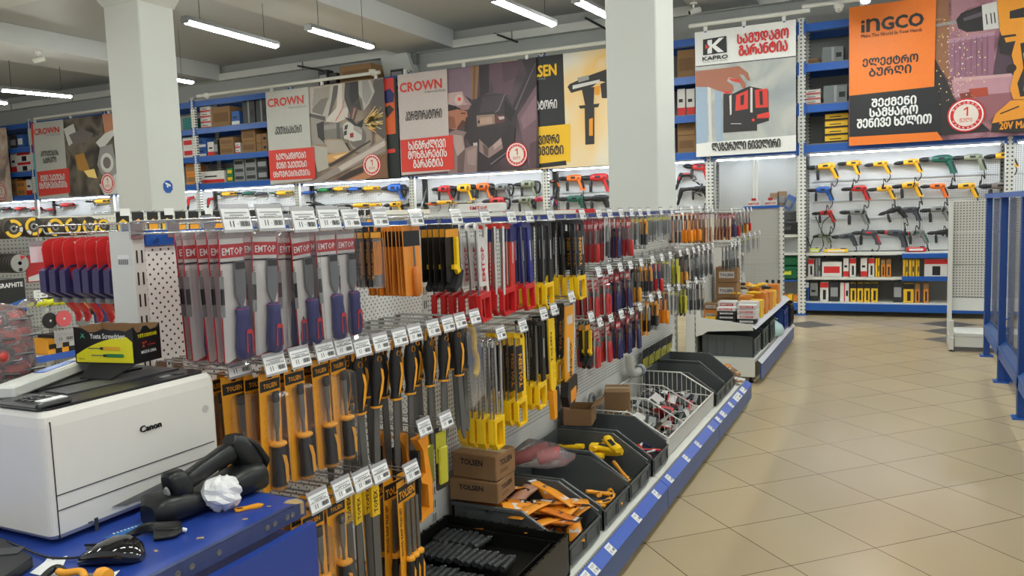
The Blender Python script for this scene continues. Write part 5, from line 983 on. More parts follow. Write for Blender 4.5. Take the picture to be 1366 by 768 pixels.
for nm, y, z, xs in (('back row', 2.52, .315, [-1.57+.026*i for i in range(8)]), ('middle row', 2.4, .312, [-1.56+.026*i for i in range(14)]), ('near row', 2.27, .285, [-1.55+.026*i for i in range(12)])):
    for i, x in enumerate(xs):
        r = thing('rubber_grip', '%s black ribbed grip from the panel in the %s of the black crate' % (ORD[i], nm), 'grip', (x, y+random.uniform(-.006, .006), z), 0, 'ribbed grips in the black crate', (0, random.uniform(-.1, .1), math.pi/2+random.uniform(-.1, .1)))
        if g0 is None:
            m = M(); m.lathe([(.0, -.055), (.011, -.055)]+[(.0112+.0016*(j % 2), -.05+.01*j) for j in range(11)]+[(.006, .056), (.006, .06), (0, .06)], (0, 0, 0), X_, bitm, 8); g0 = m.build('sleeve', r)
            m = M(); m.tube([(.058, 0, 0), (.066, 0, 0)], .004, greyink, 6); g1 = m.build('tip', r)
        else:
            for g in (g0, g1): c = g.copy(); COL.objects.link(c); c.parent = r
t = thing('parts_tray', 'black inner tray holding ribbed grips inside the black crate', 'tray', (-1.38, 2.38, .215)); m = M(); m.box((0, 0, .03), (.44, .44, .06), cb, bev=.006); m.build('tray', t)
bn = ['nearest grey bin full of orange packs', 'second grey bin beside the orange packs', 'third grey bin with yellow tools', 'fourth grey bin touching the wire basket', 'fifth grey bin past the wire basket', 'sixth and farthest grey bin on the gondola base']
for (y0, y1, hb), lab in zip([(2.645, 3.0, .205), (3.05, 3.385, .2), (3.4, 3.715, .22), (3.78, 4.07, .22), (5.3, 5.6, .22), (5.62, 5.95, .24)], bn): open_bin(y0, y1, lab, hb)
# flat bag packs lying in heaps
def heap(n, x0, x1, y0, y1, z0, z1, name, cat, desc, where, cols, size=(.2, .06, .012), group=None, maker=None, flat=.35, zjit=.02):
    for k in range(n):
        x, y = random.uniform(x0, x1), random.uniform(y0, y1); u = (x-x0)/(x1-x0+1e-6)
        z = z0+(z1-z0)*(k/n)+random.uniform(0, zjit)
        t = thing(name, '%s %s from bottom %s' % (ORD[k], desc, where), cat, (x, y, z), 0, group or desc+' '+where, (random.uniform(-flat, flat), random.uniform(-flat, flat), random.uniform(0, 6.3)))
        maker(t, cols[k % len(cols)], size)
def bagpack(t, c, s):
    m = M(); m.loft([((-s[0]/2, 0, 0), Y_, Z_, s[1]/2, .001), ((-s[0]*.3, 0, .002), Y_, Z_, s[1]*.48, s[2]*.4), ((0, 0, .004), Y_, Z_, s[1]*.46, s[2]*.6), ((s[0]*.3, 0, 0), Y_, Z_, s[1]*.48, s[2]*.45), ((s[0]*.42, 0, 0), Y_, Z_, s[1]/2, .001)], c, 8); m.build('bag', t)
    m = M(); m.box((s[0]*.45, 0, 0), (s[0]*.14, s[1], .002), packblk); m.box((s[0]*.45, 0, .0013), (s[0]*.05, s[1]*.7, .0006), cardw); m.box((s[0]*.05, 0, s[2]*.55), (s[0]*.3, s[1]*.4, .002), packblk); m.box((-s[0]*.25, 0, s[2]*.5), (s[0]*.12, s[1]*.5, .002), cardw); m.build('header_card', t)
bagor = mat('orange_bag', (238, 154, 44), .22, var=.15); bagor2 = mat('orange_bag_dark', (214, 120, 32), .22, var=.15); bagcl = mat('clear_bag_peach', (222, 170, 140), .2)
random.seed(21)
heap(29, -1.5, -1.17, 2.71, 2.93, .26, .385, 'orange_bag_pack', 'pack', 'orange bag pack', 'in the nearest grey bin', [bagor, bagor2, bagor, bagor, bagcl], (.23, .075, .014), maker=bagpack, flat=.3)
t = None
def knife(t, c, s):
    m = M(); m.loft([((x*s[0], abs(x)*.1*s[0], 0), Y_, Z_, s[1]*k, s[2]*k) for x, k in [(-.5, .35), (-.3, .5), (0, .42), (.3, .5), (.48, .4)]], c, 8, p=3); m.build('body', t)
    m = M(); m.box((.05*s[0], 0, s[2]*.46), (s[0]*.4, s[1]*.4, .003), packblk, bev=.001); m.build('slider', t)
heap(10, -1.5, -1.22, 3.46, 3.64, .32, .395, 'utility_knife', 'knife', 'yellow utility knife', 'in the third grey bin', [yellow, hyel], (.17, .05, .03), maker=knife)
heap(6, -1.22, -1.13, 3.14, 3.3, .23, .28, 'utility_knife', 'knife', 'orange knife', 'in the second grey bin', [packor], (.14, .03, .02), maker=knife)
heap(3, -1.2, -1.15, 3.48, 3.6, .23, .28, 'utility_knife', 'knife', 'short orange knife', 'at the front of the third grey bin', [packor], (.12, .025, .02), maker=knife, flat=.9)
heap(8, -1.22, -1.13, 3.83, 4.0, .26, .31, 'marker_pen', 'pen', 'red white and blue pen', 'in the fourth grey bin', [red, cardw, navy], (.13, .016, .012), maker=knife)
# wire basket
t = thing('wire_basket', 'white wire basket full of mixed packs on the gondola base', 'basket', (-1.59, 4.12, BZ)); bw = mat('white_coated_wire', (226, 224, 216), .4); Wd, Dp, Hb, Hf = 1.14, .48, .225, .1
pr = [(0, Hb), (Dp*.55, Hb), (Dp, Hf)]
m = M()
for y in (0, Wd): m.tube([(0, y, .0), (0, y, Hb), (Dp*.55, y, Hb), (Dp, y, Hf), (Dp, y, 0), (0, y, 0)], .005, bw, 6)
m.tube([(0, 0, Hb), (0, Wd, Hb)], .005, bw, 6); m.tube([(Dp, 0, Hf), (Dp, Wd, Hf)], .005, bw, 6); m.build('rim', t)
for name, fy in (('end_grid', 0), ('end_grid', Wd), ('divider', Wd*.3), ('divider', Wd*.62)):
    m = M()
    for k in range(15):
        x = Dp*(k+.5)/15; top = Hb if x < Dp*.55 else Hb+(Hf-Hb)*(x-Dp*.55)/(Dp*.45); m.tube([(x, fy, .002), (x, fy, top)], .002, bw, 4)
    m.tube([(0, fy, .1), (Dp, fy, .08)], .003, bw, 4); m.tube([(0, fy, Hb), (Dp*.55, fy, Hb), (Dp, fy, Hf)], .004, bw, 5); m.build(name, t)
m = M()
for k in range(40): y = Wd*(k+.5)/40; m.tube([(0, y, Hb), (0, y, 0), (Dp, y, 0)], .0018, bw, 4)
m.build('back_grid', t)
m = M(); m.box((Dp, Wd/2, Hf/2), (.004, Wd-.01, Hf-.012), mat('front_strip_clear', (190, 190, 184), .3)); m.build('front_strip', t)
def smallcard(t, c, s):
    m = M(); m.box((0, 0, 0), (s[0], s[1], .003), c); m.box((s[0]*.3, 0, .0022), (s[0]*.3, s[1]*.9, .0012), cardw); m.build('card', t); m = M(); m.box((-s[0]*.1, 0, .008), (s[0]*.5, s[1]*.6, .012), packblk if c is not packblk else csilver, bev=.003); m.build('contents', t)
random.seed(4)
heap(20, -1.5, -1.2, 4.18, 4.4, .22, .33, 'card_pack', 'pack', 'tan and black card pack', 'in the near third of the wire basket', [kraft, cardw, kraft, packblk, cardw], (.15, .075), maker=smallcard, flat=.6)
heap(20, -1.5, -1.2, 4.5, 4.78, .22, .34, 'card_pack', 'pack', 'white and steel card pack', 'in the middle of the wire basket', [cardw, csilver, cardw, csilver, cardw, packred], (.16, .075), maker=smallcard, flat=.8)
heap(20, -1.5, -1.2, 4.86, 5.18, .22, .33, 'card_pack', 'pack', 'white navy red card pack', 'in the far third of the wire basket', [cardw, csilver, cardw, navy, cardw, csilver, packred], (.16, .085), maker=smallcard, flat=.6)
# cartons, bags
def box_at(c, d, label, rz=0, txt=None, name='carton', open_=False, group=None):
    t = thing(name, label, 'box', c, rz, group); m = M()
    if open_:
        for cc, dd in (((0, 0, .004), (d[0], d[1], .008)), ((-d[0]/2, 0, d[2]/2), (.006, d[1], d[2])), ((d[0]/2, 0, d[2]/2), (.006, d[1], d[2])), ((0, -d[1]/2, d[2]/2), (d[0], .006, d[2])), ((0, d[1]/2, d[2]/2), (d[0], .006, d[2]))): m.box(cc, dd, kraft)
        m.build('body', t)
        for s in (-1, 1): m = M(); m.box((s*d[0]*.68, 0, d[2]+.02), (d[0]*.4, d[1], .005), kraft, R=Matrix.Rotation(s*-.4, 3, 'Y')); m.build('flap', t)
    else:
        m.box((0, 0, d[2]/2), d, kraft, bev=.004); m.box((0, 0, d[2]+.0008), (d[0]-.01, .04, .0015), MATS['tape'])
        if txt:
            m.text(txt, (d[0]/2+.0008, -d[1]*.3, d[2]*.55), Y_, Z_, d[1]*.6, d[2]*.24, ink, .03); m.text(txt, (-d[0]*.3, -d[1]/2-.0008, d[2]*.55), X_, Z_, d[0]*.5, d[2]*.24, ink, .03); m.quad([(d[0]/2+.0006, -d[1]*.3, d[2]*.25), (d[0]/2+.0006, d[1]*.1, d[2]*.25), (d[0]/2+.0006, d[1]*.1, d[2]*.4), (d[0]/2+.0006, -d[1]*.3, d[2]*.4)], MATS['tan_print'])
        m.build('body', t)
    return t
box_at((-1.495, 2.735, .41), (.21, .17, .085), 'brown printed carton under another on the nearest grey bin', .06, 'TOLSEN'); box_at((-1.49, 2.745, .497), (.2, .16, .1), 'brown printed carton on top of another at the nearest bin', -.04, 'TOLSEN')
box_at((-1.56, 1.99, BZ+.157), (.1, .1, .06), 'small brown carton at the back corner of the black crate', .1)
box_at((-1.51, 3.86, .425), (.14, .16, .085), 'open brown carton at the back of the fourth grey bin', .2, open_=True); box_at((-1.5, 4.45, .32), (.15, .2, .16), 'brown carton in the back of the wire basket', .3)
t = thing('clear_bag', 'clear bag of red rolls on the second grey bin', 'bag', (-1.44, 3.16, .4)); m = M()
m.loft([((-.13, 0, .03), Y_, Z_, .08, .03), ((-.06, 0, .06), Y_, Z_, .11, .06), ((.05, .01, .055), Y_, Z_, .1, .055), ((.12, .03, .04), Y_, Z_, .06, .03), ((.15, .05, .05), Y_, Z_, .02, .015)], film('clear_bag', (220, 205, 208), .16, .9, .15, .4), 10); m.build('bag', t)
for a in ((-.07, -.04, .05), (-.02, .04, .06), (.05, 0, .06)):
    m = M(); m.lathe([(.0, -.05), (.03, -.05), (.03, .05), (0, .05)], a, (.8, .5, .2), mat('pinkish_roll', (196, 84, 84), .5), 10); m.build('roll', t)
t = thing('plastic_elbow', 'white plastic pipe elbow behind the wire basket', 'pipe', (-1.56, 4.93, .38)); m = M(); m.tube(bez([(0, -.05, .22), (0, -.03, .12), (0, .05, .08), (0, .15, .08)], 5), .03, mat('translucent_white', (206, 204, 196), .3), 10); m.build('pipe', t); m = M(); m.lathe([(.04, 0), (.04, .05), (.03, .05)], (0, .13, .08), Y_, white, 12); m.lathe([(.0405, .01), (.0405, .03)], (0, .13, .08), Y_, blue, 12); m.build('cap', t)
t = thing('grey_handle', 'grey bow handle standing behind the fourth grey bin', 'handle', (-1.57, 4.2, .32), 0); t.name = 'bow_clamp'; m = M(); m.tube(bez([(0, -.05, -.1), (0, -.05, .1), (0, 0, .17), (0, .05, .12), (0, .05, .0)], 5), .012, grey, 8); m.build('bow', t); m = M(); m.box((0, .05, .0), (.03, .04, .03), grey, bev=.006); m.build('jaw', t)
random.seed(8)
heap(16, -1.2, -1.12, 6.02, 6.18, .21, .34, 'orange_bag_pack', 'pack', 'orange bag pack', 'stacked at the far end of the gondola base', [bagor, kraft, bagor2], (.14, .07, .016), maker=bagpack, flat=.1, zjit=0)
for k in range(5):
    t = thing('card_pack', '%s yellow card pack leaning on the panel past the wire basket' % ORD[k], 'pack', (-1.58, 5.3+.16*k, .5), 0, 'yellow card packs leaning on the panel', (0, .12, 0)); m = M(); m.box((0, 0, 0), (.004, .14, .14), packblk); m.box((.003, 0, -.03), (.003, .13, .07), ygreen); m.build('card', t); m = M(); m.box((.008, 0, -.01), (.01, .1, .06), clear, bev=.004); m.build('blister', t)
# ------------------------------------------------------------------ the second gondola and its shelf
t = thing('gondola_bay', 'low white shelf gondola beyond the tool gondola', 'shelving', (0, 0, 0), 0, None)
Ya, Yb = 6.95, 9.28
m = M()
upright(t, Ya+.02, -1.62, 1.5); upright(t, Yb-.02, -1.62, 1.5)
for z0, z1 in ((.22, .55), (.552, .86), (.862, 1.17), (1.172, 1.5)): m = M(); m.box((-1.635, (Ya+Yb)/2, (z0+z1)/2), (.024, Yb-Ya-.06, z1-z0), pegs); m.build('back_panel', t)
m = M(); m.box((-1.36, (Ya+Yb)/2, .205), (.5, Yb-Ya, .03), white); m.box((-1.36, Ya+.012, .13), (.5, .02, .13), white); m.build('base_shelf', t); m = M(); m.box((-1.062, (Ya+Yb)/2, .112), (.012, Yb-Ya-.01, .13), facia); m.build('kick_plate', t)
N = Vector((.62, 0, .78)).normalized(); V = Vector((-.78, 0, .62)).normalized()
m = M(); m.prism([(0, 0), (.045, 0), (.045, .003), (0, .003)], (-1.05, Ya, .185), V, N, Y_, Yb-Ya, mat('pale_strip', (204, 207, 218), .3)); m.build('price_strip', t)
m = M(); m.box((-1.37, (Ya+Yb)/2, .5), (.48, Yb-Ya, .025), white); m.build('shelf', t); m = M(); m.prism([(0, 0), (.045, 0), (.045, .003), (0, .003)], (-1.1, Ya, .478), V, N, Y_, Yb-Ya, MATS['pale_strip']); m.build('price_strip', t)
for yy in (Ya+.003, Yb-.02):
    m = M(); m.prism([(-1.61, .78), (-1.585, .78), (-1.56, .57), (-1.13, .52), (-1.12, .47), (-1.5, .45), (-1.55, .42), (-1.61, .40)], (0, yy-.01, 0), X_, Z_, Y_, .006, white); m.build('bracket', t)
for yy in (Ya+.1, Yb-.2): m = M(); m.lathe([(.03, 0), (.012, .02), (.012, .07)], (-1.16, yy, 0), Z_, black, 10); m.build('foot', t)
t = thing('gondola_bay', 'grey pegboard end panel facing the till beyond the low shelf', 'shelving', (0, 0, 0), 0, None)
pegx = pegmat('end_pegboard', (186, 184, 178), (98, 96, 92), .0185, .004, 'X')
for z0, z1 in ((.25, .55), (.552, .86), (.862, 1.17), (1.172, 1.5)): m = M(); m.box((-1.42, 9.42, (z0+z1)/2), (.4, .024, z1-z0), pegx); m.build('back_panel', t)
m = M(); m.box((-1.2, 9.41, .75), (.045, .06, 1.5), postm); m.build('upright', t); m = M(); m.box((-1.42, 9.41, 1.51), (.4, .04, .03), blue); m.build('top_rail', t)
for x, nm, c in ((-1.5, 'EMTOP', cardw), (-1.32, 'EMTOP', cardw)):
    p = thing('header_card', '%s white and red header card standing on the end panel' % ('first' if x < -1.4 else 'second'), 'card', (x, 9.4, 1.527)); m = M(); m.box((0, 0, .03), (.14, .01, .06), c); m.text(nm, (-.06, -.0056, .01), X_, Z_, .12, .024, packred, .03); m.build('card', p); m = M(); m.box((0, 0, .07), (.05, .01, .03), packred); m.build('crest', p)
for k, (y, n, key, d) in enumerate([(7.0, 5, 'pinkpack', 'pink pack'), (7.2, 5, 'navypliers', 'navy pliers'), (7.4, 5, 'redknife', 'red driver pack'), (7.6, 4, 'whitepack', 'white pack'), (7.8, 4, 'darkorange', 'black and orange pack'), (8.0, 4, 'bluered', 'navy and red pack')]): load('second gondola top', y, 1.46, [(key, n, .03, d)])
for y in (6.99, 7.15, 7.31): load('second gondola middle', y, 1.17, [('darkscissors', 3, .03, 'dark scissors pack')])
for y in (7.6, 7.9, 8.2, 8.5): load('second gondola middle', y, 1.22, [('greypack', 2, .04, 'clear pack')])
# stock on its shelf
random.seed(9)
sh = .513
def row(items):
    for x, y, z, d, c, lab, nm in items:
        t = thing(nm, lab, 'box', (x, y, z), random.uniform(-.06, .06), 'packs on the low white shelf'); m = M(); m.box((0, 0, d[2]/2), d, c, bev=.005); m.build('body', t)
        m = M(); m.box((0, -d[1]/2-.001, d[2]*.5), (d[0]*.7, .002, d[2]*.4), packred if c is cardw else cardw); m.text('EMTOP' if c is cardw else 'TOLSEN', (-d[0]*.3, -d[1]/2-.0022, d[2]*.4), X_, Z_, d[0]*.6, d[2]*.2, paper if c is cardw else ink, .03, 1); m.build('label', t)
it = []
for k in range(4): it.append((-1.19, 7.08, sh+.042*k, (.16, .1, .04), cardw if k > 1 else packblk if k == 0 else cardw, '%s flat box from the shelf in the right front stack' % ORD[k], 'flat_box'))
for k in range(4): it.append((-1.36, 7.07, sh+.036*k, (.16, .1, .034), packblk if k < 3 else cardw, '%s flat box from the shelf in the middle front stack' % ORD[k], 'flat_box'))
for k in range(3): it.append((-1.2, 7.22, sh+.06*k, (.16, .12, .058), cardw, '%s white box in the second right stack' % ORD[k], 'white_box'))
for k in range(3): it.append((-1.38, 7.22, sh+.06*k, (.16, .12, .058), cardw if k else corange, '%s box in the second middle stack' % ORD[k], 'white_box'))
it.append((-1.5, 7.06, sh, (.1, .08, .05), yellow, 'small yellow pack at the left front of the low shelf', 'yellow_pack')); it.append((-1.52, 7.2, sh, (.12, .1, .1), corange, 'brown orange box at the left of the low shelf', 'orange_box')); it.append((-1.52, 7.2, sh+.1, (.12, .1, .06), kraft, 'brown box on the orange box of the low shelf', 'brown_box'))
for k in range(3): it.append((-1.48, 7.75, sh+.15*k, (.2, .2, .147), kraft, '%s brown carton in the stack at the back of the low shelf' % ORD[k], 'carton'))
for k in range(9): it.append((-1.18-.12*(k % 2), 7.5+.14*k, sh, (.11, .13, .16+.02*(k % 3)), corange if k % 3 else cyel, '%s upright orange box along the low shelf' % ORD[k], 'orange_box'))
row(it)
heap(10, -1.42, -1.2, 7.45, 8.4, .7, .76, 'yellow_tool_pack', 'pack', 'yellow and black pack', 'lying on the orange boxes', [yellow, packblk, orange], (.16, .07, .03), maker=bagpack, flat=.2, zjit=.01)
for k in range(3): t = thing('spray_can', '%s small black capped bottle at the far end of the low shelf' % ORD[k], 'bottle', (-1.16-.06*k, 8.85, sh), 0, 'bottles on the low shelf'); m = M(); m.lathe([(0, 0), (.025, 0), (.025, .16), (.012, .18)], (0, 0, 0), Z_, cardw, 10); m.build('body', t); m = M(); m.lathe([(.014, .175), (.014, .22), (0, .22)], (0, 0, 0), Z_, packblk, 10); m.build('cap', t)
# crates on its base
open_bin(7.03, 7.4, 'large grey bin nearest on the low gondola base', .19, .16, -1.58, -1.13, None, .221, group='bins on the low gondola base'); open_bin(7.45, 7.8, 'second grey bin on the low gondola base', .22, .18, -1.58, -1.12, mat('bin_green_grey', (66, 76, 74), .45), .221, group='bins on the low gondola base'); open_bin(7.85, 8.15, 'third grey bin on the low gondola base', .24, .2, -1.58, -1.11, MATS['bin_green_grey'], .221, group='bins on the low gondola base')
open_bin(8.62, 8.95, 'blue crate at the far end of the low gondola base', .23, .21, -1.5, -1.08, mat('crate_blue', (28, 58, 128), .45), .221, name='crate', group='bins on the low gondola base'); open_bin(8.98, 9.26, 'black crate at the far end of the low gondola base', .25, .23, -1.45, -1.06, packblk, .221, name='crate', group='bins on the low gondola base')
t = thing('plastic_bag', 'pale blue plastic bag on the low gondola base', 'bag', (-1.16, 8.36, .221)); m = M(); m.loft([((0, 0, z), X_, Y_, a, b) for z, a, b in [(0, .1, .16), (.04, .12, .2), (.09, .1, .17), (.13, .05, .09), (.15, .03, .02)]], mat('pale_blue_film', (176, 204, 204), .3, bump=.3, scale=20), 12); m.build('film', t); m = M(); m.tube([(0, 0, .14), (.02, .02, .17), (.05, .0, .16)], .008, MATS['pale_blue_film'], 6); m.build('knot', t)
# ------------------------------------------------------------------ right side of the aisle: empty gondola and the blue frame
t = thing('empty_gondola', 'empty grey pegboard gondola at the end of the blue frame', 'shelving', (0, 0, 0))
pege = pegmat('empty_pegboard', (196, 194, 186), (92, 90, 86), .028, .0066, 'X')
for z0, z1 in ((.36, .495), (.505, .835), (.845, 1.175), (1.185, 1.5)): m = M(); m.box((1.1, 9.55, (z0+z1)/2), (1.22, .024, z1-z0), pege if z0 > .45 else white); m.build('back_panel', t)
for x in (.47, 1.73): m = M(); m.box((x, 9.5, .78), (.04, .09, 1.46), white); m.box((x, 9.3, .08), (.04, .5, .12), white); m.box((x, 9.12, .16), (.042, .05, .3), white); m.build('upright', t)
m = M(); m.box((1.1, 9.3, .17), (1.2, .46, .03), white); m.build('base_shelf', t); m = M(); m.box((1.1, 9.08, .1), (1.2, .02, .1), white); m.build('kick_plate', t)
for x in (.47, 1.7): m = M(); m.lathe([(.03, 0), (.012, .01), (.012, .04)], (x, 9.1, 0), Z_, black, 8); m.build('foot', t)
t = thing('blue_frame', 'long blue steel frame with clear sheets along the right of the aisle', 'frame', (0, 0, 0)); bp = pegmat('blue_slotted_post', (18, 62, 132), (10, 26, 64), .05, .008, 'Y')
FX = .76
for k in range(6):
    y = 8.88-1.243*k
    m = M(); m.box((FX, y, .77), (.05, .075, 1.52), bp); m.box((FX, y, .006), (.11, .11, .012), blue); m.box((FX+.22, y+.05, .2), (.4, .05, .4), blue) if k == 1 else None; m.build('post', t)
y1 = 8.88; y0 = 8.88-1.243*5
m = M(); m.box((FX, (y0+y1)/2, 1.545), (.07, y1-y0+.1, .04), blue); m.build('top_rail', t)
m = M(); m.box((FX, (y0+y1)/2, .26), (.05, y1-y0, .1), blue); m.prism([(-.03, .0), (.03, .0), (.03, .05), (.02, .05)], (FX, y0, .3), X_, Z_, Y_, y1-y0, facia); m.build('bottom_rail', t)
m = M(); m.bar((FX+.5, y0, .26), (FX+.5, y1, .26), .05, .1, blue)
for k in range(6): m.bar((FX, 8.88-1.243*k, .26), (FX+.5, 8.88-1.243*k, .26), .05, .06, blue)
m.build('rear_rail', t)
sheetm = film('clear_sheet', (205, 205, 200), .12, .8, .06)
for k in range(5):
    ya = 8.88-1.243*k-.05; yb = ya-1.143
    m = M(); m.box((FX+.03, (ya+yb)/2, .92), (.004, ya-yb, 1.2), sheetm); m.build('clear_panel', t)
    m = M(); m.bar((FX+.05, ya-.1, .3), (FX+.05, ya-.1, 1.52), .025, .025, white); m.bar((FX+.08, (ya+yb)/2, .35), (FX+.08, (ya+yb)/2, 1.5), .02, .02, packblk); m.bar((FX+.06, ya, .36), (FX+.06, yb, .36), .03, .015, packblk); m.build('inner_strut', t)
# ------------------------------------------------------------------ the till desk in front of the gondola
DZ = .963
dblue2 = mat('desk_blue_laminate', (38, 66, 150), .35, var=.08, scale=12); dworn = mat('worn_metal_edge', (66, 78, 124), .45, .4, var=.3, scale=60); chip = mat('chipboard', (170, 146, 104), .8, var=.25, scale=300)
t = thing('till_desk', 'blue till desk with worn metal edge in the near left corner', 'desk', (0, 0, 0))
m = M(); m.box((-1.64, .7, DZ-.012), (1.11, 1.05, .024), dblue2)
for x, y, s in ((-1.13, 1.0, .012), (-1.12, 1.1, .01), (-1.16, .93, .008), (-1.3, 1.17, .01), (-1.125, 1.17, .008)): m.box((x, y, DZ+.0003), (s, s*.6, .0012), chip, rz=x*30)
m.build('desk_top', t)
m = M(); m.box((-1.083, .7, DZ-.0005), (.014, 1.04, .003), dworn); m.box((-1.0765, .7, DZ-.014), (.003, 1.04, .03), dworn); m.build('metal_edge', t)
m = M()
for y in (.9, .93, .99, 1.11, 1.13, 1.165, 1.18): m.lathe([(.006, 0), (.006, .0012), (.0035, .0016), (0, .0006)], (-1.0752, y, DZ-.014), X_, steel, 10)
m.build('screw_heads', t); t.children[-1].name = 'screw_plate'
m = M(); m.prism([(0, 0), (.03, .004), (.036, .018), (.022, .026), (.008, .03), (-.004, .016)], (-1.108, 1.193, DZ-.022), X_, Y_, Z_, .0235, chip); m.build('broken_corner', t)
m = M(); m.box((-1.06, .7, DZ-.03-.44), (.018, 1.04, .86), dblue2); m.build('front_panel', t)
m = M(); m.box((-1.62, 1.2, .45), (1.05, .018, .9), dblue2); m.build('side_panel', t)
for y in (.2, 1.15): m = M(); m.box((-2.15, y, .47), (.04, .04, .94), dworn); m.build('leg', t)
# ---- printer
PX1, PX0, PY0, PY1, PT = -1.345, -1.74, .868, 1.262, 1.208
pw = mat('printer_white', (226, 222, 214), .4, var=.02); pbk = mat('printer_black', (30, 31, 34), .3, var=.05); pbg = mat('printer_dark_grey', (58, 58, 62), .4)
t = thing('printer', 'white and black laser printer on the blue desk', 'printer', (0, 0, 0)); r = .035
def rrect(x0, x1, y0, y1, r, n=5):
    out = []
    for cx, cy, a0 in ((x1-r, y1-r, 0), (x0+r, y1-r, 90), (x0+r, y0+r, 180), (x1-r, y0+r, 270)):
        for k in range(n+1): a = math.radians(a0+90*k/n); out.append((cx+r*math.cos(a), cy+r*math.sin(a)))
    return out
m = M()
lv = [(DZ+.008, .012), (DZ+.02, .0), (PT-.03, .0), (PT-.012, .002), (PT-.003, .008)]
n = 24; vs = []; fs = []
for z, i in lv: vs += [(x, y, z) for x, y in rrect(PX0+i, PX1-i, PY0+i, PY1-i, r*.4)]
for k in range(len(lv)-1):
    for j in range(n): fs.append((k*n+j, k*n+(j+1) % n, k*n+n+(j+1) % n, k*n+n+j))
m.add(vs, fs, pw); m.add(vs[:n], [tuple(range(n-1, -1, -1))], pw); m.add(vs[-n:], [tuple(range(n))], pw); m.build('body', t)
m = M(); m.prism(rrect(PX0+.012, PX1-.012, PY0+.012, PY1-.012, r*.6), (0, 0, PT-.003), X_, Y_, Z_, .005, pbk); m.box((-1.43, 1.06, PT+.003), (.004, .36, .003), pbg); m.prism([(-1.5, .98), (-1.43, .98), (-1.43, 1.2), (-1.5, 1.22)], (0, 0, PT+.0022), X_, Y_, Z_, .002, pbg); m.build('top_cover', t)
m = M(); m.box((-1.57, 1.1, PT+.003), (.1, .24, .003), mat('tray_black', (10, 10, 11), .7)); m.build('output_tray', t)
m = M(); m.box((-1.42, .905, PT+.006), (.12, .07, .01), pbk, bev=.004); m.box((-1.385, .915, PT+.0115), (.02, .05, .002), paper)
for k in range(3):
    for j in range(3): m.box((-1.44+.018*k, .89+.016*j, PT+.012), (.01, .01, .003), pbg, bev=.001)
m.build('control_panel', t)
m = M(); m.lathe([(.012, 0), (.012, .003), (0, .003)], (-1.385, 1.2, PT+.001), Z_, pbg, 12); m.box((-1.385, 1.165, PT+.003), (.008, .02, .002), greyink); m.build('power_button', t)
xf = PX1+.0006
m = M()
for p, q in (((70, 661), (286, 590)), ((72, 681), (286, 607))):
    a, b = AX(*p, xf), AX(*q, xf); z = (a.z+b.z)/2; m.box((xf, (PY0+PY1)/2, z), (.001, PY1-PY0-.03, .0016), pbk)
for z0, z1 in ((DZ+.012, PT-.02),): m.box((xf-.001, PY0+.014, (z0+z1)/2), (.003, .0016, z1-z0), pbk)
m.build('seam', t)
a, b = AX(150, 684, xf), AX(215, 654, xf)
m = M(); m.prism([(a.y, a.z+.012), (b.y, a.z+.022), (b.y+.02, a.z+.022), (b.y+.02, a.z+.006), (a.y+.03, a.z+.004)], (xf-.001, 0, 0), Y_, Z_, X_, .002, mat('printer_recess', (120, 119, 116), .6)); m.build('drawer_recess', t)
a = AX(130, 711, xf); m = M(); m.box((xf, a.y, a.z+.017), (.0015, .008, .026), pbg, bev=.0006); m.box((xf, a.y-.012, a.z+.026), (.001, .009, .002), pbg); m.box((xf, a.y-.012, a.z+.006), (.001, .009, .0012), pbg); m.build('paper_gauge', t)
a, b = AX(187, 577, xf), AX(215, 571, xf); m = M(); m.text('Canon', (xf+.0002, a.y, a.z), Y_, Z_, b.y-a.y, .0125, pbk, 0, 2, .0005); m.build('lettering', t)
a = AX(274, 545, xf); m = M(); m.lathe([(.008, 0), (.008, .0006), (0, .0006)], (xf, a.y, a.z), X_, mat('clear_sticker', (190, 190, 186), .2), 14); m.build('sticker', t)
for x in (PX0+.05, PX1-.05):
    for y in (PY0+.05, PY1-.05): m = M(); m.box((x, y, DZ+.004), (.03, .03, .01), pbk); m.build('foot', t)
# ---- open screwdriver box on the printer
t = thing('screwdriver_box', 'open black and yellow screwdriver box standing on the printer', 'box', AZ(181, 486, 1.236)-Vector((math.cos(.175), math.sin(.175), 0))*.155, .175); bkc = mat('black_card', (24, 24, 24), .4); ycard = mat('yellow_print', (232, 222, 26), .4)
BT = Matrix.Diagonal((1.21, 1.25, .95, 1))
LX, LY, LZ = .128, .064, .083
def jag(L, n, a, s): random.seed(s); return [(L*k/n, -(random.random()*a if 0 < k < n else 0)) for k in range(n+1)]
m = M(); m.T = BT
for o, U, L, N, s in (((0, 0, 0), X_, LX, Y_, 1), ((LX, 0, 0), Y_, LY, -X_, 2), ((0, LY, 0), X_, LX, -Y_, 3), ((0, 0, 0), Y_, LY, X_, 4)):
    top = jag(L, 8, .014 if s in (1, 2) else .004, s); poly = [(0, 0), (L, 0)]+[(x, LZ+d) for x, d in reversed(top)]
    m.prism(poly, o, U, Z_, N, .002, bkc, kraft)
m.box((LX/2, LY/2, .001), (LX, LY, .002), bkc); m.build('body', t)
m = M(); m.T = BT; yf = -.0006
m.quad([(.003, yf, .003), (.125, yf, .003), (.125, yf, .05)]+[(.125-.122*k/10, yf, .05+.008*math.sin(math.pi*.5*(1-k/10))**1-.034*(k/10)**2.2+.004) for k in range(1, 11)], ycard)
yg = yf-.0006
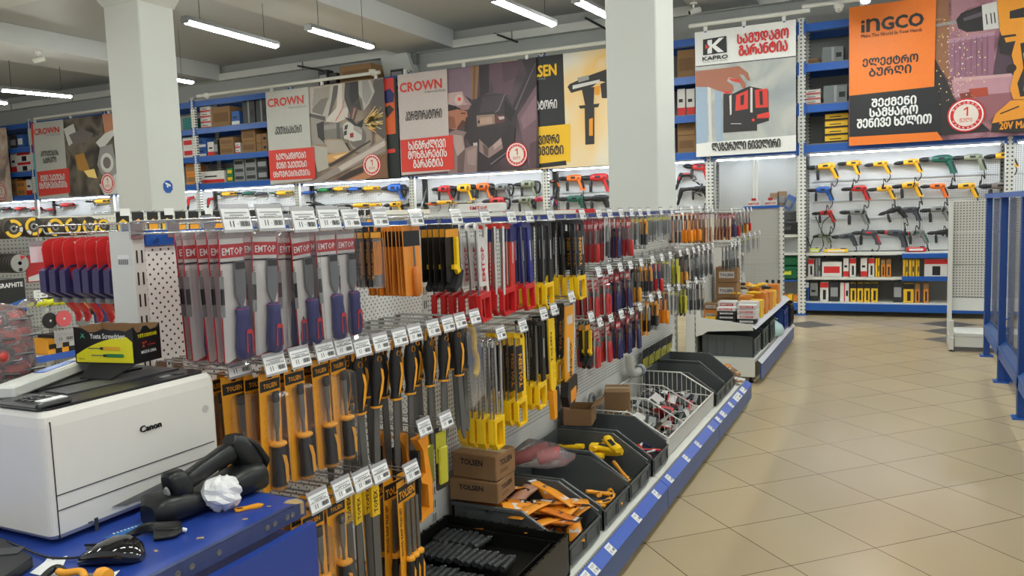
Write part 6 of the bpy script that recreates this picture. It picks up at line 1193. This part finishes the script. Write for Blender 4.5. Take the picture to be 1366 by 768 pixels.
for z, c, dx in ((.035, mat('print_amber2', (226, 170, 40), .5), 0), (.019, green, .006)):
    m.quad([(.03+dx, yg, z-.0012), (.058+dx, yg, z-.0012), (.058+dx, yg, z+.0012), (.03+dx, yg, z+.0012)], steel); m.quad([(.056+dx, yg-.0003, z-.003), (.063+dx, yg-.0003, z-.003), (.063+dx, yg-.0003, z+.003), (.056+dx, yg-.0003, z+.003)], bkc); m.quad([(.062+dx, yg-.0002, z-.004), (.098+dx, yg-.0002, z-.004), (.1+dx, yg-.0002, z), (.098+dx, yg-.0002, z+.004), (.062+dx, yg-.0002, z+.004)], c)
m.text('60pcs', (.008, yg, .008), X_, Z_, .013, .005, bkc, .01, 1); m.text('Yuete Screwdriver', (.036, yg, .057), X_, Z_, .075, .012, paper, .012)
m.quad([(.014, yg, .057), (.018, yg, .064), (.016, yg, .07), (.02, yg, .066), (.024, yg, .07), (.022, yg, .064), (.026, yg, .057), (.02, yg, .061)], mat('teal_print', (60, 160, 130), .5))
xg = LX+.0006
m.text('YUETE SCREWDRIVER', (xg, .009, .057), Y_, Z_, .046, .008, ycard, .012, 1); m.text('2"', (xg, .018, .035), Y_, Z_, .011, .012, crown_red, .012, 1); m.text('x 5.0mm', (xg, .031, .036), Y_, Z_, .018, .005, crown_red, .0, 1); m.text('MADE IN CHINA', (xg, .015, .02), Y_, Z_, .036, .007, paper, .012, 1); m.build('print', t)
m = M(); m.T = BT; m.prism([(.03, 0), (.127, 0), (.11, -.045), (.045, -.045)], (0, 0, -.001), X_, Vector((0, .85, .53)), Z_, .002, mat('flap_black', (14, 14, 14), .9)); m.build('flap', t)
# ---- white price rail and the bag of screwdrivers behind it
t = thing('price_rail', 'white plastic rail with a blue strip lying across the printer', 'rail', (-1.585, 1.05, PT+.005), math.atan2(.28, -.15))
m = M(); m.box((0, 0, .012), (.34, .045, .024), white, bev=.004); m.build('rail', t); m = M(); m.box((.03, .004, .0246), (.13, .022, .0015), stripm); m.build('blue_strip', t)
random.seed(31); BC = Vector((-1.70, 1.0, PT+.008))
t0 = None
for k in range(28):
    lay = k//7; ang = 2*math.pi*(k % 7)/7+lay*.4; a = ang+math.pi/2+random.uniform(-.3, .3)
    t = thing('screwdriver', '%s red and black handled screwdriver from the bottom of the wrapped bundle' % ORD[k], 'screwdriver', BC+Vector((.045*math.cos(ang), .045*math.sin(ang), .02+lay*.036)), a, 'screwdrivers in the wrapped bundle')
    if k == 0:
        m = M(); m.loft([((x, 0, 0), Y_, Z_, a_, a_) for x, a_ in [(-.05, .006), (-.045, .013), (-.02, .015), (.0, .012), (.02, .015), (.035, .01)]], mat('screwdriver_red', (206, 58, 48), .3), 10); h0 = m.build('handle', t)
        m = M(); m.loft([((x, 0, 0), Y_, Z_, a_, a_) for x, a_ in [(-.03, .0158), (-.01, .0145), (.0, .0135)]], packblk, 10); h1 = m.build('grip', t)
        m = M(); m.tube([(.035, 0, 0), (.075, 0, 0)], .003, steel, 6); h2 = m.build('shaft', t)
    else:
        for g in (h0, h1, h2): c = g.copy(); COL.objects.link(c); c.parent = t
t = thing('shrink_wrap', 'clear film around the bundle of red screwdrivers behind the printer', 'wrap', BC); m = M()
m.loft([((0, 0, z), X_, Y_, a, b) for z, a, b in [(-.004, .06, .068), (.03, .075, .08), (.08, .072, .078), (.12, .074, .076), (.15, .06, .06), (.16, .03, .03)]], film('wrap_film', (225, 215, 215), .2, 1., .12, .8), 16, p=2.6); m.build('film', t)
m = M(); m.loft([((.05, .05, .15), X_, Y_, .02, .02), ((.06, .06, .165), X_, Y_, .012, .015), ((.075, .07, .16), X_, Y_, .004, .008)], MATS['wrap_film'], 8); m.build('twist', t)
# ---- bar code scanner in its cradle
t = thing('scanner_cradle', 'black charging cradle under the hand scanner on the desk', 'cradle', (0, 0, 0)); rub = mat('scanner_black', (20, 22, 23), .38, var=.04)
A = Vector((-1.262, 1.02, DZ)); B = Vector((-1.225, 1.255, DZ)); d = (B-A).normalized(); sd = d.cross(Z_)
m = M(); m.loft([(A+d*x+Z_*(h*.5+.001), sd, Z_, w_, h*.5) for x, w_, h in [(-.018, .026, .04), (-.006, .042, .056), (.04, .046, .054), (.09, .038, .038), (.14, .036, .05), (.19, .04, .062), (.23, .036, .058), (.245, .02, .04)]], rub, 14, p=3); m.build('base', t)
m = M(); m.lathe([(.005, 0), (.005, .002), (0, .002)], A+d*.1+Z_*.037, Z_, mat('green_led', (80, 200, 70), .3, emit=.6), 8); m.build('indicator', t)
t = thing('barcode_scanner', 'black hand scanner resting in its cradle beside the printer', 'scanner', (0, 0, 0))
q = lambda x, y: AX(x, y, -1.245)
h0_, h1_, h2_ = q(237, 652), q(272, 625), q(305, 604)
m = M(); dd = (h2_-h0_).normalized(); up = (Z_-dd*Z_.dot(dd)).normalized(); sd = dd.cross(up)
m.loft([(q(225, 652), sd, up, .016, .026), (q(228, 651), sd, up, .022, .033), (q(244, 645), sd, up, .022, .034), (q(247, 643), sd, up, .019, .026), (q(249, 641), sd, up, .016, .017), (q(262, 632), sd, up, .0165, .0175), (q(285, 616), sd, up, .0175, .0185), (q(303, 605), sd, up, .02, .022), (q(312, 600), sd, up, .014, .018)], rub, 14, p=2.8); m.build('handle', t)
hd = (q(344, 614)-q(312, 590)); hu = hd.normalized(); hn = sd.cross(hu)
m = M(); c0 = q(314, 594)
m.loft([(q(306, 586), sd, hn, .018, .012), (q(312, 590), sd, hn, .026, .022), (q(322, 603), sd, hn, .03, .026), (q(332, 618), sd, hn, .032, .026), (q(337, 627), sd, hn, .028, .02)], rub, 14, p=2.8); m.build('head', t)
m = M(); m.loft([(q(318, 583), sd, hn, .02, .006), (q(330, 592), sd, hn, .032, .009), (q(344, 612), sd, hn, .034, .009), (q(343, 626), sd, hn, .024, .006)], mat('scanner_bumper', (16, 17, 18), .5), 12, p=3); m.build('bumper', t)
m = M(); m.loft([(q(234, 652)+sd*-.02, dd, up, .012, .022), (q(234, 652)+sd*-.0215, dd, up, .011, .02)], mat('scanner_bumper', (0, 0, 0)), 10); m.loft([(q(230, 652)-dd*.0115, sd, up, .007, .012), (q(228, 653)-dd*.0125, sd, up, .006, .01)], greyink, 10); m.build('end_cap', t)
# ---- small things on the desk
random.seed(14)
p = AZ(297, 680, DZ); t = thing('crumpled_paper', 'crumpled ball of white paper beside the scanner', 'paper', (p.x, p.y, DZ+.034))
bm_v = []; rings = []
m = M(); N_ = 18
vs = []; fs = []
for i in range(13):
    for j in range(N_):
        th = math.pi*i/12; ph = 2*math.pi*j/N_; rr = .037*random.choice((.84, .9, .97, 1.04)); vs.append((rr*1.1*math.sin(th)*math.cos(ph), rr*1.1*math.sin(th)*math.sin(ph), rr*.95*math.cos(th)))
for i in range(12):
    for j in range(N_):
        a_, b_, c_, d_ = i*N_+j, i*N_+(j+1) % N_, (i+1)*N_+(j+1) % N_, (i+1)*N_+j; fs += [(a_, b_, c_), (a_, c_, d_)]
m.add(vs, fs, paper); m.build('paper', t)
a, b = AZ(313, 682, DZ), AZ(352, 674, DZ); d = (b-a).normalized(); s_ = Z_.cross(d); L = (b-a).length
t = thing('plastic_tag', 'flat orange plastic tag lying on the blue desk', 'tag', (a+b)/2+Z_*.001)
m = M(); m.prism([(-L/2, -.008), (-L/2+.006, -.011), (-.004, -.008), (.008, -.01), (L/2-.008, -.01), (L/2, 0), (L/2-.008, .01), (.008, .01), (-.002, .007), (-L/2+.006, .01), (-L/2, .006)], (0, 0, 0), d, s_, Z_, .003, packor); m.prism([(-L/2+.005, -.003), (-L/2+.016, -.003), (-L/2+.016, .003), (-L/2+.005, .003)], (0, 0, .0032), d, s_, Z_, .0004, packblk); m.build('tag_body', t)
a, b = AZ(109, 748, DZ), AZ(190, 745, DZ); c = AZ(150, 748, DZ); ang = math.atan2((b-a).y, (b-a).x)
t = thing('computer_mouse', 'glossy black computer mouse on the blue desk', 'mouse', c, ang); gl = mat('gloss_black', (12, 12, 13), .08, var=0, coat=.6)
m = M(); m.loft([((x, 0, h*.5), Y_, Z_, w_, h*.5) for x, w_, h in [(-.052, .012, .012), (-.046, .024, .018), (-.025, .031, .031), (.0, .034, .04), (.025, .033, .04), (.042, .027, .028), (.052, .012, .012)]], gl, 16, p=2.5); m.build('shell', t)
m = M(); m.box((-.035, 0, .0235), (.016, .005, .006), dgrey, bev=.002); m.build('scroll_wheel', t); m = M(); m.box((-.02, 0, .0295), (.05, .0012, .004), packblk); m.build('button_split', t)
t = thing('mouse_cable', 'thin black mouse cable running along the foot of the printer', 'cable', (0, 0, 0)); m = M(); pts = [AZ(x, y, DZ+.004) for x, y in ((-10, 715), (25, 728), (60, 742), (90, 744), (112, 742))]; m.tube(bez(pts, 5), .002, packblk, 6); m.build('cord', t)
t = thing('folded_cable', 'bundle of folded black cable with a white tip by the mouse', 'cable', (0, 0, 0))
for k in range(5):
    pts = [AZ(168+k*2, 714-k, DZ+.006), AZ(195, 708-k*2, DZ+.008+.003*k), AZ(225, 702-k*2+4, DZ+.01), AZ(240, 706-k*2, DZ+.008), AZ(232, 714-k*2, DZ+.006), AZ(205, 718-k*2, DZ+.006)]
    m = M(); m.tube(bez(pts, 4), .0042, packblk, 6); m.build('cable_loop', t)
m = M(); p = AZ(243, 706, DZ+.008); m.tube([p, p+Vector((.004, .006, -.003))], .004, paper, 6); m.build('tip', t)
t = thing('leaflet', 'bright blue leaflet lying under the front of the printer', 'leaflet', (0, 0, 0)); m = M(); ps = [AZ(x, y, DZ+.0008) for x, y in ((138, 718), (205, 690), (222, 684), (216, 702), (165, 720))]; m.prism([(p_.x, p_.y) for p_ in ps], (0, 0, DZ+.0006), X_, Y_, Z_, .0008, mat('leaflet_blue', (26, 110, 186), .35))
a, b = AZ(152, 712, DZ+.002), AZ(186, 701, DZ+.002); d = (b-a).normalized(); 
for k in range(7): q_ = a+d*(b-a).length*k/7; m.quad([q_, q_+d*.003, q_+d*.003+Z_.cross(d)*.006, q_+Z_.cross(d)*.006], paper)
m.build('sheet', t)
t = thing('keyboard', 'black device with a grey edge at the lower left desk corner', 'device', (0, 0, 0)); ps = [AZ(x, y, DZ+.02) for x, y in ((-60, 690), (0, 718), (43, 742), (0, 772), (-60, 800))]; t.name = 'card_terminal'
m = M(); m.prism([(p_.x, p_.y) for p_ in ps], (0, 0, DZ+.002), X_, Y_, Z_, .018, black); m.prism([(p_.x, p_.y) for p_ in ps], (0, 0, DZ+.012), X_, Y_, Z_, .003, pbg); m.build('case', t); m = M(); p = AZ(8, 735, DZ+.021); m.box((p.x, p.y, DZ+.0205), (.05, .03, .002), pbg, rz=.6); m.build('touch_pad', t)
t = thing('paper_slips', 'torn white paper slips at the near edge of the desk', 'paper', (0, 0, 0))
for k, pp in enumerate((((40, 765), (60, 750), (66, 742), (70, 748), (90, 742), (84, 756), (60, 770)), ((40, 775), (74, 764), (80, 774)), ((125, 775), (160, 763), (150, 775)))):
    m = M(); m.prism([(p_.x, p_.y) for p_ in (AZ(x, y, DZ) for x, y in pp)], (0, 0, DZ+.001+.001*k), X_, Y_, Z_, .0008, paper); m.build('slip', t)
t = thing('hand_scissors', 'orange and black handled scissors cut by the lower photo edge', 'scissors', (0, 0, 0))
p0, p1, p2 = AZ(80, 772, DZ+.01), AZ(108, 768, DZ+.01), AZ(140, 768, DZ+.01)
m = M(); m.tube(bez([AZ(50, 785, DZ+.01), AZ(58, 770, DZ+.012), AZ(75, 757, DZ+.014), AZ(88, 765, DZ+.012)], 5), .006, packblk, 8); m.build('handle', t); m = M(); m.tube(bez([AZ(78, 762, DZ+.014), AZ(86, 764, DZ+.014), AZ(108, 762, DZ+.014), AZ(114, 772, DZ+.012)], 4), .006, packor, 8); m.build('handle', t); m = M(); m.tube([AZ(112, 768, DZ+.01), AZ(128, 768, DZ+.01)], .005, grey, 8); m.build('pivot', t); m = M(); m.lathe([(0, -.012), (.012, -.01), (.014, 0), (.012, .01), (0, .012)], AZ(138, 768, DZ+.013), X_, packor, 10); m.build('knob', t)
# ------------------------------------------------------------------ back of the tool gondola
BXg = GX-.085
for i in range(4):
    a = GY0+BAY*i
    for z0, z1 in ((.2, .83), (.832, 1.478)): m = M(); m.box((BXg, a+BAY/2+.016, (z0+z1)/2), (.012, BAY-.036, z1-z0), pegs); o = m.build('rear_panel', bpy.data.objects['gondola_bay' if i == 0 else 'gondola_bay.%03d' % i])
    m = M(); m.box((BXg-.25, a+BAY/2, .185), (.48, BAY-.004, .03), white); m.box((BXg-.5, a+BAY/2, .1), (.02, BAY-.006, .12), facia); m.build('rear_base_shelf', bpy.data.objects['gondola_bay' if i == 0 else 'gondola_bay.%03d' % i])
for k, (y, z) in enumerate(((1.36, 1.515), (1.5, 1.515), (1.62, 1.535), (1.78, 1.53), (1.95, 1.535), (2.15, 1.53), (2.4, 1.535), (2.7, 1.53))):
    if k > 1:
        h = thing('peg_hook', '%s plain wire hook on the rear face of the tool gondola, from the till' % ORD[k-2], 'hook', (BXg-.006, y, z), math.pi, 'plain rear hooks of the tool gondola'); m = M(); m.tube([(0, -.01, 0), (.34, -.01, 0), (.345, 0, .004), (.34, .01, 0), (0, .01, 0)], .0026, chrome, 5); m.build('prong', h); m = M(); m.box((.003, 0, 0), (.006, .05, .03), chrome); m.build('base_plate', h)
    else:
        h = thing('display_hook', '%s rear hook with a blank label beside the staple guns' % ORD[k], 'hook', (BXg-.006, y, z), math.pi, 'rear hooks of the tool gondola'); m = M(); m.tube([(0, 0, 0), (.31, 0, 0), (.322, 0, .014)], .0026, chrome, 5); m.box((.003, 0, .005), (.006, .03, .03), chrome); m.build('prong', h)
        m = M(); m.box((.326, 0, -.024), (.002, .074, .012), mat('label_clip', (150, 148, 150), .3)); m.box((.328, 0, -.052), (.002, .07, .044), mat('label_back', (232, 220, 226), .6)); m.build('price_label', h); m = M(); m.tube([(0, .01, .02), (.326, .01, .02), (.326, .01, -.02)], .002, chrome, 4); m.build('label_arm', h)
# staple guns hanging behind the end of the gondola
gred = mat('gun_red', (196, 40, 40), .4); gnavy = mat('gun_navy', (52, 46, 92), .45)
for k in range(7):
    loc = (-2.0+.042*k, 1.37, 1.505); lab = '%s red and navy staple gun from the till on the gondola rear hook' % ORD[k]
    if k == 0:
        sg = thing('staple_gun', lab, 'staple gun', loc, 0, 'staple guns on the rear hook'); t = sg
        m = M(); m.prism([(-.04, -.03), (-.035, -.012), (-.02, -.004), (.02, -.0), (.036, -.012), (.04, -.03), (.036, -.085), (-.036, -.085)], (0, 0, 0), Y_, Z_, X_, .003, gred); m.quad([(.0034, -.01, -.012), (.0034, .012, -.012), (.0034, .008, -.019), (.0034, -.006, -.019)], cardw); m.build('card', t)
        m = M(); m.prism([(-.044, -.085), (-.02, -.07), (.028, -.075), (.036, -.1), (.034, -.145), (-.004, -.16), (-.044, -.14)], (-.012, 0, 0), Y_, Z_, X_, .024, gnavy); m.prism([(-.03, -.078), (.02, -.07), (.032, -.082), (.026, -.1), (-.004, -.092), (-.026, -.108)], (-.013, 0, 0), Y_, Z_, X_, .026, gred); m.build('body', t)
        m = M(); m.box((0, .0, -.163), (.02, .03, .016), csilver, bev=.003); m.build('nose', t)
        m = M(); m.bar((0, .005, -.15), (0, .045, -.2), .016, .012, gred); m.tube([(0, .044, -.198), (0, .05, -.215), (0, .045, -.228)], [.008, .009, .005], gred, 8); m.build('lever', t)
    else: dup(sg, lab, loc, (0, random.uniform(-.05, .05), random.uniform(-.1, .1)))
# ------------------------------------------------------------------ the disc gondola at the left
LX0 = -5.2; LH = 1.62
pegl = pegmat('left_pegboard', (176, 176, 172), (96, 96, 94), .025, .005, 'Y'); pegt = pegmat('top_strip_peg', (224, 220, 208), (150, 146, 136), .03, .005, 'Y')
for i in range(5):
    a = 2.2+1.25*i; b_ = a+1.25
    t = thing('gondola_bay', '%s bay of the abrasive disc gondola at the left' % ORD[i], 'shelving', (0, 0, 0), 0, 'disc gondola bays')
    m = M(); m.box((LX0-.04, a+.016, LH/2), (.08, .03, LH), white)
    for k in range(24): m.box((LX0+.0005, a+.016, LH-.06-.06*k), (.002, .004, .03), ink)
    m.build('upright', t)
    for z0, z1 in ((.2, .6), (.602, 1.0), (1.002, 1.4), (1.402, 1.565)): m = M(); m.box((LX0-.012, (a+b_)/2, (z0+z1)/2), (.024, 1.2, z1-z0), pegl); m.build('back_panel', t)
    m = M(); m.box((LX0-.008, (a+b_)/2, 1.593), (.03, 1.2, .05), pegt); m.build('top_rail', t)
    m = M(); m.box((LX0+.22, (a+b_)/2, .19), (.45, 1.246, .03), white); m.box((LX0+.44, (a+b_)/2, .1), (.02, 1.24, .12), facia); m.build('base_shelf', t)
    m = M(); m.box((LX0+.18, (a+b_)/2, .72), (.36, 1.22, .025), white); m.box((LX0+.365, (a+b_)/2, .72), (.006, 1.22, .04), stripm); m.build('shelf', t)
discm = mat('abrasive_brown', (74, 66, 56), .8, var=.2, scale=300); dky = mat('disc_yellow', (236, 190, 50), .5); dkb = mat('disc_black', (44, 40, 36), .6)
def disc_mesh(t, rim, face, r, th=.022, hub=True, plain=False):
    m = M(); m.lathe([(.011, 0), (r, 0), (r, th), (r*.5, th+.001), (.011, th-.003), (.011, 0)], (0, 0, 0), X_, rim, 18); b = m.build('disc', t)
    m = M()
    if not plain:
        m.lathe([(r*.95, th+.0012), (r*.55, th+.0016)], (0, 0, 0), X_, dkb, 20)
        for a0, a1, c in ((200, 330, face), (20, 110, face), (335, 370, cardw)):
            m.quad([(th+.0022, r*.92*math.cos(math.radians(a)), r*.92*math.sin(math.radians(a))) for a in [a0+(a1-a0)*k/6 for k in range(7)]]+[(th+.0022, r*.6*math.cos(math.radians(a)), r*.6*math.sin(math.radians(a))) for a in [a1-(a1-a0)*k/6 for k in range(7)]], c)
    m.lathe([(r*.36, th+.002), (r*.3, th+.004), (.011, th+.003)], (0, 0, 0), X_, csilver, 16); m.build('label_ring', t); return b
dcount = 0; proto_disc = None
for j, (px, py) in enumerate(((18, 305), (45, 302), (74, 303), (97, 302), (120, 301), (138, 301))):
    c = AX(px, py, -4.85); r = .063 if j < 5 else .05
    t = thing('peg_hook', '%s plain disc hook from the left on the disc gondola' % ORD[j], 'hook', (LX0, c.y, c.z), 0, 'disc hooks of the left gondola'); m = M(); m.tube([(0, 0, 0), (.37, 0, 0), (.385, 0, .01)], .004, chrome, 6); m.build('prong', t); m = M(); m.box((.004, 0, 0), (.008, .04, .04), chrome); m.build('base_plate', t)
    for k in range(9):
        loc = (c.x-.022-.03*k, c.y, c.z); lab = '%s yellow faced flap disc from the tip of the %s disc hook' % (ORD[k], ORD[j])
        if proto_disc is None: proto_disc = thing('flap_disc', lab, 'abrasive disc', loc, 0, 'flap discs on the left gondola'); disc_mesh(proto_disc, discm, dky, .061)
        else: dup(proto_disc, lab, loc, (random.uniform(0, 6), 0, 0), scale=(1, r/.063, r/.063))
c = AX(24, 351, -4.85); gd = mat('cut_disc_grey', (150, 148, 144), .5); dp = None
for k in range(8):
    lab = '%s grey cutting disc from the tip of its hook below the flap discs' % ORD[k]; loc = (c.x-.004-.03*k, c.y, c.z)
    if dp is None: dp = thing('cutting_disc', lab, 'abrasive disc', loc, 0, 'grey cutting discs'); m = M(); m.lathe([(.011, 0), (.06, 0), (.06, .022), (.011, .022)], (0, 0, 0), X_, dkb, 18); m.build('disc', dp); m = M(); m.lathe([(.056, .0225), (.012, .0228)], (0, 0, 0), X_, gd, 18); m.quad([(.0235, .005, .05), (.0235, .035, .04), (.0235, .03, .03), (.0235, .008, .02)], packred); m.quad([(.0235, -.01, -.05), (.0235, .012, -.05), (.0235, .012, -.03), (.0235, -.01, -.03)], ink); m.build('printed_face', dp)
    else: dup(dp, lab, loc)
def flat_pack(px, py, w_, h_, X, label, name, cat, cols, txt=None, tc=None, group=None, round_=None):
    c = AX(px, py, X); t = thing(name, label, cat, c, random.uniform(-.1, .1), group); m = M(); m.box((0, 0, 0), (.012, w_, h_), cols[0], bev=.004)
    if len(cols) > 1: m.quad([(.0066, -w_*.46, -h_*.46), (.0066, w_*.46, -h_*.46), (.0066, w_*.46, -h_*.1), (.0066, -w_*.46, -h_*.3)], cols[1])
    if txt: m.text(txt, (.0068, -w_*.42, h_*.25), Y_, Z_, w_*.84, h_*.14, tc or paper, .02, 1)
    m.build('card', t)
    if round_: m = M(); m.lathe([(0, 0), (round_[1], 0), (round_[1], .012), (0, .013)], (.008, 0, -h_*.08), X_, round_[0], 18); m.lathe([(.008, .0135), (0, .0135)], (.008, 0, -h_*.08), X_, cardw, 10); m.build('disc', t)
    return t
flat_pack(50, 358, .15, .17, -4.95, 'red and white pack left of the staple guns', 'tool_pack', 'pack', (packred, cardw)); flat_pack(14, 395, .18, .2, -4.6, 'black pack with pale lettering at the left photo edge', 'abrasive_bag', 'pack', (packblk, cblue), 'GRAPHITE')
pinkd = mat('pink_pad', (206, 88, 96), .7)
flat_pack(64, 425, .11, .15, -4.85, 'clear pack with a dark round pad', 'pad_pack', 'pack', (clear,), round_=(packblk, .05)); flat_pack(83, 422, .13, .16, -4.84, 'clear pack with a pink round pad', 'pad_pack', 'pack', (clear,), round_=(pinkd, .052)); flat_pack(109, 422, .13, .16, -4.83, 'clear pack with a grey round pad and white hub', 'pad_pack', 'pack', (clear,), round_=(grey, .052))
flat_pack(119, 403, .06, .18, -4.9, 'orange pack behind the red levers', 'tool_pack', 'pack', (packor, packblk)); flat_pack(134, 410, .1, .2, -4.8, 'navy pack behind the red levers', 'tool_pack', 'pack', (navy, gnavy)); flat_pack(148, 408, .06, .12, -4.9, 'small orange pack beside the gondola post', 'tool_pack', 'pack', (packor, kraft))
for k in range(8):
    c = AX(44+k*10, 404-k*.6, -4.85); t = thing('yellow_net_pack', '%s yellow packed cord from the left below the disc pegs' % ORD[k], 'pack', c, 0, 'yellow packs on the disc gondola'); m = M(); m.loft([((0, y, .004*math.sin(40*y)), X_, Z_, .03, .022) for y in (-.03, -.01, .01, .03)], mat('neon_yellow', (214, 216, 48), .5), 8); m.build('cord', t); m = M(); m.box((0, .0, .026), (.03, .05, .008), packblk); m.build('header_card', t)
for k, (px, py) in enumerate(((18, 378), (54, 392), (110, 388), (86, 448))):
    c = AX(px, py, -4.8); t = thing('price_label', '%s white shelf label from the left on the disc gondola' % ORD[k], 'label', c, 0, 'labels on the disc gondola'); big = 1.6 if k == 3 else 1; m = M(); m.box((0, 0, 0), (.002, .085*big, .05*big), paper if k < 3 else holder); price_print(m, (.0012, -.04*big, -.022*big), Y_, Z_, X_, .08*big, .044*big); m.build('label', t); m = M(); m.tube([(-.4, 0, .03*big), (0, 0, .03*big)], .003, chrome, 5); m.build('hook', t)
for k in range(5):
    c = AX(62+k*9, 483-k*1.2, -4.95); t = thing('sandpaper_pack', '%s orange and black pack from the left on the disc gondola shelf' % ORD[k], 'pack', (c.x, c.y, .733), random.uniform(-.1, .1), 'packs on the disc gondola shelf'); m = M(); m.box((0, 0, .05+.01*(k % 2)), (.16, .075, .1+.02*(k % 2)), packblk if k % 2 else packor, bev=.004); m.build('box', t); m = M(); m.box((.081, 0, .05), (.002, .06, .03), cardw if k % 2 else packblk); m.build('label', t)
# packs at the top of the left gondola seen above the tool gondola
random.seed(17)
for k in range(26):
    y = 3.85+.125*k; c = (packblk, packor) if k % 3 else (packblk, dky); z = 1.555-.012*(k > 12)
    nm = '%s blade pack from the left along the top of the disc gondola' % ORD[k]
    t = thing('blade_pack', nm, 'pack', (-4.88, y, z), random.uniform(-.15, .15), 'blade packs along the disc gondola'); m = M(); m.box((0, 0, 0), (.008, .105, .15), c[0], bev=.003); m.quad([(.0045, -.045, -.06), (.0045, .045, -.06), (.0045, .045, .0), (.0045, 0, .03), (.0045, -.045, .0)], c[1] if k < 13 else random.choice((cardw, packred, packor, csilver))); m.build('card', t)
    m = M(); m.tube([(-.31, 0, .08), (.02, 0, .08), (.03, 0, .09)], .003, chrome, 5); m.build('hook', t)
    if k % 3 == 0: m = M(); m.box((.03, 0, .075), (.002, .08, .05), paper); m.build('price_label', t)
# boxes standing on top of far units, just visible over the tool gondola
for k, (x0, x1, yt, yb, col, lab) in enumerate(((610, 668, 270, 284, cardw, 'white carton with a red word on top of the far gondola'), (740, 792, 278, 294, packred, 'red header strip standing on the distant white gondola'), (655, 682, 288, 296, orange, 'orange level lying on top of the far gondola'))):
    a = AY(x0, yb, 6.42); b = AY(x1, yt, 6.42)
    t = thing(('carton', 'header_strip', 'spirit_level')[k], lab, ('box', 'card', 'level')[k], ((a.x+b.x)/2, a.y, a.z)); ht = max(.05, b.z-a.z); w_ = b.x-a.x; m = M(); m.box((0, .06, ht/2), (w_, .12, ht), col, bev=.005); m.build('body', t)
    m = M()
    if k < 2: m.text('EMTOP', (-w_*.2, -.002, ht*.3), X_, Z_, w_*.4, ht*.4, packred if k == 0 else paper, .02, 1); m.build('lettering', t)
    else: m.box((0, .0, ht*.5), (w_*.2, .125, ht*.5), paper); m.build('vial', t)
t = thing('gondola_bay', 'distant white pegboard gondola between the two pillars', 'shelving', (0, 0, 0)); m = M(); m.box((-3.55, 6.5, .78), (2.1, .06, 1.5), pegw); m.build('back_panel', t); m = M(); m.box((-3.55, 6.48, 1.53), (2.1, .22, .03), white); m.build('top_shelf', t); m = M(); m.box((-3.55, 6.3, .19), (2.1, .4, .03), white); m.build('base_shelf', t)
for x in (-4.57, -2.53): m = M(); m.box((x, 6.5, .77), (.05, .08, 1.54), white); m.build('upright', t)

# small things high up on the racks
for x, y, lab in ((497, 97, 'white dome camera at the right end of the grinder banner rail'), (276, 128, 'white dome camera at the left end of the grinder banner rail'), (1119, 11, 'white dome camera over the orange banner')):
    p = AY(x, y, 11.46); t = thing('dome_camera', lab, 'camera', p); m = M(); m.lathe([(.0, .05), (.06, .05), (.06, .01), (.05, .0)], (0, 0, 0), Z_, white, 14); m.build('base', t); m = M(); m.lathe([(.05, 0), (.045, -.03), (.02, -.05), (0, -.052)], (0, 0, 0), Z_, white, 14); m.lathe([(.018, .046), (0, .048)], (0, 0, -.005), (0, -.8, -.5), black, 10); m.build('dome', t)
p = AY(533, 92, 12.2); t = thing('wall_heater', 'pale sloped metal hood on the back wall over the banners', 'hood', p); m = M(); m.prism([(-.33, .22), (.22, .26), (.42, -.3), (-.22, -.3)], (0, -.1, 0), X_, Z_, Y_, .22, offwhite); m.build('hood', t); m = M(); m.box((.3, .05, .2), (.1, .1, .3), grey); m.build('pipe', t)
for x0, y0, x1, y1, lab in ((393, 87, 430, 94, 'first dark stay rod on the back wall from the left'), (660, 45, 690, 56, 'second dark stay rod on the back wall from the left'), (781, 24, 811, 40, 'third dark stay rod by the wide pillar')):
    a = AY(x0, y0, 12.3); b = AY(x1, y1, 11.7); t = thing('stay_rod', lab, 'rod', a, 0, 'stay rods on the back wall'); m = M(); m.tube([(0, 0, 0), b-a], .018, black, 6); m.build('rod', t)
# ------------------------------------------------------------------ pieces that belong to a part sit under that part
NEST = {'trigger': 'handle', 'chisel_handle': 'chisel_blade', 'price_label': ('label_holder', 'price_strip'), 'clip': 'top_rail', 'end_cap': ('housing', 'handle'), 'hang_tab': 'handle', 'power_button': 'control_panel', 'slider': 'body', 'scroll_wheel': 'shell',
        'button_split': 'shell', 'disc_guard': 'gear_head', 'label_ring': 'disc', 'printed_face': 'disc', 'indicator': 'base', 'broken_corner': 'desk_top', 'screw_plate': 'metal_edge', 'bumper': 'head', 'sleeve': 'blade', 'header_card': ('bag', 'cord'), 'inner_strut': 'post', 'crest': 'card', 'blue_strip': 'rail', 'twist': 'film', 'tip': 'sleeve', 'base_plate': 'prong'}
_kids = {}
for o in list(SC.objects):
    if o.parent is not None and o.parent.parent is None: _kids.setdefault(o.parent.name, []).append(o)
for _n, _ch in _kids.items():
    by = {}
    for c in _ch: by.setdefault(c.name.split('.')[0], c)
    for c in _ch:
        want = NEST.get(c.name.split('.')[0]); want = (want,) if isinstance(want, str) else want or ()
        for wn in want:
            if wn in by and by[wn] is not c and by[wn].parent is c.parent: c.parent = by[wn]; break
